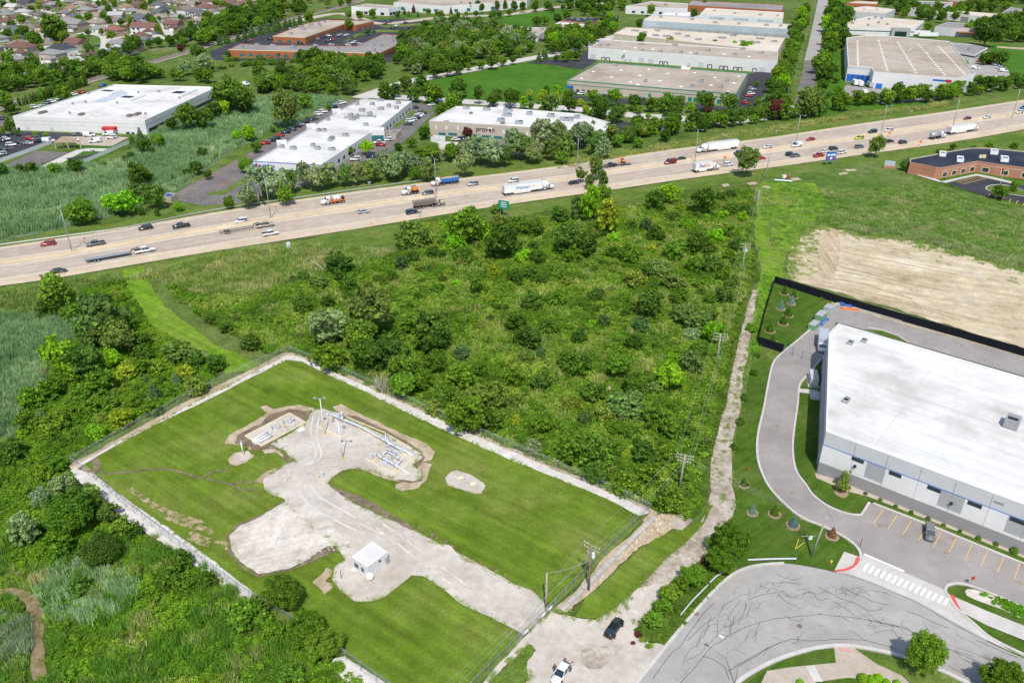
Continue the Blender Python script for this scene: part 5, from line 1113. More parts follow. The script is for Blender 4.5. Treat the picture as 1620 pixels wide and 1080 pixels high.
RC = dict(br=(.20,.085,.06),gr=(.26,.26,.27),ta=(.25,.19,.155),dg=(.075,.08,.095),tn=(.32,.25,.18),rb=(.24,.085,.07),ds=(.05,.065,.09),db=(.12,.07,.065),lg=(.38,.39,.42),mv=(.20,.165,.175),rd=(.36,.085,.07),sb=(.12,.17,.21),sl=(.11,.135,.17),gg=(.22,.25,.23),og=(.36,.18,.09),wh=(.5,.48,.48),bl=(.09,.13,.2))
RN = dict(br='brown-red',gr='grey',ta='taupe',dg='dark grey',tn='tan',rb='red-brown',ds='dark slate',db='dark brown',lg='light grey',mv='mauve-brown',rd='bright red',sb='slate blue',sl='slate grey',gg='grey-green',og='orange-brown',wh='whitish',bl='dark blue')
WC = [('cream',(.60,.52,.42)),('white',(.72,.71,.70)),('tan brick',(.40,.31,.24)),('beige',(.50,.42,.34))]
HOUSES = []
hd = [(7.714,0,"270,590,330,br,3 150,710,300,gr,0 330,340,280,ta,0 690,430,270,dg,2 900,455,240,tn,0 930,530,240,rb,1 760,600,280,ds,3 1150,670,250,db,2 920,765,420,lg,0 680,850,360,mv,0 350,925,250,mv,0 910,300,250,gr,1 1160,270,220,tn,0 1410,370,220,rd,3 1400,610,220,sb,2 1420,190,170,lg,1 1180,190,220,tn,0 1050,130,200,gr,3 800,150,180,mv,0 500,170,180,mv,2 280,140,180,lg,0 80,170,170,gg,0 80,255,200,br,0 245,265,180,tn,0 230,205,200,br,2 620,205,160,og,0 560,260,180,gg,0 900,190,150,bl,0 850,232,150,tn,0 1420,250,200,mv,0 1590,290,90,tn,0 160,90,160,wh,1 290,95,150,ta,0 330,40,190,dg,1 550,85,160,bl,2 60,130,120,gr,0 990,50,150,tn,3 870,95,140,og,0 1110,80,130,br,0 1270,100,150,gr,2 1220,20,140,wh,1 1340,60,130,gr,0 600,25,120,br,0 90,35,160,tn,2 190,20,120,mv,0 1570,75,90,og,0 30,700,10,gr,0"),
      (7.714,190,"240,60,160,br,1 60,80,100,og,0 150,125,160,gr,0 290,160,220,tn,0 470,150,140,sl,1 530,105,150,dg,0 250,225,200,sl,1 490,205,200,tn,0 720,205,240,gr,0 960,155,180,sl,3 780,105,210,rb,0 1060,85,250,rb,2 840,40,180,tn,0 650,295,190,rb,1 300,345,270,rb,1 260,425,190,br,0 300,475,170,sb,2 160,550,190,sl,1 1030,310,180,ds,3 830,415,210,og,0 1290,35,260,rb,0 1530,40,200,rb,0 1480,100,240,ta,0 1130,135,150,ta,0 590,20,150,mv,0 120,20,100,sl,0 70,610,60,sl,0 730,30,110,ta,0 920,15,120,ta,0 1100,15,150,br,0")]
for kk_,x0,s in hd:
    for e in s.split():
        a,b_,wd,rc,ty = e.split(','); a,b_,wd,ty = float(a)/kk_+x0,float(b_)/kk_,float(wd)/kk_,int(ty)
        if wd < 3: continue
        hz = 4.5 if ty in (1,3) else 3.2; p = G(a,b_,hz); p.z = 0; W_ = min(24,max(11,wd/scale_at(PX((p.x,p.y,hz))[1])))
        wn_,wc_ = WC[(len(HOUSES)*7+ty) % 4]; ff = house_parts(ty)
        t = thing('house',None,'house',p,RV.choice([-.45,-.38,-.3,.0,-.5]),'houses of the town beyond the railway'); sc = W_/15; t.scale = (sc,(sc+1)/2,(sc*.4+.6))
        put('wall',ff['wall'],t,wc_); rf = put('roof',ff['roof'],t,[v*.55+.42*sum(RC[rc])/3*k_ for v,k_ in zip(RC[rc],(1.08,1.0,.88))])
        put('garage_door',ff['garage_door'],t); put('chimney',ff['chimney'],rf)
        for m in ff['window']: put('window',m,t)
        by_landmark(t,'%s house with %s %s roof' % (wn_,RN[rc],'gabled' if ty == 1 else 'hipped'),p); HOUSES.append(p)
rr = random.Random(12); hp = world(P_("-45,-8 420,-8 330,45 262,60 150,84 62,102 -45,112")); tries = 0
while tries < 900 and len(HOUSES) < 175:
    tries += 1; x,y = rr.uniform(-640,-180),rr.uniform(560,1010)
    if not inside(hp,np.array([[x,y]]))[0] or any((x-h_.x)**2+(y-h_.y)**2 < 19.5**2 for h_ in HOUSES): continue
    p = Vector((x,y,0)); ty = rr.choice([0,0,2,3,1]); rc = rr.choice(['gr','ta','tn','mv','lg','sl','dg','gg','br','ta','gr']); wn_,wc_ = rr.choice(WC); ff = house_parts(ty); t = thing('house',None,'house',p,rr.choice([-.45,-.35,.0,1.2]),'houses of the town beyond the railway')
    put('wall',ff['wall'],t,wc_); put('roof',ff['roof'],t,[v*.55+.42*sum(RC[rc])/3*k_ for v,k_ in zip(RC[rc],(1.08,1.0,.88))]); put('garage_door',ff['garage_door'],t); [put('window',m,t) for m in ff['window'][:2]]
    by_landmark(t,'%s house with %s %s roof' % (wn_,RN[rc],'gabled' if ty == 1 else 'hipped'),p); HOUSES.append(p)
# ------------------------------------------------------------------ trees and shrubs
TONE = dict(d=DK,m=MD,b=BR,y=YL,o=OL,g=GY,s=SPR,r=RD,e=DG,S=(.085,.14,.125),T=(.16,.085,.06))
TNAME = dict(d='dark green',m='mid green',b='bright lime-green',y='yellow-green',o='olive',g='silver-grey',s='blue-green',r='dark red',e='grey-green',S='blue-grey',T='brownish')
TREES = []; POP_ = 'grey poplars along the highway'
def T(view,s,typ,hf,group):
    """x,y of the crown's middle, crown width, tone[, type]"""
    for e in s.split():
        v = e.split(','); x,y = view[0]+float(v[0])/view[2],view[1]+float(v[1])/view[2]; wpx = float(v[2])/view[2]; tn = v[3]; ty = v[4] if len(v) > 4 else typ
        D = wpx/scale_at(y); hf_ = float(v[5]) if len(v) > 5 else hf
        if tn == 's' and len(v) < 5: ty,hf_ = ('shrub',1.0) if group == FLD else ('spruce',max(hf,1.25))
        D *= 1.12 if y > 300 else .98; Hh = D*hf_; zc_ = Hh*(.5 if ty in ('shrub','spruce','column','mound') else .58); p = G(x,y,zc_); D = (1.12 if group == POP_ else 1.14 if y > 300 else 1.0)*wpx/scale_at(PX(p)[1]); p.z = .05
        TREES.append([p,D,D*hf_*(.84 if group == POP_ else 1),tn,ty,group])
def row(pts,sp,D,tones,typ,hf,group,jit=.3,dbl=0):
    w_ = [G(*p) for p in P_(pts)]; acc = 0
    for i in range(len(w_)-1):
        a,b_ = w_[i],w_[i+1]; L = (b_-a).length; q_ = acc
        while q_ < L:
            e = (b_-a)/L; n = Vector((-e.y,e.x,0)); p = a+e*(q_+RV.uniform(-jit,jit)*sp)+n*(RV.uniform(-jit,jit)*sp+dbl*RV.uniform(-1,1)); p.z = .05; d_ = D*RV.uniform(.75,1.3)
            TREES.append([p,d_,d_*hf*RV.uniform(.85,1.15),RV.choice(tones),typ,group]); q_ += sp
        acc = q_-L
def fill(view,s,D0,D1,tones,typ,hf,group,pack=.8,avoid=(),seed=0,nmax=400):
    poly = [tuple(G(view[0]+a/view[2],view[1]+b_/view[2]).xy) for a,b_ in nums(s)]; rr = random.Random(seed); A = np.array(poly); lo,hi = A.min(0),A.max(0); got = []
    for _ in range(2500):
        x,y = rr.uniform(lo[0],hi[0]),rr.uniform(lo[1],hi[1])
        if not inside(poly,np.array([[x,y]]))[0]: continue
        d_ = rr.uniform(D0,D1)
        if any((x-a)**2+(y-b_)**2 < (pack*(d_+c_)/2)**2 for a,b_,c_ in got): continue
        if any((x-h_.x)**2+(y-h_.y)**2 < (6+d_/2)**2 for h_ in avoid): continue
        got.append((x,y,d_)); TREES.append([Vector((x,y,.05)),d_,d_*hf*rr.uniform(.85,1.2),rr.choice(tones),typ,group])
        if len(got) >= nmax: break
FLD = 'shrubs and trees of the old field'; V = lambda a,b_,k: (a,b_,k)
T(V(440,300,3.857),"352,452,150,d 380,535,80,d 420,580,110,d 300,680,85,d 140,700,120,d 85,540,40,d 790,830,130,m 690,970,230,d 825,410,85,d 770,330,90,d 820,250,190,o 855,325,80,o 930,370,90,d 985,395,75,d 1090,310,120,b 1140,390,120,m 1260,265,110,b 1340,190,90,o 1320,110,80,o 1550,335,65,d 1470,200,120,m 1560,230,120,d 1025,500,60,y 700,530,75,d 600,545,55,d 850,645,50,d 1340,495,100,y 1450,530,100,d 1545,505,90,d 1590,410,90,d 1500,400,90,b 1540,690,110,d 1330,720,60,d 1390,715,40,d 1460,820,130,d 1530,890,130,m 1190,790,70,m 1300,780,50,d 1500,1010,100,m 1085,570,60,b 420,650,70,d 860,480,60,o 1120,440,70,o 620,680,60,o 1250,600,60,m 960,600,70,m 1000,760,60,o 1100,700,50,m 250,560,110,e 160,520,80,e",'shrub',.8,FLD)
T(V(440,300,3.857),"300,840,230,g,tree,.85 310,1010,200,m,tree,.7 560,740,260,e,tree,1 500,870,180,m,tree,.9 940,850,230,d,tree,.9 1080,230,130,b,tree,1.1 1180,215,190,m,tree,1 1370,310,180,d,tree,1 1205,570,80,m,tree,1.6 755,450,85,s 1110,990,90,s",'tree',1,FLD)
T(V(820,300,3.857),"245,155,110,d 680,205,65,d 865,110,55,d 985,105,60,y 1030,210,75,b 1090,150,45,d 1240,45,60,d 1305,20,60,d 1255,155,65,b 1365,165,75,b 1300,120,90,d 1400,120,80,d 1190,270,110,b 1090,320,140,d 1170,360,80,d 860,260,110,d 960,160,80,d 580,290,80,b 330,395,110,m 585,380,90,d 530,340,40,y 815,355,55,y 690,390,120,m 960,365,140,m 1080,450,110,m 1185,440,120,d 840,480,180,e,shrub,.5 780,500,100,d 700,540,120,o 960,560,150,e,shrub,.5 990,640,110,m 640,650,80,m 490,630,100,d 400,690,80,m 350,610,50,m 80,680,120,d 75,510,90,d 155,545,80,d 105,405,85,d 30,400,80,y 250,660,110,m 1060,770,240,e,shrub,.45 1060,880,90,g 1170,750,90,d 1250,640,120,d 1160,660,80,m 1110,570,80,m 1110,970,110,m 700,930,110,d 640,1020,130,m 1050,1040,150,e 200,830,110,d 65,890,150,d 390,890,100,d 310,1030,130,m 455,815,50,b 650,750,60,d 840,950,60,d 1300,250,90,m 1340,340,90,d 1290,400,80,m 1250,520,90,m 1320,560,80,d 540,230,80,m 450,450,70,m 240,510,70,m 560,480,60,o 300,560,70,o",'shrub',.8,FLD)
T(V(820,300,3.857),"355,110,90,e,tree,1.4 435,80,120,b,tree,1.5 540,160,140,y,tree,1.2 780,210,70,s 830,60,100,d,tree,1 930,30,110,b,tree,1 1150,70,140,d,tree,1 300,290,170,d,tree,1 420,330,150,d,tree,.9 800,680,170,d,tree,.9 535,790,75,s 745,820,100,s 1200,870,130,b,tree,.9 135,1000,55,s 920,1050,110,b,tree,.9",'tree',1,FLD)
T(V(560,520,3),"1415,270,80,e 1310,370,200,e,shrub,.5 1130,300,110,d 1050,340,80,o 1060,170,130,d 810,130,70,e 595,190,80,m 885,245,100,d 755,220,100,m 710,450,60,m 965,450,60,m 840,470,50,d 850,560,80,g 930,590,70,m 1230,560,90,m 1300,590,50,y 1380,590,120,d 1510,590,100,m 380,370,90,o 1410,690,120,m 1300,720,130,m 1500,800,130,m 1430,420,130,m 1560,470,90,d 1500,480,120,m 1190,185,60,m 1180,400,90,o 780,330,80,o 1000,560,70,o 1100,420,70,e 700,280,60,o 1240,470,80,m 1330,480,90,m 1190,620,80,m 1440,620,80,d 1560,700,90,m",'shrub',.8,FLD)
T(V(560,520,3),"1495,215,120,b,tree,1 1330,270,110,d,tree,.9 1260,170,120,m,tree,.9 830,45,110,d,tree,.9 890,110,45,s 500,110,70,s 250,190,150,m,tree,.9 500,220,130,m,tree,.9 620,330,170,o,tree,1 540,400,180,m,tree,.9 650,430,110,d,tree,.9 900,440,100,m,tree,.9 1080,560,190,m,tree,.8 1140,680,100,d 230,270,120,m 160,120,150,d,tree,.9 380,60,130,d,tree,.9 60,130,140,d,tree,.9 20,50,120,m,tree,.9 380,160,110,m 330,230,110,m 440,310,110,m",'tree',.9,FLD)
fill(V(0,0,1),"640,400 660,375 760,350 900,335 1000,325 1100,315 1185,305 1180,400 1150,560 1120,700 1095,800 1030,790 700,650 560,570 500,540 440,545 400,520 520,470 600,440",1.6,3.4,['d','m','m','b','o','d','e','y'],'shrub',.75,FLD,1.9,(),5,110)
LFT = 'shrubs and trees below the highway'
T(V(0,420,4),"450,290,130,m 890,480,120,d 900,550,110,d 450,690,160,m 780,670,130,y 640,740,170,m 330,780,150,m 190,840,150,m 500,800,120,m 1110,540,200,e,shrub,.5 1240,590,110,d 1355,620,120,d 1180,670,100,y 1020,730,60,d 870,780,50,d 960,890,120,m 1260,740,150,o 540,880,130,m 140,980,120,m 360,980,150,m 430,900,110,m 600,1050,120,b 900,640,120,m 1000,640,100,m 1330,330,70,d 1420,390,80,d 1560,480,120,d 1600,470,80,y 1480,330,60,o 300,1050,110,m 230,1010,100,m 1080,800,80,m 840,860,100,m 700,860,100,m",'shrub',.85,LFT)
T(V(0,420,4),"370,170,210,m,tree,1 300,260,120,d,tree,1 640,310,260,e,tree,1.1 740,430,200,e,tree,1 560,420,180,e,tree,1 380,580,210,b,tree,1.1 700,580,120,b,tree,1 520,610,200,d,tree,1 1110,710,70,s 975,790,90,s 920,720,60,s 760,970,140,y,shrub,.8 260,960,110,s,spruce,1.1",'tree',1,LFT)
fill(V(0,0,1),"130,500 200,470 225,510 260,545 330,585 130,700 60,700 110,620 150,560",2.2,4.2,['d','m','m','b','o'],'shrub',.75,LFT,1.3,(),9,26)
COR = 'trees and shrubs beside the compound gravel path'
T(V(0,690,2.77),"390,260,110,e 430,300,120,d 580,410,70,d 180,500,80,m 800,540,90,d,shrub,.9 720,600,120,d,shrub,.9 910,630,80,d,shrub,.9 810,670,90,m 360,660,110,d 60,60,110,d 180,150,90,m 250,120,80,m 120,240,80,m",'shrub',.8,COR)
T(V(0,690,2.77),"270,210,100,g,tree,1 180,270,80,g,tree,1 90,410,130,g,tree,.9 300,340,190,m,neartree,.95 240,470,130,m,tree,.75 450,500,165,d,neartree,.7 540,400,100,m,tree,.8 480,340,95,e,tree,.8",'tree',.9,COR)
T(V(340,760,3.375),"380,590,195,m,neartree,1 500,800,200,m,neartree,.9 580,870,190,m,neartree,.8 150,720,180,m,shrub,.8 290,810,130,m,shrub,.9 420,1050,160,m,shrub,.8 240,650,110,d,shrub,.9",'tree',.9,COR)
RSD = 'shrubs between the gravel track and the curved street'
T(V(980,760,3.375),"600,330,180,m,neartree,1.2 555,420,150,m,neartree,1 525,330,100,m,tree,1.2 390,510,130,m,neartree,.9 270,610,110,m,tree,.8 230,680,100,m,tree,.8 180,745,100,m,tree,.8 95,820,40,r,shrub,.8 75,868,24,r,shrub,.8 120,850,40,o,shrub,.5 150,880,36,o,shrub,.5 330,560,90,m,shrub,.9 170,880,30,b,shrub,.7 455,430,40,r,shrub,.9 225,610,30,r,shrub,.8",'tree',1,RSD)
T(V(1215,760,3.375),"850,935,200,m,neartree,1.15 1245,1050,190,m,neartree,1.0",'tree',1.1,'street trees at the corner')
T(V(1215,760,3.375),"508,1050,55,b,mound,.8 552,1055,45,b,mound,.8 590,1050,50,b,mound,.8 560,1080,50,b,mound,.8 632,1075,45,b,mound,.8 690,1078,40,b,mound,.8 172,1075,40,b,mound,.8 1315,372,40,d,mound,.9 1217,338,28,d,mound,.8 1124,305,28,d,mound,.8 1025,269,22,d,mound,.8 938,236,22,d,mound,.8 855,201,25,d,mound,.8 765,168,24,d,mound,.8 682,135,22,d,mound,.8 600,101,22,d,mound,.8 520,69,22,d,mound,.8 432,36,20,d,mound,.8 355,5,20,d,mound,.8",'mound',.8,'clipped shrubs by the grey warehouse')
T(V(1150,420,3.085),"283,118,34,d,spruce,1.3 330,135,34,d,spruce,1.3 318,168,34,S,spruce,1.3 266,190,36,S,spruce,1.3 302,222,42,d,spruce,1.2 278,262,42,d,spruce,1.2 213,297,44,d,spruce,1.2 228,353,36,d,spruce,1.2 580,1040,48,o,poplar,2.0 120,300,60,m,shrub,.5 88,640,40,d,shrub,.6 70,760,45,d,shrub,.6 40,880,45,d,shrub,.6 130,520,40,d,shrub,.6 85,1050,35,d,spruce,1.2 150,440,35,d,shrub,.6",'spruce',1.3,'young ornamental trees around the grey warehouse')
T(V(980,760,3.375),"714,152,48,S,spruce,1.2 832,158,54,d,spruce,1.1 932,218,58,S,spruce,1.1 1140,275,55,T,spruce,1.1 668,12,40,d,spruce,1.0 1195,25,55,o,poplar,1.6",'spruce',1.2,'young ornamental trees around the grey warehouse')
for p,D,Hh,tn,ty,grp in TREES:
    if grp.startswith('young ornamental') and ty != 'shrub':
        mb = MB(); mb.prism([(p.x+math.cos(k*PI/7)*(D*.42+.35)*RV.uniform(.9,1.1),p.y+math.sin(k*PI/7)*(D*.42+.35)*RV.uniform(.9,1.1)) for k in range(14)],.12,.262); tag(mb.obj('mulch_ring',M['mulch'],fix=False),kind='structure')
row("186,128 220,126 260,127 300,130 340,134",9,8,['m','d','m'],'tree',.95,'trees between the railway and the factory',.3,3)
row("315,112 350,108 390,104 430,101 480,98 540,98",7,6.5,['m','e','m'],'shrub',.5,'bushes of the wild meadow',.3,3)
row("360,98 400,97 440,96",7,6,['m','e'],'shrub',.5,'bushes of the wild meadow',.3,2)
# along the highway: grey poplars and green trees
POP = 'grey poplars along the highway'
T(V(340,180,4),"260,420,150,g 200,500,120,g 330,360,50,m,tree,1.6 400,430,160,g 470,420,110,e 560,380,120,g 640,390,130,g 730,380,120,g 820,370,120,e 900,370,110,g 980,360,110,e 1060,290,110,g 1130,320,140,g 1200,300,130,g 1350,350,110,e 1580,300,130,g 440,490,110,m 690,400,110,e 1010,350,110,g 310,470,100,e",'poplar',1.35,POP)
T(V(340,180,4),"1290,260,80,m 1370,250,110,m 1490,250,100,m 850,240,60,m 950,210,90,b 190,325,90,m 1160,210,50,d 1250,180,60,m 1325,120,75,d 1100,360,80,d 1260,380,90,m",'tree',1.0,'green trees between the highway and the offices')
T(V(620,160,4),"480,300,150,g 560,290,150,g 640,310,150,g 760,260,150,g 830,270,140,e 960,210,170,g 1040,200,170,g 1100,260,130,e 1180,200,140,g 1240,190,120,g 1300,250,130,e 1340,290,110,g 700,330,120,e 900,310,120,g 210,410,100,g 1010,300,110,e 60,400,110,g 130,380,100,g",'poplar',1.25,POP)
T(V(620,160,4),"1300,185,45,m 900,350,90,m 1080,350,90,m 260,320,110,m 380,320,110,m 1430,250,80,m 1500,220,80,d 1560,260,80,m 480,195,70,r 770,200,45,r 205,200,75,d 130,260,60,m 35,290,50,d",'tree',1.0,'green trees between the highway and the offices')
T(V(620,160,4),"1300,410,110,e,poplar,1.5 1250,500,80,e,poplar,1.4 1330,500,90,e,poplar,1.4 1195,460,75,e,poplar,1.4 1340,580,90,m,tree,1",'poplar',1.5,'tall feathery trees beside the highway')
T(V(900,160,4),"1130,380,150,e,tree,1.15",'tree',1.1,'lone trees by the highway'); T(V(1215,170,4),"690,245,100,e,tree,1.3 1175,250,40,d,tree,1.1 870,355,60,e,tree,1.4 1475,530,85,m,tree,1 1565,490,55,m,tree,1 1095,275,60,o,shrub,.6 1410,235,60,b,shrub,.6 1565,240,60,m,shrub,.7 1300,245,40,o,shrub,.6",'tree',1.1,'trees around the clinic')
T(V(1430,200,8.305),"630,775,40,d,shrub,.6 1200,800,60,d,shrub,.5 1440,835,90,d,shrub,.5 1330,790,50,b,shrub,.5 530,690,40,d,shrub,.5 710,655,30,d,shrub,.5 1130,640,35,d,shrub,.5",'shrub',.6,'low shrubs round the clinic')
HDG = 'hedge trees along the far side of the highway'
row("962,224 1010,219 1060,213 1110,206 1170,199 1230,191 1285,186 1330,174 1380,167",6.5,7.2,['d','m','m','m','o'],'tree',.95,HDG,.3,3)
row("1000,212 1060,205 1110,199 1170,192 1230,184 1285,179",8,8,['d','m','d'],'tree',.95,HDG,.3,2)
row("1380,167 1430,163 1480,159 1540,151 1600,143 1640,138",7,7.5,['d','m','d','m'],'tree',.9,HDG,.3,2.5)
row("1410,160 1480,152 1540,143 1640,128",9,7,['d','m'],'tree',.9,HDG,.3,2)
T(V(1215,0,4),"1155,575,90,m 260,640,160,e 340,540,80,d 440,570,60,m 385,600,40,d 470,680,50,m 1330,500,60,m 1410,500,45,e 1545,490,60,m 435,500,50,m 355,460,70,m 60,690,110,r 1390,200,150,d 1440,360,90,d 1370,370,70,d 1490,370,80,d 1250,400,40,b 1270,360,25,d",'tree',1,'trees around the huge white warehouse')
row("1273,20 1262,60 1252,95 1243,120 1233,145 1222,165",12,9,['m','d','m','b'],'tree',1.05,'trees along the service road',.2,2.5)
row("1240,125 1230,150 1216,172",12,8,['d','m','b'],'tree',1,'trees along the service road',.2,3)
row("1323,8 1318,40 1313,70 1309,95 1304,115 1300,135",12,9.5,['m','d','b','d'],'tree',1.05,'trees along the service road',.2,3)
row("1336,35 1330,60 1325,80",12,11,['d','d','m'],'tree',1.1,'trees along the service road',.3,3)
STR = 'street trees before the beige warehouse'
T(V(880,0,4),"80,600,70,m 150,650,50,y 190,690,45,y 240,620,90,m 290,670,100,d 370,620,100,m 400,690,90,d 360,740,80,d 500,640,100,d 520,690,60,m 600,660,90,m 690,645,110,m 770,650,100,d 750,700,70,d 850,680,60,b 945,640,120,d 1095,650,120,d 510,770,80,m 585,740,45,b 690,730,45,d 880,760,100,d 960,700,50,r 1250,700,60,r 1180,705,40,r 1380,685,100,r 1040,720,30,m 1280,640,50,m 1265,530,40,m 450,830,80,d 380,880,70,d 580,830,70,m 620,830,45,b 690,850,80,d 1640,640,150,e",'tree',1.0,STR)
T(V(880,0,4),"1225,670,60,s",'spruce',1.3,STR)
T(V(660,0,4),"260,560,110,d 390,600,70,d,tree,1.5 480,620,90,d 505,590,70,d 590,620,100,d 620,600,70,d 710,600,60,y 790,610,80,y 670,650,70,b 840,665,130,e 960,660,100,d 870,610,70,y 950,595,60,y 820,570,50,d 720,675,45,d 100,580,130,m 230,640,130,m 1160,680,120,d 1270,720,100,d 1035,655,40,y 1070,690,50,y 1090,710,45,b 150,690,60,m 1395,770,80,d 1345,850,90,d 880,560,50,b",'tree',1.0,STR)
RDA = 'trees along the curving side road'
T(V(660,0,4),"115,440,90,d 190,430,90,d 255,430,70,d 325,420,45,m 400,410,50,m 470,390,80,d 540,385,55,m 605,380,50,d 645,330,60,m 880,370,40,d 930,360,60,m 965,350,60,m 1010,350,60,d 880,190,60,d 700,290,70,m 640,250,90,m 1110,260,50,m 1070,280,40,d 980,230,70,m",'tree',1.05,RDA)
T(V(660,0,4),"770,360,50,s 815,345,45,s 1015,215,45,s 800,335,40,s",'spruce',1.3,RDA)
WD = 'woodland between the brick park and the side road'
fill(V(660,0,4),"0,230 200,190 480,185 560,240 680,270 740,310 690,355 480,375 300,395 100,425 0,480",7,12,['d','m','m','e','d','o','g'],'tree',1.05,WD,.85,(),21)
fill(V(660,0,4),"840,240 1000,220 1040,300 1030,345 850,350 830,290",7,10,['m','d','b'],'tree',1.1,RDA,.8,(),22)
fill(V(340,0,4),"-60,180 140,110 340,70 440,110 400,140 330,180 200,215 60,250 -60,300",8,12,['d','m','d'],'tree',1.0,'trees behind the brick business park',.85,(),23)
row("350,72 375,66 395,60 425,52 450,46 480,36",9,6.5,['s'],'spruce',1.4,'blue spruces behind the brick business park',.25,2.5)
T(V(340,0,4),"80,340,40,d 415,345,35,d 560,370,100,d 640,370,130,d 730,360,60,d 800,362,70,d 1040,360,60,d 1150,370,60,d 600,110,70,m 850,160,60,m 970,205,40,d 545,30,60,d 1190,300,70,d 450,680,170,e,tree,1.2 560,640,110,m 380,790,30,d 720,680,40,m 90,590,200,d 190,640,140,d 50,690,90,y 205,840,90,b 140,860,60,b 80,905,30,d 1090,595,130,d 1140,570,80,d 1260,590,100,d 1370,580,120,d 1540,555,110,d 1300,520,90,d 1210,530,90,d 1410,600,80,m 1430,690,80,m 1530,640,120,e 1590,330,60,m 260,930,70,d 365,815,40,m 400,480,60,d",'tree',1.0,'trees around the white office car park')
T(V(340,0,4),"100,650,60,s 70,650,40,s 330,530,60,s 285,545,60,s 1310,180,50,s 1370,195,50,s 1330,165,40,s",'spruce',1.3,'blue spruces of the wild meadow')
fill(V(340,0,4),"580,470 640,415 760,405 1050,425 1060,510 850,530 600,495",7,10,['d','d','m'],'tree',1.0,'clump of trees before the long brick building',.75,(),24)
fill(V(340,0,4),"1180,300 1300,245 1400,255 1620,240 1620,430 1450,480 1350,475 1200,470",8,12,['d','d','m','e'],'tree',1.05,WD,.8,(),25)
fill(V(340,0,4),"280,525 480,495 680,515 800,565 930,585 820,615 600,600 300,600",7,11,['d','m','e'],'tree',1.0,'trees across the wild meadow',.85,(),26)
T(V(0,0,4),"1070,720,70,m 1090,790,80,d 1170,740,150,d 1280,740,130,d 1350,700,100,d 1440,600,170,d 1560,650,100,d 1420,690,90,b 905,915,90,d,tree,1.1 1000,890,90,m 1570,840,90,b 1500,855,70,b 60,800,60,d,tree,1.6 225,850,35,b 290,860,35,b",'tree',1,'trees beside the white factory')
T(V(0,0,4),"885,850,65,s 835,890,60,s 1440,670,50,s",'spruce',1.5,'blue spruces beside the white factory')
T(V(0,200,4),"0,270,90,d 130,265,60,d 195,265,80,d 340,265,80,m 475,245,100,d 870,300,130,d,tree,1.3 940,320,80,d 870,410,110,e,tree,1.1 975,430,120,d,tree,1.2 715,490,120,b 815,480,140,b 525,510,110,m 510,540,140,m 1130,510,50,b 1280,160,70,d 1365,185,35,m 1240,255,90,d 1180,285,50,d 1100,325,40,d 790,200,40,d 830,185,50,d 660,240,40,m 1315,305,60,d 900,540,40,d 990,545,40,d 440,540,80,m 1560,240,90,m 1450,480,70,m 1560,420,100,g,poplar,1.2 1440,105,30,d",'tree',.95,'trees and shrubs of the reed marsh')
row("32,168 70,158 105,146 138,136",2.6,2.6,['d','d','m'],'column',2.3,'clipped columns between factory and railway',.08)
row("150,106 172,98 200,88 238,78 275,73 300,63 325,56 350,48 375,42 400,40",8,8.5,['d','m','d'],'tree',.95,'garden hedge trees along the railway',.3,3)
row("300,74 325,68 350,60 380,52",8,8,['d','m'],'tree',.95,'garden hedge trees along the railway',.3,3)
fill(V(0,0,4),"-40,500 120,470 280,475 480,430 600,415 650,460 560,505 430,525 200,570 -40,610",7,10,['d','m','d','m'],'tree',.95,'garden hedge trees along the railway',.8,HOUSES,27)
fill(V(0,0,4),"690,445 760,420 880,435 940,480 1010,495 900,535 750,535 690,505",7,10,['m','d','m'],'tree',1,'trees between the railway and the factory',.8,(),28)
T(V(0,0,4),"1255,340,100,d 1155,425,90,g 1305,395,110,g 20,640,120,m 60,680,90,d 400,580,100,m 90,790,50,d 110,840,40,d 20,830,60,o 1140,300,50,r",'tree',1,'trees between the railway and the factory')
TWN = 'garden trees of the town'
fill(V(0,0,1),"-60,-10 560,-10 440,15 340,45 300,58 240,70 190,85 140,105 60,112 -60,130",4.5,9,['d','m','d','m','m','o'],'tree',1.05,TWN,1.2,HOUSES,31,190)
T(V(0,0,7.714),"90,410,130,d 280,400,160,d 440,500,200,d 130,770,100,d 170,850,180,d 390,790,200,d 640,320,300,d 1480,270,90,d 1230,390,80,m 1060,560,90,m 600,640,100,m 50,880,160,d",'tree',1,TWN)
T(V(540,0,4.5),"855,45,40,d,spruce,1.6 915,50,40,d,tree,1.5 970,40,45,d,tree,1.5 1000,60,40,d,tree,1.5 1110,40,40,d,tree,1.6 1170,40,40,d,tree,1.6 1230,40,50,d,tree,1.5 1290,50,50,d,tree,1.4 1380,40,60,d,tree,1.2 700,105,70,d,tree,1 480,100,30,s,spruce,1.5 545,100,30,s,spruce,1.5 830,110,40,d,tree,1.3 515,60,35,r,spruce,1.7 550,65,25,d,spruce,1.7 450,80,30,d,spruce,1.6 130,110,60,m,tree,1 225,95,60,m,tree,1 780,75,30,d,spruce,1.6 620,80,40,m,tree,1 400,105,40,d,tree,1 890,100,30,m,tree,1 960,95,40,d,tree,1 1080,90,40,d,tree,1 1130,105,60,d,tree,.8 1200,90,50,m,tree,1 1470,40,60,d,tree,1.1 1500,70,40,d,tree,1 1580,55,40,d,tree,1 1390,150,70,d,tree,1 1450,145,60,m,tree,1 1540,130,70,d,tree,1 1600,110,70,d,tree,1 1525,205,55,d,tree,1.1 650,155,40,m,tree,1 50,110,50,m,tree,1 990,175,60,e,tree,1.2 1250,260,110,e,tree,1.1 1100,240,60,e,tree,1.6",'tree',1.1,'trees of the far industrial park')
fill(V(880,0,4),"0,10 200,15 420,20 520,60 360,90 240,120 60,70",7,11,['d','m','d'],'tree',1.05,'trees of the far industrial park',.95,(),32,34)
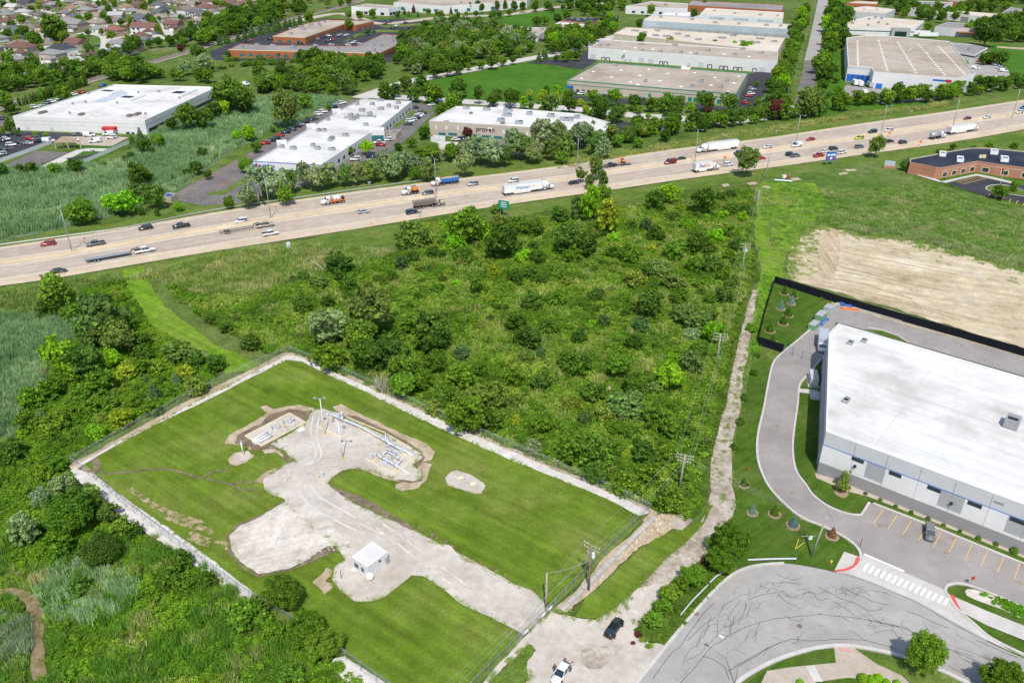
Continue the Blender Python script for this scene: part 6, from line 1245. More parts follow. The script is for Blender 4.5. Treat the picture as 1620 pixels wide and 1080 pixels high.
fill(V(880,0,4),"240,140 320,150 400,170 340,230 260,270 200,300 150,280 170,220",6,9,['d','m','b'],'tree',1,'trees of the far industrial park',1.1,(),33,26)
T(V(880,0,4),"600,65,60,m 690,50,40,m 940,25,40,d 1040,25,30,d 870,85,50,d 500,60,30,m 530,150,50,d 545,240,70,m 720,265,60,m 1000,280,50,m 1130,290,50,b 1190,295,70,m 1220,295,60,b 100,190,40,d",'tree',1.1,'trees of the far industrial park')
FR = 'trees of the far industrial park beyond the service road'
fill(V(1280,0,4.765),"650,75 900,85 1180,95 1190,150 900,170 650,130",7,10,['d','m','d'],'tree',1,FR,.95,(),34,36)
fill(V(1280,0,4.765),"1200,55 1530,45 1480,95 1200,92",8,11,['d','m','d'],'tree',1,FR,1.0,(),35,22)
fill(V(1280,0,4.765),"1180,265 1300,215 1420,205 1640,130 1640,320 1500,330 1320,310",9,13,['d','m','d'],'tree',1,FR,.85,(),36,40)
T(V(1280,0,4.765),"1400,445,140,d,shrub,.6 1340,435,120,d,shrub,.6 1450,430,110,d,shrub,.6 200,70,110,d 140,90,70,d 1095,125,60,d 1185,120,40,d,tree,1.6 1000,130,70,d 900,200,60,m 700,310,40,b 785,312,30,b 870,318,30,b 600,20,50,d 700,40,50,d",'tree',1.1,FR)
fill(V(1280,0,4.765),"380,0 780,0 760,30 640,45 540,40",9,12,['d'],'tree',1,FR,1.0,(),37,16)
fill(V(1280,0,4.765),"1240,0 1640,-20 1640,40 1450,30",9,12,['d','m'],'tree',1,FR,.95,(),38,26)
fill(V(0,0,1),"420,8 560,-12 560,14 470,30 420,38",7,10,['d','m','o'],'tree',1,'trees of the far industrial park',1.1,(),39,24)
# every tree an individual; the smallest and farthest of each kind, past the limit, become woodland
KN = dict(tree='deciduous_tree',neartree='deciduous_tree',poplar='poplar_tree',shrub='shrub',spruce='spruce_tree',column='column_tree',mound='clipped_shrub')
CAT = dict(tree='tree',neartree='tree',poplar='tree',shrub='shrub',spruce='tree',column='tree',mound='shrub')
NOUN = dict(tree='tree',neartree='tree',poplar='poplar tree',shrub='shrub',spruce='spruce',column='clipped column tree',mound='clipped round shrub')
byk = {}
def kindof(t):
    k = KN[t[4]]
    if k == 'deciduous_tree' and ('street' in t[5] or 'road' in t[5] or 'huge' in t[5] or 'car park' in t[5]): k = 'street_tree'
    if k == 'deciduous_tree' and 'hedge' in t[5]: k = 'hedge_tree'
    return k
for t in TREES: t.append(t[1]*scale_at(PX(t[0])[1])); byk.setdefault(kindof(t),[]).append(t)
LIM = dict(deciduous_tree=300,street_tree=300,hedge_tree=280,shrub=290,poplar_tree=200,spruce_tree=150,column_tree=60,clipped_shrub=60)
rest = []; ntree = 0
for kn,ls in byk.items():
    ls.sort(key=lambda t: -t[6])
    inview = [t for t in ls if -40 < PX(t[0])[0] < 1660 and PX(t[0])[1] < 1200]
    rest += [t for t in ls if t not in inview][:0]+inview[LIM[kn]:]
    for p,D,Hh,tn,ty,grp,px in inview[:LIM[kn]]:
        i = RV.randrange(len(PR[ty])); jit = [RV.uniform(.82,1.2) for _ in range(3)]; col = [min(.5,c_*j*1.0) for c_,j in zip(TONE[tn],(jit[0]*RV.uniform(.9,1.1),jit[0],jit[0]*RV.uniform(.85,1.2)))]
        rz = RV.uniform(0,6.28); sc = (D,D,Hh)
        look = '%s%s %s' % ('small ' if D < 2.6 else 'big ' if D > 9 else 'broad ' if D > Hh*1.2 else 'tall ' if Hh > D*1.3 else '',TNAME[tn],NOUN[ty])
        if px > 15 and ty in ('tree','neartree','poplar','spruce'):
            o = thing(kn,None,'tree',p,rz,grp); tr = put('trunk',STEM if ty == 'spruce' else (THIN if ty == 'poplar' else TRUNKS)[i % 2],o,None,sc=sc); put('crown',PR[ty][i],o,col,sc=sc)
        else:
            src = PR[ty+'_whole'][i] if ty+'_whole' in PR else PR[ty][i]; o = put(kn,src,None,col,p,rz,sc); tag(o,None,CAT[ty],grp)
        by_landmark(o,look,p); ntree += 1
for kind in ('tree','poplar','spruce','shrub'):
    ls = [t for t in rest if t[4] == kind]
    if not ls: continue
    PR['far_'+kind] = PR[kind+'_whole']
    scatter('woodland' if kind != 'shrub' else 'undergrowth','far_'+kind,np.array([t[0] for t in ls]),np.array([(t[1],t[1],t[2]) for t in ls]),np.array([TONE[t[3]] for t in ls]),'far-off trees between the roofs of the town and the industrial park',77)
print('trees',ntree,'rest',len(rest),{k: len(v) for k,v in byk.items()})
# ------------------------------------------------------------------ fences
def chainmat(name,a,col):
    t = NT(name); t.fin(col,.5,.4); tr = t.new('BsdfTransparent'); mx = t.new('MixShader'); mx.inputs[0].default_value = a
    t.l(tr.outputs[0],mx.inputs[1]); t.l(t.p.outputs[0],mx.inputs[2]); t.l(mx.outputs[0],t.out.inputs[0]); return t.mat
M['chain'] = chainmat('chain_link_wire',.10,(.36,.38,.40)); M['screen'] = pmat('black_screen_cloth',(.012,.014,.02),.9,.1)
M['pipe'] = pmat('pale_pipe_paint',(.60,.63,.68),.45,.5,.1,.06)
POST = {}
def fence(label,pts,h=2.3,sp=3.0,fab='chain',postm='steel',name='chain_link_fence',rails=True,group=None,barb=True,shape=None):
    w_ = [G(*p) for p in (P_(pts) if isinstance(pts,str) else pts)]; o = w_[0].copy(); root = thing(name,label,'fence',o,0,group)
    if (h,postm) not in POST: mb = MB(); mb.tube([(0,0,0),(0,0,h+(.35 if barb else .05))],(.042 if barb else .055) if h > 1.5 else .05,6); POST[(h,postm)] = mb.mesh('post',M[postm])
    fb = MB(); rl = MB(); bw = MB()
    for a,b_ in zip(w_,w_[1:]):
        L = (b_-a).length; n = max(1,round(L/sp)); a0,b0 = a-o,b_-o
        for k in range(n): put('post',POST[(h,postm)],root,None,a0.lerp(b0,k/n))
        e = (b_-a).normalized(); nn = Vector((-e.y,e.x,0))*.012
        vs = [a0+nn,b0+nn,b0+nn+Vector((0,0,h)),a0+nn+Vector((0,0,h))]; fb.add(vs,[(0,1,2,3)])
        if fab == 'screen': fb.add([v-nn*2 for v in vs],[(3,2,1,0)])
        rl.tube([a0+Vector((0,0,h)),b0+Vector((0,0,h))],.022,5)
        if barb:
            for dz in (.12,.24,.34): bw.tube([a0+Vector((0,0,h+dz)),b0+Vector((0,0,h+dz))],.012,3)
    put('post',POST[(h,postm)],root,None,w_[-1]-o)
    fb.obj('fabric',M[fab],root,fix=False); rl.obj('top_rail',M[postm],root)
    if barb: bw.obj('barbed_wire',M['steel'],root,fix=False)
    return root
CF = 'chain-link fence round the compound'
fence('chain-link fence along the short compound side facing the mown strip',"114,738 300,634 390,590 458,561",2.3,3.4,group=CF)
fence('long chain-link fence along the compound side facing the old field',"458,561 520,584 640,638 760,692 880,744 990,792 1028,813",2.3,3.2,group=CF)
fence('chain-link fence standing in the gravel path on the near left compound side',"114,738 140,752 200,804 270,858 340,910 396,950 480,1000 548,1046 620,1098",2.3,3.4,group=CF)
fence('chain-link fence on the concrete blocks between the pole and the corner',"1028,813 990,848 940,898 878,962",2.2,3.2,group=CF)
fence('chain-link fence beside the compound lawn below the gate',"822,1017 790,1050 757,1083 730,1112",2.2,3.2,group=CF)
# gate leaves with signs
ga,gb = G(822,1017),G(878,962); gm = ga.lerp(gb,.5)
for k,(p0,p1) in enumerate(((ga,gm),(gm,gb))):
    t = thing('chain_link_gate',('gate leaf next to the lawn at the compound entrance','gate leaf next to the utility pole at the compound entrance')[k],'gate',p0,0,'leaves of the compound gate'); e = (p1-p0); mb = MB()
    for s in (.01,.5,.99): mb.tube([e*s+Vector((0,0,.1)),e*s+Vector((0,0,2.2))],.045,6)
    for z in (.15,1.15,2.15): mb.tube([e*.01+Vector((0,0,z)),e*.99+Vector((0,0,z))],.04,6)
    mb.obj('gate_frame',M['steel'],t); mb = MB(); mb.add([Vector((0,0,.15)),e+Vector((0,0,.15)),e+Vector((0,0,2.15)),Vector((0,0,2.15))],[(0,1,2,3)]); mb.obj('fabric',M['chain'],t,fix=False)
    for f_ in ((.35,) if k == 0 else (.3,.7)):
        mb = MB(); c_ = e*f_; mb.box((c_.x+.06,c_.y-.06,1.35),(1.0,.04,.7),math.atan2(e.y,e.x)); mb.obj('sign_panel',M['white'],t,fix=False)
# footing blocks under the fence
blk = MB(); blk.box((0,0,.35),(2.9,.8,.7),0,.92); BLK = blk.mesh('block',M['concrete'],fix=False)
a_,b_ = G(1030,818),G(882,966); n_ = 15; BG = 'concrete blocks under the compound fence'
for k in range(n_):
    p = a_.lerp(b_,(k+.5)/n_); o = put('concrete_block',BLK,None,None,(p.x+.7,p.y-.35,0),math.atan2((b_-a_).y,(b_-a_).x),((b_-a_).length/n_/2.95,1,RV.uniform(.8,1.1)))
    tag(o,'pale concrete footing block below the fence, %s such one from the field corner' % ORD[k],'block',BG)
# black screen fence
SF = 'black cloth fence round the warehouse yard'
fence('black screen fence between the graded earth and the warehouse drive',"1224.6,448.5 1330,481 1480,524 1640,571 1760,607",2.5,3.0,'screen','black','screen_fence',group=SF,barb=False)
fence('black screen fence beside the broken gravel track',"1224.6,448.5 1212,490 1198,545",2.5,3.0,'screen','black','screen_fence',group=SF,barb=False)
fence('short black screen fence from the track corner to the drive',"1198,545 1238,558",2.5,3.0,'screen','black','screen_fence',group=SF,barb=False)
fence('dark wire gate across the drive beside the grey warehouse',"1238,558 1268,568 1297,578",2.4,2.6,'chain','black','wire_gate',group=None,barb=False)
fence('white picket fence between the parking lot and the sports court',Z(0,120,6.75)("-60,955 0,928 300,822 560,722"),1.8,2.6,'white','white','white_fence',group='white fences by the factory',barb=False)
fence('white picket fence between the play lawn and the reeds',Z(0,120,6.75)("880,945 1180,815 1375,728"),1.8,2.6,'white','white','white_fence',group='white fences by the factory',barb=False)
def guardrail(label,pts,h=.75,mat='pipe',group=None,sp=2.0,z0=0):
    w_ = smooth([G(*p) for p in P_(pts)],4,False); o = w_[0].copy(); t = thing('guardrail',label,'guardrail',o,0,group); mb = MB()
    for dz,r in ((h-.12,.07),(h,.045),(h+.1,.07)): mb.tube([p-o+Vector((0,0,dz+z0)) for p in w_],r,6)
    mb.obj('rail',M[mat],t)
    L = sum((b-a).length for a,b in zip(w_,w_[1:])); n = min(95,max(2,int(L/sp))); pm = MB(); pm.box((0,0,h/2+z0),(.12,.15,h)); me = pm.mesh('post',M['wood'],fix=False)
    for k in range(n+1):
        d_ = L*k/n; i = 0
        while i < len(w_)-2 and d_ > (w_[i+1]-w_[i]).length: d_ -= (w_[i+1]-w_[i]).length; i += 1
        put('post',me,t,None,w_[i].lerp(w_[i+1],min(1,d_/max(.01,(w_[i+1]-w_[i]).length)))-o)
GR = 'guardrails along the curved street'
guardrail('straight steel guardrail on the lawn above the curved street',"1182,890 1220,888.5 1259,888",group=GR); guardrail('lower steel guardrail beside the roadside shrubs',"1076,977 1097,952 1119,930",group=GR); guardrail('short steel guardrail near the tall roadside tree',"1122,926 1135,914 1155,904",group=GR)
guardrail('long steel guardrail along the far edge of the highway',"-40,400 0,391 100,377 200,363 340,335 540,306 668,288",.8,'steel',None,4,.1)
# ------------------------------------------------------------------ poles and wires
def hgt(b,t): B = G(*b); Y = (540-t[1])/F; return H+(-SP+Y*CP)*B.y/(CP+Y*SP)
WTOP = {}
def upole(key,label,base,h,az,arms,extras='',mat='wood',lean=(0,0)):
    p = G(*base); t = thing('utility_pole',label,'utility pole',p,az,'utility poles'); R_ = Matrix.Rotation(az,3,'Z'); mb = MB(); lx,ly = lean
    mb.tube([(0,0,0),(lx*.5,ly*.5,h*.5),(lx,ly,h)],[.21,.18,.14],10); mb.obj('pole',M[mat],t,True); pts = []
    for z,L in arms:
        f = z/h; mb = MB(); mb.box((lx*f+.16,ly*f,z),(.12,L,.13)); mb.obj('crossarm',M['palewood'],t,fix=False)
        for s in (-.46,-.25,.25,.46):
            mb = MB(); mb.tube([(lx*f+.16,ly*f+s*L,z+.06),(lx*f+.16,ly*f+s*L,z+.28)],[.06,.045],6); mb.obj('insulator',M['white'],t); pts.append(p+R_@Vector((lx*f+.16,ly*f+s*L,z+.28)))
    if 'T' in extras:
        for s in (-.5,.5):
            mb = MB(); mb.tube([(.1,s*.9,h-2.6),(.1,s*.9,h-1.7)],.28,12); mb.obj('transformer',M['white' if s < 0 else 'grey'],t)
    if 'O' in extras: mb = MB(); mb.box((.2,.5,h-2.9),(.2,.2,.5)); mb.obj('cutout_fuse',M['orange'],t,fix=False)
    WTOP[key] = (pts,p+R_@Vector((lx,ly,h)),p); return t
LA = math.atan2(G(1074,776).y-G(931,932).y,G(1074,776).x-G(931,932).x)
upole('A','brown utility pole with double crossarms and transformers outside the compound fence',(931,934),10.4,LA,[(10.1,3.2),(9.3,3.0)],'TO')
upole('B','plain grey pole without crossarms at the compound gate',(863.5,965),8.4,0,[],'','palewood')
upole('C','leaning pole with three pale crossarms at the field corner',(1074,777),7.9+1.0,1.2,[(8.6,3.4),(7.9,3.4),(7.2,2.6)],'','palewood',(.35,-.3))
h4 = 9.5
def base_from_top(px,py,h): q_ = G(px,py,h); return (q_.x,q_.y)
for key,lab,(tx,ty),h_,arms,ex in (('D','pole with three pale crossarms rising from the bushes',(1140.5,527.5),10,[(9.8,3.4),(9.0,3.4),(8.2,3.2)],''),('E','pole with transformers and two crossarms beside the bright grass strip',(1180,386),10,[(9.8,3.2),(8.8,3.0)],'T'),('F','pole with one small crossarm near the top of the old field',(1201.7,301),10,[(9.8,2.4)],''),('G','pole with a crossarm standing beside the highway',(1217.5,242),11,[(10.6,2.6)],'')):
    x,y = base_from_top(tx,ty,h_); b_px = PX((x,y,0)); upole(key,lab,b_px,h_,1.35,arms,ex,'palewood')
upole('H','tilted bare pole with a loose coil of wire on the site lawn',(1283,880),9.9,0,[],'','palewood',(.9,-.6))
mb = MB(); top = Vector((.9,-.6,9.7)); r_ = random.Random(4)
for k in range(5):
    R_ = r_.uniform(.7,1.9); tx_,ty_ = r_.uniform(-.4,.4),r_.uniform(-.4,.4); mb.tube([top+Vector((R_*math.cos(j*PI/9),R_*math.sin(j*PI/9),math.sin(j*PI/9)*tx_+ty_*math.cos(j*PI/9))) for j in range(19)],.014,3)
mb.obj('wire_coil',M['wire'],[o for o in THINGS if o.get('label','').startswith('tilted bare pole')][0],fix=False)
def wire(label,a,b_,sag,r=.022,grp='overhead wires'):
    a,b_ = Vector(a),Vector(b_); mb = MB(); mb.tube([a.lerp(b_,k/14)-Vector((0,0,sag*4*(k/14)*(1-k/14)))-a for k in range(15)],r,4); o = mb.obj('power_line',M['wire'],fix=False); o.location = a; tag(o,label,'wire',grp); THINGS.append(o)
NAMES = dict(A='transformer pole at the fence',C='leaning triple-arm pole',D='pole in the bushes',E='transformer pole by the bright grass',F='small-armed pole',G='highway pole')
for k1,k2 in (('A','C'),('C','D'),('D','E'),('E','F'),('F','G')):
    for j,i in enumerate((0,1,3)):
        wire('%s wire from the %s to the %s' % (('outer','middle','inner')[j],NAMES[k1],NAMES[k2]),WTOP[k1][0][i],WTOP[k2][0][i],.7)
for j,i in enumerate((0,1,3)):
    a = WTOP['A'][0][i]; q_ = G(*((690,1090),(712,1090),(732,1090))[j],9); wire('%s overhead wire crossing the compound lawn to the south' % ('outer','middle','inner')[j],a,a+(q_-a)*1.6,.5)
    a = WTOP['C'][0][i+4]; wire('%s overhead wire from the leaning pole to the coil pole' % ('upper','middle','lower')[j],a,WTOP['H'][1]-Vector((0,0,.3+.5*j)),.8,.016)
wire('thick sagging cable between the gate pole and the transformer pole',WTOP['B'][1],WTOP['A'][2]+Vector((0,0,7.0)),.5,.05)
# lawn signboard and yellow guy guards near the coil pole
def post_sign(name,label,cat,px,h,sz,mat,face=0,posts=1,lines=0,postm='steel',group=None,z0=0,diamond=False):
    p = G(*px); t = thing(name,label,cat,p,face,group)
    for s in ((0,) if posts == 1 else (-.33,.33)): mb = MB(); mb.tube([(s*sz[0],.06,0),(s*sz[0],.06,h)],.05 if sz[0] < 2 else .1,6); mb.obj('post',M[postm],t)
    mb = MB(); mb.box((0,0,h-sz[1]/2+z0),(sz[0],.06,sz[1])); pn = mb.obj('sign_panel',M[mat],t,fix=False)
    if diamond: pn.data.transform(Matrix.Translation((0,0,h-sz[1]/2)) @ Matrix.Rotation(PI/4,4,'Y') @ Matrix.Translation((0,0,-(h-sz[1]/2))))
    return t,h-sz[1]/2
t,_ = post_sign('utility_box','white meter box on a steel frame beside the coil pole','utility box',(1280,858),1.6,(.8,.9),'white'); mb = MB(); mb.tube([(-1.6,.1,1.5),(.9,.1,1.5)],.05,6); mb.obj('frame_bar',M['steel'],t)
for k,(x0,y0,x1,y1) in enumerate(((957,310,938,366),(985,330,938,366))):
    (a_,b_),(c_,d_) = Z(980,760,3.375)('%d,%d %d,%d' % (x0,y0,x1,y1)); p = G(c_,d_); q_ = G(a_,b_,1.4)-p; mb = MB(); mb.tube([(0,0,0),q_],.06,6); o = mb.obj('guy_guard',M['yellow']); o.location = p; tag(o,('yellow guy wire guard leaning away from the meter box','yellow guy wire guard leaning towards the meter box')[k],'guy guard','yellow guy guards')
# hydrants and marker posts
def hydrant(label,px,mat):
    p = G(*px); t = thing('fire_hydrant',label,'hydrant',p); mb = MB(); mb.tube([(0,0,0),(0,0,.12),(0,0,.13),(0,0,.62),(0,0,.66),(0,0,.82)],[.2,.2,.13,.13,.17,.05],10); mb.obj('barrel',M[mat],t)
    for a in (0,PI/2,PI): mb = MB(); mb.tube([(0,0,.5),(.26*math.cos(a),.26*math.sin(a),.5)],.07,8); mb.obj('nozzle',M[mat],t)
hydrant('yellow fire hydrant at the edge of the site lawn',(1314.5,891),'yellow'); hydrant('red fire hydrant beside the drive',(1183,744),'red')
def bollard(label,px,mat='yellow',h=1.1,r=.09,name='bollard',group='yellow bollards of the compound'):
    p = G(*px); mb = MB(); mb.tube([(0,0,0),(0,0,h*.93),(0,0,h)],[r,r,r*.5],10); o = mb.obj(name,M[mat],smooth=True); o.location = p; tag(o,label,'bollard',group); return o
bollard('yellow marker pipe standing on the bare bank by the field corner',(1044,848),'yellow',1.3,.12,'marker_pipe',None)
for px,lab in (((1360,866),'dark signpost at the drive mouth'),((540.5,917),'thin dark post beside the white shed')):
    p = G(*px); mb = MB(); mb.tube([(0,0,0),(0,0,2.3)],.05,6); o = mb.obj('signpost',M['black']); o.location = p; tag(o,lab,'post')
post_sign('stop_sign','stop sign post at the tip of the traffic island','sign',(1535,927),2.3,(.75,.75),'red',.3)
# ------------------------------------------------------------------ lamps
def hlamp(px,k,h=14.8):
    p = G(*px); th = hwat(*px)[2]; t = thing('highway_lamp',None,'street lamp',p,th,'double-armed highway lamps'); mb = MB(); mb.tube([(0,0,0),(0,0,h*.6),(0,0,h)],[.17,.13,.09],8); mb.obj('pole',M['steel'],t,True)
    mb = MB(); mb.box((0,0,.6),(.7,.7,.6)); mb.obj('base',M['concrete'],t,fix=False)
    for s in (-1,1):
        mb = MB(); mb.tube([(0,0,h-.3),(0,s*1.4,h+.25),(0,s*2.6,h+.4)],.06,6); mb.obj('arm',M['steel'],t); mb = MB(); mb.box((0,s*2.9,h+.38),(.4,1.0,.2),0,.8); mb.obj('lamp_head',M['grey'],t,fix=False)
    by_landmark(t,'tall grey highway lamp with two arms',p)
for k,px in enumerate([(114.5,399),(428.7,347),(690,310),(913,274),(1099,258),(1258,233),(1393,215),(1506,205),(1601,187)]): hlamp(px,k)
def sitelamp(label,px):
    p = G(*px); t = thing('floodlight_pole',label,'floodlight',p,0,'floodlight poles of the gravel yard'); mb = MB(); mb.tube([(0,0,.6),(0,0,9.8)],[.11,.08],8); mb.obj('pole',M['white'],t,True); mb = MB(); mb.tube([(0,0,0),(0,0,1.1)],.16,10); mb.obj('bollard_base',M['yellow'],t)
    for s in (-1,1):
        mb = MB(); mb.tube([(0,0,9.7),(s*.9,0,10.0)],.05,6); mb.obj('arm',M['steel'],t); mb = MB(); mb.box((s*1.0,-.15,10.1),(.55,.5,.25),.3*s); mb.obj('lamp_head',M['grey'],t,fix=False)
sitelamp('white floodlight pole by the inlet pad at the far end of the yard',(514,690)); sitelamp('white floodlight pole in the open middle of the gravel yard',(542,728))
p = G(1162,1084); t = thing('street_lamp','pale street lamp with long arm on the inner kerb of the curved street','street lamp',p,2.4); mb = MB(); mb.tube([(0,0,0),(0,0,7.6)],[.08,.05],8); mb.obj('pole',M['steel'],t,True); mb = MB(); mb.tube([(0,0,7.4),(1.6,0,7.9),(3.0,0,8.0)],.035,6); mb.obj('arm',M['steel'],t); mb = MB(); mb.box((3.3,0,7.97),(.7,.3,.12)); mb.obj('lamp_head',M['white'],t,fix=False)
for px,h_,lab in (((64+0,262),6,'thin lamp post in the corner of the sports court'),((315,322),9,'dark lamp post at the near end of the striped parking lot'),((1292,174),8,'pale lamp post beside the road junction'),((1082,184),9,'pale lamp post among the street trees'),((733,95),8,'pale lamp post beside the side road'),((835,168),9,'wooden pole between the street trees and the tan office')):
    p = G(*px); t = thing('lamp_post',lab,'street lamp',p,RV.uniform(0,6)); mb = MB(); mb.tube([(0,0,0),(0,0,h_)],[.11,.08],7); mb.obj('pole',M['grey'],t); mb = MB(); mb.box((.5,0,h_),(1.2,.35,.15)); mb.obj('lamp_head',M['grey'],t,fix=False)
# poles along the straight service road
mm = MB(); mm.tube([(0,0,0),(0,0,11)],[.16,.1],6); mm.box((0,0,10.3),(.12,2.6,.12)); PM = mm.mesh('roadside_pole',M['palewood'],fix=False)
for k,px in enumerate([(1244,171),(1257,132),(1266,97),(1274,66),(1282,38),(1288,14)]):
    o = put('roadside_pole',PM,None,None,G(*px),.2); tag(o,'pale wooden pole by the straight service road, %s one from the junction' % ORD[k],'utility pole','poles along the service road')
# ------------------------------------------------------------------ road signs and roadside things
t,zc_ = post_sign('highway_sign','green highway guide sign on two posts below the long box trailer','road sign',(797,343),6.2,(4.2,3.2),'signgreen',math.radians(-62),2); th = 0
t.rotation_euler.z = math.radians(-25)
for z in (.85,.1,-.7):
    mb = MB(); mb.box((0,-.045,zc_+z),(2.6-.5*abs(z),.02,.32)); mb.obj('lettering_bar',M['white'],t,fix=False)
t,zc_ = post_sign('highway_sign','blue service logo sign on two posts beside the lone round tree','road sign',(1312,262),6.0,(5.0,3.8),'signblue',math.radians(15),2)
for x,z,m in ((-1.3,.6,'white'),(.2,.6,'white'),(1.5,.6,'white'),(-1.3,-.9,'red'),(.2,-.9,'white'),(1.5,-.9,'red')):
    mb = MB(); mb.box((x,-.045,zc_+z),(1.1,.03,.9)); mb.obj('logo_panel',M[m],t,fix=False)
def clutter(lab,cat,px,name,build,rz=0,group=None,h=0):
    p = G(*px); t = thing(name,lab,cat,(p.x,p.y,h),rz,group); build(t); return t
def toilet(t):
    mb = MB(); mb.box((0,0,1.1),(1.2,1.2,2.2)); mb.obj('cabin',M['white'],t,fix=False); mb = MB(); mb.box((0,-.62,1.05),(.8,.05,1.9)); mb.obj('door',M['wbluegrey'],t,fix=False); mb = MB(); mb.box((0,0,2.3),(1.3,1.3,.22),0,.7); mb.obj('roof',M['wlight'],t,fix=False)
clutter('white portable toilet cabinet on the verge below the highway','portable toilet',(457,394),'portable_toilet',toilet,.4)
def barrel(t):
    for z0,z1,m in ((0,.3,'orange'),(.3,.5,'white'),(.5,.75,'orange'),(.75,.88,'white'),(.88,1.05,'orange')):
        mb = MB(); mb.tube([(0,0,z0),(0,0,z1)],[.3-.06*z0,.3-.06*z1],10); mb.obj('band',M[m],t)
for px,lab in (((521,368),'orange traffic barrel on the near shoulder by the scrub'),((587,357),'orange traffic barrel on the near shoulder further up the road'),((1452,234),'orange traffic barrel below the orange diamond sign'),((1191,276),'orange barrel beside the round tree by the highway')): clutter(lab,'traffic barrel',px,'traffic_barrel',barrel,0,'orange traffic barrels')
for px,lab in (((1146,256),'orange diamond work sign on the highway median'),((1455,231),'orange diamond work sign on the shoulder near the tanker truck'),((1406,217),'orange diamond work sign between the cars on the median')): post_sign('work_sign',lab,'road sign',px,2.6,(1.2,1.2),'orange',-.4,1,group='orange work signs',diamond=True)
for px,lab in (((585+0,297),'grey sign back on the far verge by the poplars'),((895,258),'brown signpost on the far verge below the tall grass'),((1145,222),'grey sign back on the far verge behind the white semi truck'),((1227,215),'small grey sign back beside the far hedge'),((1441,183),'grey sign back on the far verge near the loading yard'),((665,345),'thin marker sign by the near shoulder')): post_sign('road_sign',lab,'road sign',px,2.6,(1.1,.9),'steel',.4,2,group='small roadside signs')
# overhead sign frame seen from the rear
p = G(410.5,324); t = thing('overhead_sign','grey overhead sign frame seen from behind on a thick post','road sign',p,math.radians(-58)); mb = MB(); mb.tube([(0,0,0),(0,0,8)],.35,10); mb.obj('post',M['palewood'],t,True)
mb = MB()
for k in range(8):
    for z in (4.8,8.0): pass
    mb.tube([(-5+k*1.5,.0,4.9),(-5+k*1.5,0,8.1)],.07,5)
for z in (4.9,6.0,7.0,8.1): mb.tube([(-5,0,z),(5.5,0,z)],.07,5)
mb.obj('truss',M['steel'],t); mb = MB(); mb.box((.25,-.25,6.5),(10.4,.08,3.1)); mb.obj('sign_panel',M['steel'],t,fix=False)
# clinic sign and flag pole
p = G(*zc("10,0")[0]) if 0 else G(*Z(1215,170,4)("765,386")[0]); t = thing('monument_sign','grey and blue monument sign on a brick base at the clinic lawn','sign',p,-.35); mb = MB(); mb.box((0,0,.6),(4.6,1.0,1.2)); mb.obj('base',M['brick2'],t,fix=False); mb = MB(); mb.box((0,0,2.2),(4.2,.5,2.0)); mb.obj('sign_panel',M['wbluegrey'],t,fix=False)
p = G(*zc("1260,775")[0]); t = thing('flag_pole','white flag pole with drooping flag before the clinic windows','flag pole',p,.4); mb = MB(); mb.tube([(0,0,0),(0,0,7.5)],[.07,.04],7); mb.obj('pole',M['white'],t); mb = MB(); mb.add([(0,0,7.3),(-1.3,.1,7.0),(-1.2,.15,6.0),(0,0,6.3)],[(0,1,2,3)]); mb.obj('flag',M['red'],t,fix=False); mb = MB(); mb.add([(0,-.02,7.3),(-.55,.02,7.18),(-.55,.02,6.7),(0,-.02,6.85)],[(0,1,2,3)]); mb.obj('flag_canton',M['signblue'],t,fix=False)
p = G(*zc("1690,300")[0])
# fallen dead trunks and the bare tree
def bare(label,px,h,seed,spread=1.0,n=9,r=.12,rz=0):
    p = G(*px); rr = random.Random(seed); mb = MB()
    def br(a,d_,L,r_,lv):
        b_ = a+d_*L; mid = a.lerp(b_,.5)+Vector((rr.uniform(-.1,.1),rr.uniform(-.1,.1),0))*L; mb.tube([a,mid,b_],[r_,r_*.75,r_*.45],5)
        if lv:
            for k in range(3): d2 = (d_+Vector((rr.gauss(0,.5),rr.gauss(0,.5),rr.uniform(0,.5)))*spread).normalized(); br(a.lerp(b_,rr.uniform(.35,1)),d2,L*rr.uniform(.5,.75),r_*.5,lv-1)
    for k in range(n): a = 2*PI*k/n; br(Vector((math.cos(a)*.25,math.sin(a)*.25,0)),Vector((math.cos(a)*.35,math.sin(a)*.35,1)).normalized(),h*rr.uniform(.4,.6),r,2)
    o = mb.obj('dead_tree',M['deadwood'],fix=False); o.location = p; tag(o,label,'tree')
bare('bare grey dead tree just outside the long compound fence',(606,622),6.0,3)
bare('bare pale dead stem on the slope beside the gravel path',(165,858),3.0,8,.5,1,.1)
for (a0,b0),(a1,b1),z,lab in (((521,434),(492,412),1.5,'long fallen dead trunk by the dark round shrub'),((520,432),(511,415),3.5,'short upright dead trunk by the dark round shrub')):
    p = G(a0,b0); q_ = G(a1,b1,z)-p; mb = MB(); mb.tube([(0,0,0),q_*.5+Vector((0,0,.3)),q_],[.25,.18,.08],6); o = mb.obj('fallen_log',M['deadwood']); o.location = p; tag(o,lab,'log')
guard = None
p = G(*Z(1215,170,4)("40,466")[0]); q_ = G(*Z(1215,170,4)("152,474")[0]); mb = MB(); mb.tube([(0,0,.5),q_-p+Vector((0,0,.5))],.3,8); o = mb.obj('culvert_pipe',M['white']); o.location = p; tag(o,'long white pipe lying on the grass below the highway','pipe')
p = G(*Z(1215,170,4)("100,450")[0]); t = thing('work_trailer','small red and white work trailer on the grass near the white pipe','trailer',p,.3); mb = MB(); mb.box((0,0,.8),(1.4,1.2,1.2)); mb.obj('body',M['white'],t,fix=False); mb = MB(); mb.box((1.3,0,.8),(1.2,1.2,1.0)); mb.obj('engine_box',M['red'],t,fix=False)
for s in (-.7,.7): mb = MB(); mb.tube([(.6,s,.3),(.6,s+.1,.3)],.3,10); mb.obj('wheel',M['tyre'],t)
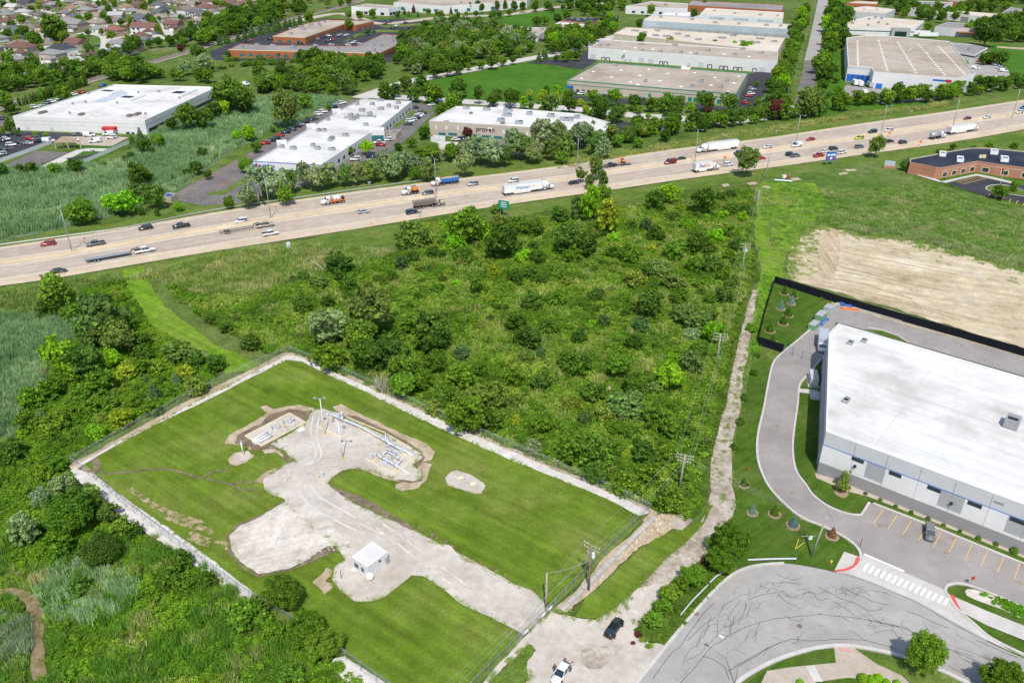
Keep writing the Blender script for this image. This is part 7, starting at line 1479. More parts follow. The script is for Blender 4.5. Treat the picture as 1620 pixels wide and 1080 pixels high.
# containers, racks and generator in the warehouse yard
def crate(label,px,sz,mat,rz,name='waste_container',cat='container',rib=5):
    p = G(*px); t = thing(name,label,cat,p,rz,'containers in the warehouse yard'); mb = MB(); mb.box((0,0,sz[2]/2+.15),sz); mb.obj('body',M[mat],t,fix=False)
    mb = MB()
    for k in range(rib): mb.box((-sz[0]/2+sz[0]*(k+.5)/rib,-sz[1]/2-.03,sz[2]/2+.15),(.12,.08,sz[2]*.9))
    mb.obj('rib',M[mat],t,fix=False); mb = MB(); mb.box((0,0,sz[2]+.2),(sz[0]+.1,sz[1]+.1,.1)); mb.obj('lid',M['wgrey' if mat != 'white' else 'white'],t,fix=False)
q5 = Z(1150,420,3.085); M['palegreen'] = pmat('pale_green_paint',(.16,.34,.2),.6); M['palegrey'] = pmat('pale_grey_green',(.42,.5,.46),.6)
ra = math.atan2(G(*q5("510,215")[0]).y-G(*q5("400,310")[0]).y,G(*q5("510,215")[0]).x-G(*q5("400,310")[0]).x)
crate('lowest green container of the row beside the yard lawn',q5("422,306")[0],(3.6,1.8,1.5),'palegreen',ra); crate('middle green container of the row beside the yard lawn',q5("455,268")[0],(3.8,2.0,2.1),'palegreen',ra); crate('pale grey-green container at the top of the row beside the yard lawn',q5("492,238")[0],(3.0,2.0,2.4),'palegrey',ra)
def rack(label,px,rz,n,col):
    p = G(*px); t = thing('steel_rack',label,'rack',p,rz)
    for k in range(n): mb = MB(); mb.tube([(-2.6,k*.45,.4+.25*(k % 2)),(2.6,k*.45,.4+.25*(k % 2))],.12,6); mb.obj('beam',M[col],t)
    for s in (-2,2): mb = MB(); mb.box((s,.6,.3),(.2,1.8,.6)); mb.obj('stand',M[col],t,fix=False)
rack('stack of blue steel beams beside the green containers',q5("478,282")[0],ra,4,'blue'); rack('blue and orange stacked barriers beside the black fence',q5("598,205")[0],-.28,5,'blue')
p = G(*q5("597,218")[0]); mb = MB(); mb.box((0,0,.4),(4.6,.5,.5),-.28); o = mb.obj('barrier',M['orange'],fix=False); o.location = p; tag(o,'orange barrier lying before the blue stacked barriers','barrier')
p = G(*q5("418,570")[0]); t = thing('generator','white generator box on a slab beside the grey warehouse','generator',p,1.35); mb = MB(); mb.box((0,0,.15),(5.4,2.6,.3)); mb.obj('slab',M['paleconc'],t,fix=False); mb = MB(); mb.box((0,0,1.4),(4.6,1.8,2.0)); mb.obj('housing',M['wlight'],t,fix=False); mb = MB(); mb.tube([(1.5,0,2.4),(1.5,0,3.0)],.12,8); mb.obj('exhaust',M['grey'],t)
p = G(*q5("425,635")[0]); t = thing('entrance_stoop','concrete stoop with steel railings at the side of the grey warehouse','stoop',p,1.35-PI/2); mb = MB(); mb.box((.5,-.5,.3),(3.2,3.4,.6)); mb.obj('slab',M['paleconc'],t,fix=False); mb = MB()
for y in (-2.1,1.1):
    for z in (1.0,1.5): mb.tube([(-1,y,z),(2,y,z)],.04,5)
mb.obj('railing',M['steel'],t); sheet('stoop_path',q5("353,605 440,612 440,632 353,624"),'paleconc',6)
# ------------------------------------------------------------------ compound equipment
def pad(pts): kerb(pts,.22,.05,0,True,'cream','pad_edge',.36)
y8 = Z(500,640,8.305); y9 = Z(370,640,9.82)
pad(y9("180,510 870,155 1120,300 430,670")); kerb(y8("355,455 40,310 265,178 400,255"),.22,.05,0,False,'cream','pad_edge',.36)
kerb(y8("760,680 670,735 1025,930 1285,740 1130,660"),.22,.05,0,False,'cream','pad_edge',.36); kerb(y8("420,190 880,380 1270,600"),.16,.05,0,False,'cream','pad_edge',.36)
def pit(pts,name='pit'): sheet(name,pts,'brown',8); kerb(pts,.16,.08,0,True,'cream','pit_edge',.4)
M['pitdark'] = pmat('pit_floor',(.06,.065,.03),.95,.1)
for s in ("548,335 760,440 860,430 640,320","765,690 800,675 835,705 800,722"):
    pts = y8(s); sheet('pit_floor',pts,'pitdark',8); kerb(pts,.16,.06,0,True,'cream','pit_edge',.4)
def pipe(label,pts,r,zs,supports=True,name='pipeline'):
    P = [G(x,y,z) for (x,y),z in zip(pts,zs)]; o = Vector((P[0].x,P[0].y,0)); t = thing(name,label,'pipeline',o,0,'pale grey pipelines of the compound'); Q = smooth([p-o for p in P],5,False); mb = MB(); mb.tube(Q,r,12); mb.obj('pipe',M['pipe'],t,True)
    if supports:
        for p in (P[2:-2] if len(P) > 5 else P[1:-1]):
            q_ = p-o
            if q_.z > .5: mb = MB(); mb.box((q_.x,q_.y,(q_.z-r)/2+.15),(.25,.25,max(.1,q_.z-r))); mb.obj('support',M['concrete'],t,fix=False)
    def flange(f,rr=1.35): # ring at fraction of the run
        i = int(f*(len(Q)-2)); a = (Q[i+1]-Q[i]).normalized(); m = MB(); m.tube([Q[i]-a*.12,Q[i]+a*.12],r*rr,12); m.obj('flange',M['steel'],t)
    return t,Q,flange
def valve(t,q_,h,r=.28,wheel=True):
    mb = MB(); mb.tube([q_,q_+Vector((0,0,h*.45)),q_+Vector((0,0,h*.46)),q_+Vector((0,0,h))],[r,r*.8,r*.4,r*.35],10); v = mb.obj('valve_body',M['pipe'],t,True)
    if wheel: mb = MB(); c_ = q_+Vector((0,0,h*1.0)); mb.tube([c_+Vector((.32*math.cos(k*PI/6),.32*math.sin(k*PI/6),0)) for k in range(13)],.04,5); mb.obj('handwheel',M['steel'],v)
t,Q,fl = pipe('long pale pipeline along the far edge of the gravel yard, dipping at both ends',y8("85,112 180,122 260,150 340,188 520,258 700,350 860,440 960,500 1090,570 1200,620 1335,720"),.27,[-.25,.55,.9,1.05,1.05,1.05,1.05,1.05,.95,.55,-.25])
for f in (.12,.27,.33,.62,.7,.78): fl(f)
valve(t,Q[int(.31*len(Q))],2.0,.42,False); valve(t,Q[int(.29*len(Q))],1.6,.3); valve(t,Q[int(.65*len(Q))],1.9,.3); valve(t,Q[int(.67*len(Q))],1.1,.34)
mb = MB(); q_ = Q[int(.31*len(Q))]; mb.box((q_.x,q_.y,q_.z+1.1),(.9,.55,.6),.5); mb.obj('actuator',M['steel'],t,fix=False)
t,Q,fl = pipe('second pale pipeline crossing the near pad and dipping into the gravel',y8("800,655 880,700 960,745 1030,785 1100,825 1200,890 1305,970"),.25,[.9,.9,.9,.9,.7,.3,-.25])
for f in (.05,.18,.3,.42,.55): fl(f)
for f in (.08,.28,.4): valve(t,Q[int(f*len(Q))],1.0,.26)
for lab,s,zs,r in (('pale looped pipe between the two pipelines nearest the upper line',"965,520 935,545 930,575 985,600 1050,625 1050,655",[.95,.9,.8,.8,.8,.8],.17),('pale arched pipe loop over the middle of the near pad',"880,665 895,630 940,618 1000,650 1060,695 1110,715 1100,750 1060,790",[.5,.95,1.0,1.0,1.0,1.0,.9,.9],.18),('short pale cross pipe joining the loop and the near pipeline',"985,690 980,730 985,765",[.95,.9,.9],.18)):
    t,Q,fl = pipe(lab,y8(s),r,zs,True,'pipe_loop'); fl(.3); fl(.7); valve(t,Q[len(Q)//2],.8,.2)
def cab_box(label,px,sz,mat='pipe',legs=True,rz=.5,name='control_cabinet'):
    p = G(*px); t = thing(name,label,'cabinet',p,rz,'control cabinets of the compound'); z0 = .5 if legs else .05; mb = MB(); mb.box((0,0,z0+sz[2]/2),sz); mb.obj('housing',M[mat],t,fix=False); mb = MB(); mb.box((0,0,z0+sz[2]+.04),(sz[0]+.1,sz[1]+.1,.08)); mb.obj('lid',M['wlight'],t,fix=False)
    if legs:
        for sx in (-.42,.42):
            for sy in (-.4,.4): mb = MB(); mb.box((sx*sz[0],sy*sz[1],.25+.15),(.08,.08,.5)); mb.obj('leg',M['steel'],t,fix=False)
cab_box('pale cabinet on legs beside the middle floodlight pole',y8("325,395")[0],(1.3,.7,.7)); cab_box('pale cabinet on legs at the near corner of the manifold pad',y8("888,822")[0],(1.5,.8,.6)); cab_box('tall pale cabinet at the outer corner of the manifold pad',y8("715,725")[0],(.8,.6,1.0)); cab_box('small grey cabinet in the middle of the inlet pad',y8("370,330")[0],(.5,.4,.9),'steel')
cab_box('small pale marker cabinet on the gravel near the yard neck',y8("82,965")[0],(.6,.5,1.1)); cab_box('small pale instrument box beside the green pit',y8("693,495")[0],(.5,.4,.6)); cab_box('pale blue instrument box at the tip of the manifold pad',y8("1135,640")[0],(.8,.5,.6))
for s,lab in (("40,975",'yellow bollard beside the marker cabinet at the yard neck'),("1010,735",'yellow bollard inside the manifold loop'),("835,560",'yellow bollard between the green pit and the manifold'),("475,285",'yellow bollard in front of the upper pipeline'),("1070,880",'yellow bollard beside the dipping near pipeline')): bollard(lab,y8(s)[0])
# west pad: skid, valve clusters
def skid(label,px,rz):
    p = G(*px); t = thing('equipment_skid',label,'skid',p,rz); mb = MB(); mb.box((0,0,.55),(3.4,1.8,.12)); mb.obj('deck',M['white'],t,fix=False)
    for y in (-.9,0,.9): mb = MB(); mb.tube([(-1.6,y,1.0),(1.6,y,1.0)],.16,8); mb.obj('tank_pipe',M['white'],t,True)
    for x in (-1.5,1.5):
        for y in (-.8,.8): mb = MB(); mb.box((x,y,.6),(.12,.12,.9)); mb.obj('leg',M['black'],t,fix=False)
    mb = MB(); mb.box((-1.9,.1,.8),(1.2,1.4,.7)); mb.obj('housing',M['white'],t,fix=False)
ra = math.atan2(G(*y9("870,155")[0]).y-G(*y9("180,510")[0]).y,G(*y9("870,155")[0]).x-G(*y9("180,510")[0]).x)
skid('white pipe skid at the near end of the western pad',y9("470,555")[0],ra)
for k,(s,lab) in enumerate((("690,395",'pale valve cluster with gauges in the middle of the western pad'),("862,312",'pale valve cluster with gauges at the far end of the western pad'))):
    p = G(*y9(s)[0]); t = thing('valve_cluster',lab,'valve',p,ra,'valve clusters of the western pad'); mb = MB(); mb.tube([(-.9,0,.35),(-.3,0,.6),(.8,0,.6)],.2,10); mb.obj('pipe',M['pipe'],t,True); valve(t,Vector((.2,0,.6)),.9,.22); valve(t,Vector((-.5,0,.5)),.7,.2); mb = MB(); mb.tube([(-1.1,.5,0),(-1.1,.5,1.2)],.05,6); mb.box((-1.1,.5,1.25),(.3,.15,.3)); mb.obj('gauge',M['steel'],t,fix=False)
p = G(*y9("805,380")[0]); t = thing('pipe_riser','twin pale riser posts with yellow cap between the valve clusters','riser',p,ra); mb = MB(); mb.tube([(-.35,0,0),(-.35,0,.9)],.1,8); mb.obj('post',M['pipe'],t); mb = MB(); mb.tube([(.35,0,0),(.35,0,.9)],.1,8); mb.obj('post',M['pipe'],t); mb = MB(); mb.box((0,0,.98),(.7,.3,.16)); mb.obj('cap',M['yellow'],t,fix=False)
p = G(*y9("1048,410")[0]); mb = MB(); mb.box((0,0,.25),(1.6,1.1,.5),ra,.96); o = mb.obj('slab_cover',M['white'],fix=False); o.location = p; tag(o,'white access slab beside the western pad','slab')
p = G(*y9("940,268")[0]); mb = MB(); mb.box((0,0,.35),(.6,.4,.5),ra,.8); o = mb.obj('meter_box',M['blue'],fix=False); o.location = p; tag(o,'small blue meter box at the far corner of the western pad','meter')
for s,lab in (("835,435",'thin dark vent pipe leaning in front of the western valve clusters'),("950,380",'thin dark vent pipe near the blue meter box'),("1090,350",'thin dark vent pipe at the yellow corner of the western pad')): p = G(*y9(s)[0]); mb = MB(); mb.tube([(0,0,0),(.1,.2,1.4)],.05,6); o = mb.obj('vent_pipe',M['grey']); o.location = p; tag(o,lab,'vent pipe','thin vent pipes')
p = G(385.5,722); t = thing('vent_stack','white vent stack with yellow base on the round gravel island','vent stack',p); mb = MB(); mb.tube([(0,0,.8),(0,0,3.9)],.14,10); mb.obj('pipe',M['white'],t,True); mb = MB(); mb.tube([(0,0,0),(0,0,.9)],.17,10); mb.obj('base',M['yellow'],t,True); mb = MB(); mb.tube([(0,0,3.8),(0,0,4.1)],.2,10); mb.obj('cap',M['wbluegrey'],t)
zi = Z(560,520,3)
for s,lab in (("507,712",'cream hatch cover on the oval gravel island, further from the gate'),("565,741",'cream hatch cover on the oval gravel island, closer to the gate')): p = G(*zi(s)[0]); mb = MB(); mb.box((0,0,.2),(1.3,1.0,.35),.5,.9); o = mb.obj('hatch_cover',M['cream'],fix=False); o.location = p; tag(o,lab,'hatch','hatches of the oval gravel island')
cab_box('small grey valve box between the two cream hatches',zi("537,722")[0],(.45,.4,.7),'pipe',False)
# clumps of soil on the bank and along the yard edges
rk = []
for i in range(3):
    rr = random.Random(900+i); mb = MB(); n = 7; vs = [(.5*math.cos(k*2*PI/n)*rr.uniform(.7,1.2),.5*math.sin(k*2*PI/n)*rr.uniform(.7,1.2),0) for k in range(n)]+[(.35*math.cos(k*2*PI/n)*rr.uniform(.6,1.1),.35*math.sin(k*2*PI/n)*rr.uniform(.6,1.1),rr.uniform(.25,.5)) for k in range(n)]+[(0,0,rr.uniform(.4,.6))]
    mb.add(vs,[(k,(k+1) % n,n+(k+1) % n,n+k) for k in range(n)]+[(n+k,n+(k+1) % n,2*n) for k in range(n)]); rk.append(mb.mesh('stone',cmat('stone_%d' % i,.95,.15,.2,3)))
PR['stone'] = rk
def stones(px,dens,s0,cols,label,seed): poly = world(P_(px)); P = sample(poly,dens,seed); n = len(P); rg = np.random.default_rng(seed); k = s0*rg.uniform(.4,1.8,(n,1))*np.ones((1,3)); scatter('rubble','stone',np.hstack([P,np.full((n,1),.3)]),k,mixc(rg.random(n),cols),label,seed)
stones("1032,818 1060,813 1085,822 1050,848 1015,862 990,885 975,880 1000,848",2.5,.5,[(0,(.42,.32,.2)),(1,(.58,.5,.38))],'sandy rubble and clods on the bank at the field corner',41)
stones("985,890 1000,870 930,945 895,975 885,970 930,925",1.2,.4,[(0,(.40,.33,.24)),(1,(.58,.54,.48))],'small rubble along the concrete blocks',42)
stones("362,849 411,819 450,796 500,815 559,862 479,893 411,912 366,872",.8,.28,[(0,(.40,.35,.28)),(1,(.62,.56,.49))],'loose clods on the pale sand patch',43)
stones("606,819 709,863 784,908 860,945 846,938 709,857 620,815",1.5,.35,[(0,(.12,.09,.06)),(1,(.3,.23,.16))],'dark clods along the edge of the gravel drive',44)
p = G(*Z(980,760,3.375)("325,225")[0]); mb = MB(); mb.box((0,0,.3),(4.2,3.0,.5),.9,.85); o = mb.obj('concrete_slab',M['oldpath'],fix=False); o.location = p; tag(o,'broken concrete slab lying beside the bare bank','slab')
# ------------------------------------------------------------------ vehicles (x forward)
import bmesh
def bev(me,w_,seg=2):
    b_ = bmesh.new(); b_.from_mesh(me); bmesh.ops.remove_doubles(b_,verts=b_.verts,dist=.001); bmesh.ops.dissolve_limit(b_,angle_limit=.02,verts=b_.verts,edges=b_.edges)
    try: bmesh.ops.bevel(b_,geom=[e for e in b_.edges if e.is_manifold and e.calc_face_angle(0) > .35],offset=w_,segments=seg,affect='EDGES',clamp_overlap=True)
    except Exception: pass
    bmesh.ops.recalc_face_normals(b_,faces=b_.faces)
    for f in b_.faces: f.smooth = w_ > .07
    b_.to_mesh(me); b_.free(); return me
def green(xb0,xb1,xt0,xt1,yb,yt,z0,z1):
    mb = MB(); mb.add([(xb0,-yb,z0),(xb1,-yb,z0),(xb1,yb,z0),(xb0,yb,z0),(xt0,-yt,z1),(xt1,-yt,z1),(xt1,yt,z1),(xt0,yt,z1)],[(3,2,1,0),(4,5,6,7),(0,1,5,4),(1,2,6,5),(2,3,7,6),(3,0,4,7)]); return mb
VM = {}
def wheelmesh(r,wd):
    if ('w',r,wd) in VM: return VM[('w',r,wd)]
    mb = MB(); mb.tube([(0,-wd/2,0),(0,wd/2,0)],r,16); mb.mi = 1; mb.tube([(0,-wd/2-.01,0),(0,wd/2+.01,0)],r*.6,10); VM[('w',r,wd)] = mb.mesh('wheel',[M['tyre'],M['rim']]); return VM[('w',r,wd)]
SPEC = dict(   # profile of the lower body, greenhouse, wheels
    sedan=([(-2.35,.45),(-2.38,.85),(-1.75,.98),(.95,.96),(2.1,.78),(2.35,.55),(2.33,.3),(-2.3,.3)],(-1.95,1.15,-1.15,.25,.80,.62,.94,1.42),1.82,(-1.4,1.42),.33),
    suv=([(-2.35,.5),(-2.38,1.05),(-2.2,1.1),(.95,1.08),(2.15,.95),(2.38,.65),(2.36,.35),(-2.3,.35)],(-2.25,1.25,-1.95,.45,.86,.72,1.06,1.72),1.92,(-1.42,1.45),.38),
    van=([(-2.8,.5),(-2.82,1.2),(1.5,1.2),(2.5,1.05),(2.8,.7),(2.78,.35),(-2.75,.35)],(-2.78,1.9,-2.7,.9,.95,.85,1.18,2.2),2.0,(-1.7,1.75),.36),
    pickup=([(-2.95,.6),(-2.97,1.12),(-.95,1.12),(-.9,1.1),(1.3,1.1),(2.75,1.02),(2.95,.7),(2.93,.45),(-2.9,.45)],(-.95,1.45,-.75,.7,.9,.74,1.08,1.82),1.98,(-1.8,1.85),.40))
def carmesh(kind):
    if kind in VM: return VM[kind]
    prof,g,wd,wx,wr = SPEC[kind]; mb = MB(); mb.extr(prof,-wd/2,wd/2); hl_ = max(p_[0] for p_ in prof); zm = max(p_[1] for p_ in prof)
    mb.v = [(x,y*(1-.2*max(0,(abs(x)/hl_-.7)/.3)**1.6)*(1-.05*max(0,(z-.6)/(zm-.6))),z) for x,y,z in mb.v]; body = bev(mb.mesh('body',M['paint']),.09)
    gl = green(*g).mesh('window',M['glass']); r_ = bev((lambda m: (m.box(((g[2]+g[3])/2-.02,0,g[7]+.015),(g[3]-g[2]+.16,g[5]*2+.06,.07)),m)[1])(MB()).mesh('roof_panel',M['paint'],fix=False),.03,1)
    hl = MB(); hl.box((prof[4 if kind != 'pickup' else 6][0]-.02,0,.72),(.12,.36,.16)); tl = MB(); tl.box((prof[1][0]+.02,0,.85),(.1,.3,.18))
    pil = MB()
    xb0,xb1,xt0,xt1,yb,yt,z0,z1 = g
    for s in (-1,1):
        for f in ((.0,),(.36,),(.70,),(1.0,)) if kind in ('suv','van') else ((0,),(.42,),(1,)):
            f = f[0]; a = Vector((xb0+(xb1-xb0)*f,s*(yb+.012),z0)); b_ = Vector((xt0+(xt1-xt0)*f,s*(yt+.012),z1)); pil.tube([a,b_],.05 if f in (0,1) else .035,4)
    if kind == 'van':
        for s in (-1,1): pil.add([(-2.6,s*.965,1.2),(.55,s*.965,1.2),(.35,s*.862,2.18),(-2.55,s*.862,2.18)],[(0,1,2,3)])
    parts = [('body',body),('window',gl),('roof_panel',r_),('pillar',pil.mesh('pillar',M['paint'],fix=False))]
    if kind == 'pickup':
        bd = MB(); bd.box((-1.95,0,1.13),(1.85,1.6,.03)); parts.append(('cargo_bed',bd.mesh('cargo_bed',M['black'],fix=False)))
    VM[kind] = (parts,hl.mesh('headlight',M['lamp'],fix=False),tl.mesh('taillight',M['tail'],fix=False),wx,wr,wd); return VM[kind]
PCOL = dict(white=(.80,.80,.79),black=(.012,.012,.015),dark=(.03,.035,.042),navy=(.016,.035,.085),red=(.52,.02,.025),maroon=(.19,.015,.03),silver=(.46,.48,.50),grey=(.17,.18,.19),green=(.02,.075,.05),yellow=(.62,.66,.03),blue=(.02,.14,.45),tan=(.42,.38,.32))
def car(kind,col,p,rz,label,group=None,z=0,scale=1.0,parts=None):
    P,hl,tl,wx,wr,wd = carmesh(kind); nm = dict(sedan='sedan_car',suv='suv_car',van='van',pickup='pickup_truck')[kind]; t = thing(nm,label,dict(sedan='car',suv='car',van='van',pickup='pickup truck')[kind],(p.x,p.y,z),rz,group); t.scale = (scale,)*3
    for n,me in P: put(n,me,t,PCOL[col])
    wm = wheelmesh(wr,.24)
    for x in wx:
        for s in (-1,1): put('wheel',wm,t,None,(x,s*(wd/2-.12),wr))
    for s in (-1,1): put('headlight',hl,t,None,(0,s*(wd/2-.3),0)); put('taillight',tl,t,None,(0,s*(wd/2-.28),0))
    return t
LOTM = {}
def lotcar(kind,col,px,rz,look,group,z=.2):
    key = (kind,col)
    if key not in LOTM:
        P,hl,tl,wx,wr,wd = carmesh(kind); b_ = bmesh.new(); mats = [M['paint'],M['glass'],M['tyre'],M['black']]; ix = {'body': 0,'window': 1,'roof_panel': 0,'pillar': 0,'cargo_bed': 3}
        def addm(me,i,mx=None):
            n0 = len(b_.faces); nv = len(b_.verts); b_.from_mesh(me); b_.faces.ensure_lookup_table(); b_.verts.ensure_lookup_table()
            for f in b_.faces[n0:]: f.material_index = i
            if mx is not None: bmesh.ops.transform(b_,matrix=mx,verts=b_.verts[nv:])
        for n,me in P: addm(me,ix[n])
        for x in wx:
            for s in (-1,1): addm(wheelmesh(wr,.24),2,Matrix.Translation((x,s*(wd/2-.12),wr)))
        me = bpy.data.meshes.new('parked_car'); b_.to_mesh(me); b_.free(); [me.materials.append(m) for m in mats]; LOTM[key] = me
    p = G(*px); o = put('parked_van' if kind == 'van' else 'parked_car',LOTM[key],None,PCOL[col],(p.x,p.y,z),rz); tag(o,None,'van' if kind == 'van' else 'car',group); by_landmark(o,look,p)
    return o
def hw(px,py,back=False):
    p,v,th = hwat(px,py); return p,th+(PI if back else 0)
HG = 'cars on the highway'
for s in """sedan,silver,575,338,0,silver sedan on the near lanes behind the grey dump truck|suv,navy,652,339,0,dark blue car on the near shoulder side below the grey dump truck|sedan,black,908,292,0,black sedan on the near lanes beside the tall feathery tree|suv,white,1152,263,0,white car ahead of the short white parcel truck|sedan,red,1204,253,0,red sedan half hidden behind the round tree
suv,black,1250,247,0,black car beside the dark grey car on the near lanes|suv,grey,1258,249,0,dark grey car overlapping the black car on the near lanes|pickup,red,1295,249,0,red pickup near the blue logo sign|sedan,white,1305,242,0,white sedan just ahead of the red pickup|suv,dark,1318,238,0,dark car on the inner near lane beside the blue logo sign|suv,white,1331,244,0,white car ahead of the blue logo sign
suv,grey,1359,235,0,grey-blue car between the blue logo sign and the lone round tree|sedan,black,1407,226,0,black sedan on the near lanes past the lone round tree|sedan,dark,94,432,0,dark car half hidden behind the bushes at the near shoulder|suv,dark,1428,228,0,dark car just before the orange diamond sign
suv,red,77,389,1,red car at the far left end of the highway|suv,dark,231,364,1,dark car in front of the dark pickup on the far lanes|suv,white,382,353,1,white car on the far lanes by the trailer with the empty bed|suv,grey,677,309,1,grey car beside the white service truck|suv,silver,748,294,1,silver car behind the blue dump truck|suv,white,812,289,1,white car above the long white box trailer
van,maroon,1060,260,1,maroon minivan on the far lanes in front of the long white semi|sedan,green,1077,254,1,dark green sedan behind the maroon minivan|suv,black,1168,245,1,black car behind the long white semi|sedan,white,1214,235,1,white sedan on the far lanes past the round tree|van,white,1260,233,1,white cargo van on the far lanes below the hedge|sedan,red,1282,223,1,bright red sedan behind the white cargo van
suv,yellow,1359,221,1,lime yellow car on the far lanes|suv,dark,1380,211,1,dark car ahead of the lime yellow car|suv,white,1405,209,1,white car with orange stripe behind the lime yellow car|sedan,maroon,1530,190,1,maroon sedan on the far lanes by the hedge|sedan,white,1561,188,1,white sedan behind the maroon sedan|suv,white,1612,180,1,white car at the far right end of the highway|suv,blue,1619,173,1,blue car at the far right end of the highway
pickup,dark,287,361,1,dark pickup on the far lanes behind the dark car|pickup,grey,152,389,1,grey pickup on the far lanes behind the red car|pickup,white,428,373,0,white pickup on the outer near lane below the empty flatbed trailer|pickup,black,966,265,1,black pickup towing the orange excavator""".replace('\n','|').split('|'):
    kd,cl,x,y,bk,lab = s.split(',',5); p,th = hw(float(x),float(y),bk == '1'); car(kd,cl,p,th,lab,HG,.228)
car('sedan','black',G(971.5,998),math.radians(57),'shiny black sedan parked on the gravel apron by the grass bank',None,.28)
car('sedan','white',G(888,1069),math.radians(238),'white sedan parked on the gravel apron beside the standing person',None,.28)
car('suv','grey',G(1469,847),math.radians(247),'grey hatchback parked between yellow lines before the grey warehouse',None,.17,.92)
# trucks
def axle(t,xs,r=.5,y=1.05,dual=True):
    wm = wheelmesh(r,.55 if dual else .3)
    for x in xs:
        for s in (-1,1): put('wheel',wm,t,None,(x,s*(y-.25),r))
def vbox(t,name,c,sz,mat,col=None,bv=.05,taper=1):
    mb = MB(); mb.box(c,sz,0,taper); me = mb.mesh(name,M[mat]); me = bev(me,bv) if bv else me; return put(name,me,t,col)
def tractor(t,x0,col,sleeper=True):
    """cab with its rear at x0"""
    L = 1.4 if not sleeper else 3.0; W_ = PCOL[col]
    mb = MB(); mb.extr([(x0,1.1),(x0,3.3 if not sleeper else 3.9),(x0+L*.55,3.3 if not sleeper else 3.8),(x0+L,2.7),(x0+L+.25,2.15),(x0+L+.25,1.1)],-1.2,1.2); put('cab',bev(mb.mesh('cab',M['paint']),.1),t,W_)
    mb = MB(); mb.extr([(x0+L+.2,.9),(x0+L+.2,2.1),(x0+L+1.9,1.85),(x0+L+2.1,1.5),(x0+L+2.1,.55),(x0+L+.6,.55)],-1.05,1.05); put('hood',bev(mb.mesh('hood',M['paint']),.12),t,W_)
    mb = MB(); mb.add([(x0+L+.02,-1.05,2.68),(x0+L+.02,1.05,2.68),(x0+L+.27,1.1,2.14),(x0+L+.27,-1.1,2.14)],[(0,1,2,3)]); put('windscreen',mb.mesh('windscreen',M['glass'],fix=False),t)
    for s in (-1,1): vbox(t,'side_window',(x0+L-.35,s*1.2,2.35),(.7,.05,.6),'glass',None,0); vbox(t,'fuel_tank',(x0+.9,s*1.0,.75),(1.2,.5,.5),'steel',None,.1); vbox(t,'headlight',(x0+L+2.1,s*.8,1.1),(.08,.3,.2),'lamp',None,0)
    vbox(t,'chassis',(x0-1.0,0,.85),(4.2,.9,.25),'black',None,0); axle(t,[x0-1.6,x0-.35]); axle(t,[x0+L+1.2],.5,1.05,False)
    for s in (-1,1): mb = MB(); mb.tube([(x0-.15,s*.95,1.2),(x0-.15,s*.95,4.0)],.08,6); put('exhaust_stack',mb.mesh('exhaust_stack',M['steel']),t)
def semi(label,px,py,back,L,tcol,ccol,sleeper=True,hgt_=2.8,kind='box',words=None):
    p,th = hw(px,py,back); t = thing('semi_truck',label,'truck',(p.x,p.y,.228),th,'trucks on the highway'); tot = L+5.5; xf = tot/2-5.1; xr = xf-L    # trailer spans xr..xf
    if kind == 'box':
        vbox(t,'trailer_box',((xr+xf)/2,0,1.15+hgt_/2),(L,2.6,hgt_),'paint',tcol,.06); vbox(t,'trailer_skirt',((xr+xf)/2-.5,0,.85),(L*.45,2.4,.55),'paint',tcol,0); vbox(t,'trailer_roof',((xr+xf)/2,0,1.18+hgt_),(L-.1,2.5,.06),'wlight',None,0)
        vbox(t,'rear_door',(xr-.02,0,1.15+hgt_/2),(.06,2.4,hgt_-.2),'wlight',None,0)
    else:
        mb = MB(); w0,w1,z0,z1 = .8,1.28,1.2,2.9
        mb.add([(xr+.5,-w0,z0),(xf-.8,-w0,z0),(xf-.8,w0,z0),(xr+.5,w0,z0),(xr,-w1,z1),(xf,-w1,z1),(xf,w1,z1),(xr,w1,z1),(xr+.15,-w1+.12,z1),(xf-.15,-w1+.12,z1),(xf-.15,w1-.12,z1),(xr+.15,w1-.12,z1),(xr+.6,-w0+.1,z0+.5),(xf-.9,-w0+.1,z0+.5),(xf-.9,w0-.1,z0+.5),(xr+.6,w0-.1,z0+.5)],[(0,1,5,4),(1,2,6,5),(2,3,7,6),(3,0,4,7),(4,5,9,8),(5,6,10,9),(6,7,11,10),(7,4,8,11),(8,9,13,12),(9,10,14,13),(10,11,15,14),(11,8,12,15),(12,13,14,15),(3,2,1,0)]); put('dump_body',mb.mesh('dump_body',M['paint']),t,tcol)
        if kind == 'load': vbox(t,'load',((xr+xf)/2,0,z1-.15),(L-.5,2.2,.5),'dirt',None,.1)
        for k in range(int(L/1.3)): 
            for s in (-1,1): vbox(t,'body_rib',(xr+.8+k*1.3,s*1.16,2.3),(.1,.12,1.2),'paint',tcol,0)
    axle(t,[xr+1.0,xr+2.3]+([xr+3.6] if kind != 'box' else [])); vbox(t,'trailer_frame',((xr+xf)/2,0,1.02),(L*.96,1.0,.24),'black',None,0); tractor(t,xf+.35 if sleeper else xf+.5,ccol,sleeper)
    if words:
        s = -1; x = (xr+xf)/2
        for w_,m,x0,size in words: text(w_,size,m,t,(x+x0,s*1.315,2.15),(1,0,0))
    return t,xr,xf
M['wm'] = pmat('sign_mid_blue',(.02,.18,.5),.5); M['purple'] = pmat('sign_purple',(.10,.02,.25),.5); M['spark'] = pmat('sign_amber',(.9,.45,.03),.5)
t,xr,xf = semi('long white box semi-trailer truck with blue lettering and yellow spark on the near lanes',835,305,False,16.2,PCOL['white'],'white',True,2.9,'box',[('Walmart','wm',-3.4,1.7)])
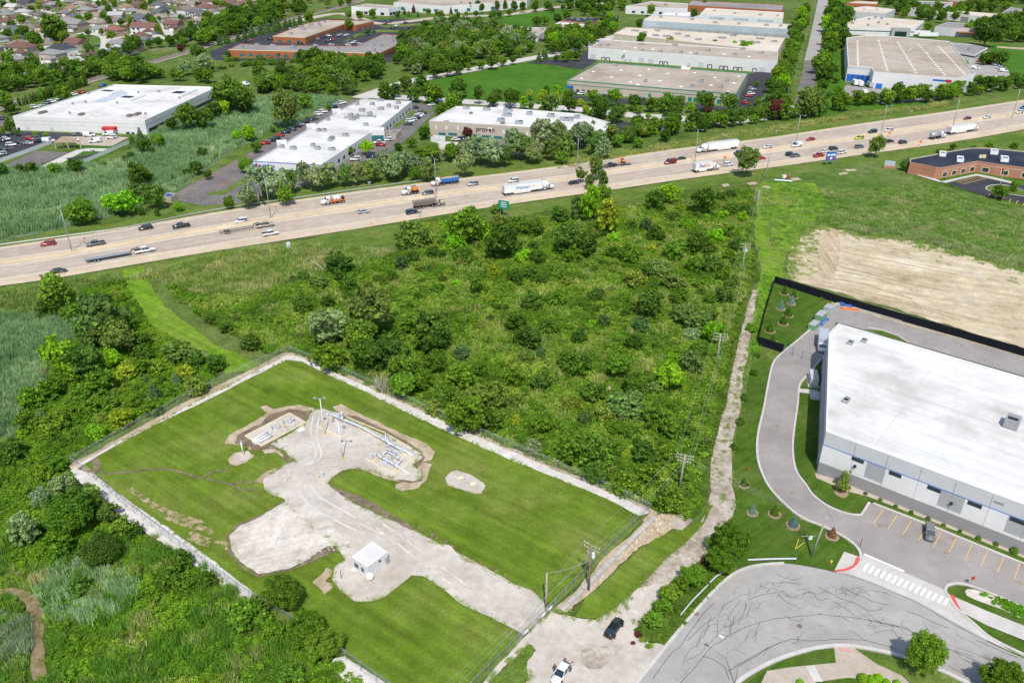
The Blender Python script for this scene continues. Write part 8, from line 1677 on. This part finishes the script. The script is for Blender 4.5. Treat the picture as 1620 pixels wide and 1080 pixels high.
for k in range(6): a = k*PI/3+.52; mb = MB(); mb.box((0,0,.42),(.22,.05,.5),0,.8); me = mb.mesh('spark_ray',M['spark'],fix=False); o = put('logo_mark',me,t,None,((xr+xf)/2+4.2,-1.31,2.75)); o.rotation_euler = (0,a,0)
semi('white semi-trailer truck with plain sides on the far lanes below the hedge',1135,239,True,16.2,PCOL['white'],'white',True,2.9)
semi('white semi-trailer truck near the right end of the near lanes',1523,210,False,16.2,PCOL['white'],'white',False,2.8)
semi('short white parcel truck with purple and orange lettering on the near lanes',1118,271,False,8.7,PCOL['white'],'white',False,2.9,'box',[('Fed','purple',-2.6,2.1),('Ex','orange',.75,2.1)])
semi('muddy grey-brown dump semi truck on the near lanes',680,328,False,8.6,(.21,.17,.14),'tan',False,2.8,'dump'); semi('white semi truck with bright blue dump trailer on the far lanes',703,293,True,8.0,(.02,.2,.62),'white',False,2.8,'load')
def rigid(label,px,py,back,build,L=9,col='white'):
    p,th = hw(px,py,back); t = thing('work_truck',label,'truck',(p.x,p.y,.228),th,'trucks on the highway'); vbox(t,'chassis',(-.6,0,.95),(L-2.2,1.0,.3),'black',None,0); tractor(t,L/2-3.6,col,False); build(t,L); axle(t,[-L/2+1.0,-L/2+2.2]); return t
def b1(t,L):
    for k,x in enumerate((-1.6,-.3)): vbox(t,'water_tank',(x-.6,0,2.2),(1.2,1.9,1.9),'white',None,.2)
    vbox(t,'hose_reel',(.5,0,1.9),(.7,1.4,1.2),'orange',None,.1); vbox(t,'deck',(-1.2,0,1.2),(L-3.4,2.3,.15),'orange',None,0); vbox(t,'rear_pump',(-L/2+.7,0,1.8),(.9,1.8,1.1),'black',None,.08)
rigid('white truck with two white tanks and orange deck on the far lanes',527,323,True,b1,9.4)
def b2(t,L):
    vbox(t,'deck',(-1.0,0,1.25),(L-3.4,2.3,.2),'black',None,0); vbox(t,'equipment_box',(-1.8,0,1.9),(2.2,1.8,1.1),'orange',None,.08); mb = MB(); mb.tube([(.4,0,1.3),(.4,0,2.9),(-2.2,0,3.3)],.16,7); put('boom',mb.mesh('boom',M['black']),t); vbox(t,'winch',(.1,0,1.9),(.6,1.0,.9),'black',None,.06)
rigid('white service truck with black boom and orange gear on the far lanes',650,308,True,b2,7.6)
def b3(t,L):
    mb = MB(); mb.tube([(-L/2+.2,0,2.2),(-L/2+.4,0,2.2),(L/2-4.0,0,2.2),(L/2-3.8,0,2.2)],[.7,1.15,1.15,.7],16); put('tank',mb.mesh('tank',M['steel'],True),t); vbox(t,'walkway',(-1.5,0,3.35),(4,.5,.08),'grey',None,0)
rigid('grey tanker truck on the near lanes near the clinic',1482,220,False,b3,10)
def trailer(t,x0,L,z=.75,goose=False,col='black',load=None):
    mb = MB()
    for s in (-1,1): mb.tube([(x0,s*.9,z),(x0-L,s*.9,z)],.1,5)
    for k in range(int(L/.8)): mb.box((x0-.4-k*.8,0,z),(.14,1.8,.1))
    put('trailer_frame',mb.mesh('trailer_frame',M['black'],fix=False),t)
    if load: vbox(t,'trailer_deck',(x0-L/2,0,z+.12),(L-.3,1.75,.08),load,None,0)
    if goose: mb = MB(); mb.tube([(x0,0,z),(x0+.6,0,z+.9),(x0+2.2,0,z+.95),(x0+2.3,0,z+.4)],.16,6); put('gooseneck',mb.mesh('gooseneck',M['black']),t)
    else: mb = MB(); mb.tube([(x0,0,z),(x0+1.2,0,z-.1)],.1,5); put('drawbar',mb.mesh('drawbar',M['black']),t)
    wm = wheelmesh(.38,.3)
    for k in range(2):
        for s in (-1,1): put('wheel',wm,t,None,(x0-L*.72-k*.9,s*1.05,.38))
def find(lab): return [o for o in THINGS if o.get('label') == lab][0]
for lab,x,y,Lt,lo in (('white pickup hauling a long gooseneck trailer on the near lanes',230,400,12.5,'steel'),('pale pickup hauling an empty black gooseneck trailer on the near lanes',420,360,10.5,None)):
    p,th = hw(x,y); t = car('pickup','white' if 'white' in lab else 'tan',p,th,lab,'trucks on the highway',.228,1.1); t['category'] = 'pickup truck'; trailer(t,-3.9,Lt,.8,True,load=lo)
t = find('black pickup towing the orange excavator'); trailer(t,-4.2,5.6,.6,False,load='wdark')
p,th = hw(985,262,True); ex = thing('excavator','small orange excavator riding on the trailer of the black pickup','excavator',(p.x,p.y,1.05),th)
for s in (-1,1): vbox(ex,'crawler_track',(0,s*.65,.3),(2.1,.35,.5),'black',None,.1)
vbox(ex,'engine_house',(-.3,0,1.0),(1.5,1.3,.8),'orange',None,.1); vbox(ex,'cab',(.3,-.25,1.6),(.9,.8,1.3),'glass',None,.06); vbox(ex,'cab_roof',(.3,-.25,2.3),(1.0,.9,.1),'orange',None,0)
mb = MB(); mb.tube([(.5,.35,1.0),(1.6,.35,2.7),(2.7,.35,1.9)],[.16,.14,.12],6); put('boom',mb.mesh('boom',M['orange']),ex); mb = MB(); mb.tube([(2.7,.35,1.9),(2.3,.35,.6)],.1,6); mb.box((2.2,.35,.45),(.5,.5,.5)); put('bucket_arm',mb.mesh('bucket_arm',M['orange']),ex)
# box truck in the shadow of the warehouse, trucks at the docks
def boxtruck(label,px,rz,col,L=7,name='box_truck',group=None,z=.15,cabcol='white'):
    p = G(*px); t = thing(name,label,'truck',(p.x,p.y,z),rz,group); vbox(t,'cargo_box',(-1.0,0,2.0),(L-2,2.4,2.4),'paint',PCOL[col],.05); mb = MB(); mb.extr([(L/2-1.95,.6),(L/2-1.95,2.4),(L/2-.9,2.4),(L/2-.3,1.6),(L/2+.1,1.3),(L/2+.1,.5)],-1.0,1.0); put('cab',bev(mb.mesh('cab',M['paint']),.08),t,PCOL[cabcol])
    mb = MB(); mb.add([(L/2-.86,-.85,2.34),(L/2-.86,.85,2.34),(L/2-.28,.9,1.64),(L/2-.28,-.9,1.64)],[(0,1,2,3)]); put('windscreen',mb.mesh('windscreen',M['glass'],fix=False),t); axle(t,[L/2-1.0,-L/2+1.2],.42,.95,False); return t
boxtruck('white box truck in the shade between the gate and the grey warehouse',q5("462,395")[0],math.radians(250),'silver',8.5)
for k,(s,cl,rz,lab) in enumerate((("545,540",'white',85,'white trailer at the dock next to the corner blue door'),("577,545",'white',85,'white trailer at the middle of the docks'),("640,552",'silver',85,'grey-fronted truck at the dock by the canopy wall'),("760,636",'white',95,'white box truck parked on the loading yard edge'),("793,640",'dark',95,'dark truck with orange tail parked on the loading yard edge'),("718,642",'green',95,'dark green truck parked beside the white box truck'))):
    boxtruck(lab,z12(s)[0],math.radians(rz),cl,8,'parked_truck','trucks at the loading yard')
for s,rz,lab in (("605,612",90,'small white box trailer standing alone on the loading yard'),("1010,240",-5,'long white trailer parked behind the huge warehouse'),("960,228",-5,'second white trailer parked beside the dark portal building'),("1505,528",-3,'long white trailer at the edge of the van car park')):
    p = G(*z12(s)[0]); L = 4 if 'small' in lab else 15; t = thing('box_trailer',lab,'trailer',(p.x,p.y,.2),math.radians(rz),'parked white trailers'); vbox(t,'trailer_box',(0,0,2.4),(L,2.5,2.7),'paint',PCOL['white'],.04); axle(t,[-L/2+1]+([-L/2+2.2] if L > 5 else []),.45); vbox(t,'landing_gear',(L/2-1.2,0,.6),(.2,1.8,1.0),'grey',None,0)
# parked cars ------------------------------------------------------------------
def lot(view,s,rz,group,prefix):
    for e in s.split():
        x,y,cl = e.split(',')[:3]; kd = e.split(',')[3] if e.count(',') > 2 else RV.choice(['sedan','suv','suv']); lotcar(kd,cl,(view[0]+float(x)/view[2],view[1]+float(y)/view[2]),math.radians(rz+RV.uniform(-3,3))+(PI if RV.random() < .4 else 0),'%s parked %s' % (cl,{'sedan': 'sedan','suv': 'car','van': 'van','pickup': 'pickup'}[kd]),group)
lot((340,0,4),"320,916,red 355,899,dark 385,884,navy 412,866,red 450,846,navy 487,829,dark 522,809,dark 542,796,white 570,782,navy 602,766,dark 627,759,dark 655,732,white 687,716,white 750,686,navy 777,667,silver 807,659,white",8,'cars beside the white office','')
lot((340,0,4),"1222,794,green 1236,776,white 1252,768,white 1270,756,navy 1286,746,white 1300,734,white 1312,724,navy 1092,894,white,suv 1042,912,white,pickup 1050,926,red 1370,672,white 195,542,white,van 1262,690,dark 990,1000,navy 890,1018,white",8,'cars beside the white office','')
lot((0,120,6.75),"330,690,red 372,682,dark 125,754,white,suv 208,728,dark 310,735,silver 368,716,dark 430,708,green 60,690,white 14,710,navy 42,668,navy 30,800,dark 20,852,silver 525,712,white,van 838,648,green,pickup 957,652,white,van 1020,716,white,van 1198,674,white 800,700,white 1162,640,white,van",12,'cars in the factory car park','')
lot((0,120,6.75),"10,470,red 44,474,dark 378,348,white 458,328,silver 510,306,navy 560,290,white 640,262,white 790,212,white 880,190,red 1095,118,blue",25,'cars behind the factory','')
lot((340,0,4),"208,268,dark 225,263,red 350,254,dark 555,276,navy 540,282,dark 645,256,silver 715,269,dark 747,258,red 720,234,white 688,244,navy 790,230,silver 845,290,white 880,276,white 832,229,white 1080,158,red 1150,170,white 1210,152,dark 1125,185,dark 1215,188,green 280,366,dark 352,368,red 125,345,silver 860,245,green 600,268,dark 1000,210,dark 940,214,green 1100,148,navy 90,335,red",20,'cars in the brick business park','')
lot((880,0,4),"1240,573,silver 1232,602,white 1220,616,red 1208,640,green 1200,661,red 310,612,white 155,602,white 555,636,navy 652,642,dark 110,600,dark 290,620,dark 600,640,white 1300,690,silver 1290,652,navy 340,112,navy 370,120,white 310,108,dark",8,'cars round the beige warehouse','')
lot((660,0,4),"775,262,navy 790,266,dark 808,262,red 820,254,navy 1125,180,white 1220,105,silver 1240,108,white 1200,104,dark",30,'cars in the far industrial park','')
lot((1215,0,4),"1440,418,white 1458,436,white 1475,446,white 1490,458,white,van 1340,396,red 565,240,maroon 335,162,dark 1310,440,white,van 1060,62,dark 1085,66,white",-25,'cars round the huge white warehouse','')
lot((660,0,4),"90,672,white 950,770,dark 1240,800,dark 290,888,navy 245,892,white",10,'cars by the tan office','')
lot((0,0,7.714),"895,668,red 770,752,dark 1180,572,navy 960,678,white 1340,452,dark 20,800,dark",20,'cars in the town','')
lot((1280,0,4.765),"88,195,dark",85,'cars on the service road','')
# ------------------------------------------------------------------ the person beside the white car
p = G(877,1064); t = thing('person','person in dark clothes standing beside the white sedan','person',(p.x,p.y,.28),math.radians(-60))
def skinned(name,verts,edges,rad,mat,root=0,sub=2):
    me = bpy.data.meshes.new(name); me.from_pydata(verts,edges,[]); o = bpy.data.objects.new(name,me); C.objects.link(o); md = o.modifiers.new('skin','SKIN'); sk = me.skin_vertices[0].data if me.skin_vertices else None
    if sk is None:
        b_ = bmesh.new(); b_.from_mesh(me); b_.verts.layers.skin.verify(); b_.to_mesh(me); b_.free(); sk = me.skin_vertices[0].data
    for v,r_ in zip(sk,rad): v.radius = (r_ if isinstance(r_,tuple) else (r_,r_)); v.use_root = False
    sk[root].use_root = True; ms = o.modifiers.new('sub','SUBSURF'); ms.levels = ms.render_levels = sub; dg = bpy.context.evaluated_depsgraph_get(); bm_ = bpy.data.meshes.new_from_object(o.evaluated_get(dg)); bpy.data.objects.remove(o); bm_.materials.clear(); bm_.materials.append(M[mat])
    bm_.polygons.foreach_set('use_smooth',[True]*len(bm_.polygons)); return bm_
V_ = [(0,0,.95),(0,0,1.15),(0,0,1.38),(0,0,1.5),(.01,0,1.56),(.02,0,1.68),(.0,.19,1.40),(.0,.27,1.12),(.12,.25,.9),(.0,-.19,1.40),(-.02,-.27,1.13),(.15,-.2,.98),(0,.09,.88),(.02,.1,.48),(-.01,.1,.07),(.12,.11,.04),(0,-.09,.88),(.03,-.11,.48),(.0,-.12,.07),(.13,-.12,.04)]
E_ = [(0,1),(1,2),(2,3),(3,4),(4,5),(2,6),(6,7),(7,8),(2,9),(9,10),(10,11),(0,12),(12,13),(13,14),(14,15),(0,16),(16,17),(17,18),(18,19)]
R_ = [(.12,.15),(.11,.15),(.12,.18),.06,.055,(.10,.085),.07,.05,.035,.07,.05,.035,.10,.07,.05,.045,.10,.07,.05,.045]
put('body',skinned('body',V_,E_,R_,'skin'),t)
put('jacket',skinned('jacket',[(0,0,.92),(0,0,1.15),(0,0,1.40),(0,0,1.47),(0,.20,1.41),(0,.28,1.12),(.10,.26,.95),(0,-.20,1.41),(-.02,-.28,1.13),(.12,-.22,1.01)],[(0,1),(1,2),(2,3),(2,4),(4,5),(5,6),(2,7),(7,8),(8,9)],[(.15,.19),(.135,.18),(.14,.2),.08,.085,.065,.05,.085,.065,.05],'cloth'),t)
put('trousers',skinned('trousers',[(0,0,.95),(0,.09,.86),(.02,.1,.48),(-.01,.1,.1),(0,-.09,.86),(.03,-.11,.48),(0,-.12,.1)],[(0,1),(1,2),(2,3),(0,4),(4,5),(5,6)],[(.14,.17),.115,.085,.07,.115,.085,.07],'jeans'),t)
mb = MB(); mb.tube([(.0,0,1.66),(-.01,0,1.74),(-.02,0,1.79)],[.105,.10,.05],12); put('hair',mb.mesh('hair',M['black'],True),t)
for s in (-1,1):
    mb = MB(); mb.box((.1,s*.035,1.69),(.015,.02,.012)); put('eye',mb.mesh('eye',M['black'],fix=False),t)
    c_ = Vector((.12,.25,.88)) if s > 0 else Vector((.16,-.2,.96))
    hm = MB()
    for k in range(4): y = (k-1.5)*.02; hm.tube([c_+Vector((0,y,0)),c_+Vector((.02,y*1.2,-.05-.004*(k % 3))),c_+Vector((.035,y*1.2,-.085-.006*(k % 3)))],[.011,.009,.007],5)
    hm.tube([c_+Vector((.0,-s*.03,.02)),c_+Vector((.035,-s*.045,-.01)),c_+Vector((.05,-s*.04,-.04))],[.012,.01,.008],5); put('hand',hm.mesh('hand',M['skin'],True),t)
mb = MB(); mb.tube([(.11,0,1.655),(.135,0,1.65)],[.018,.01],6); put('nose',mb.mesh('nose',M['skin']),t)
settle_labels()
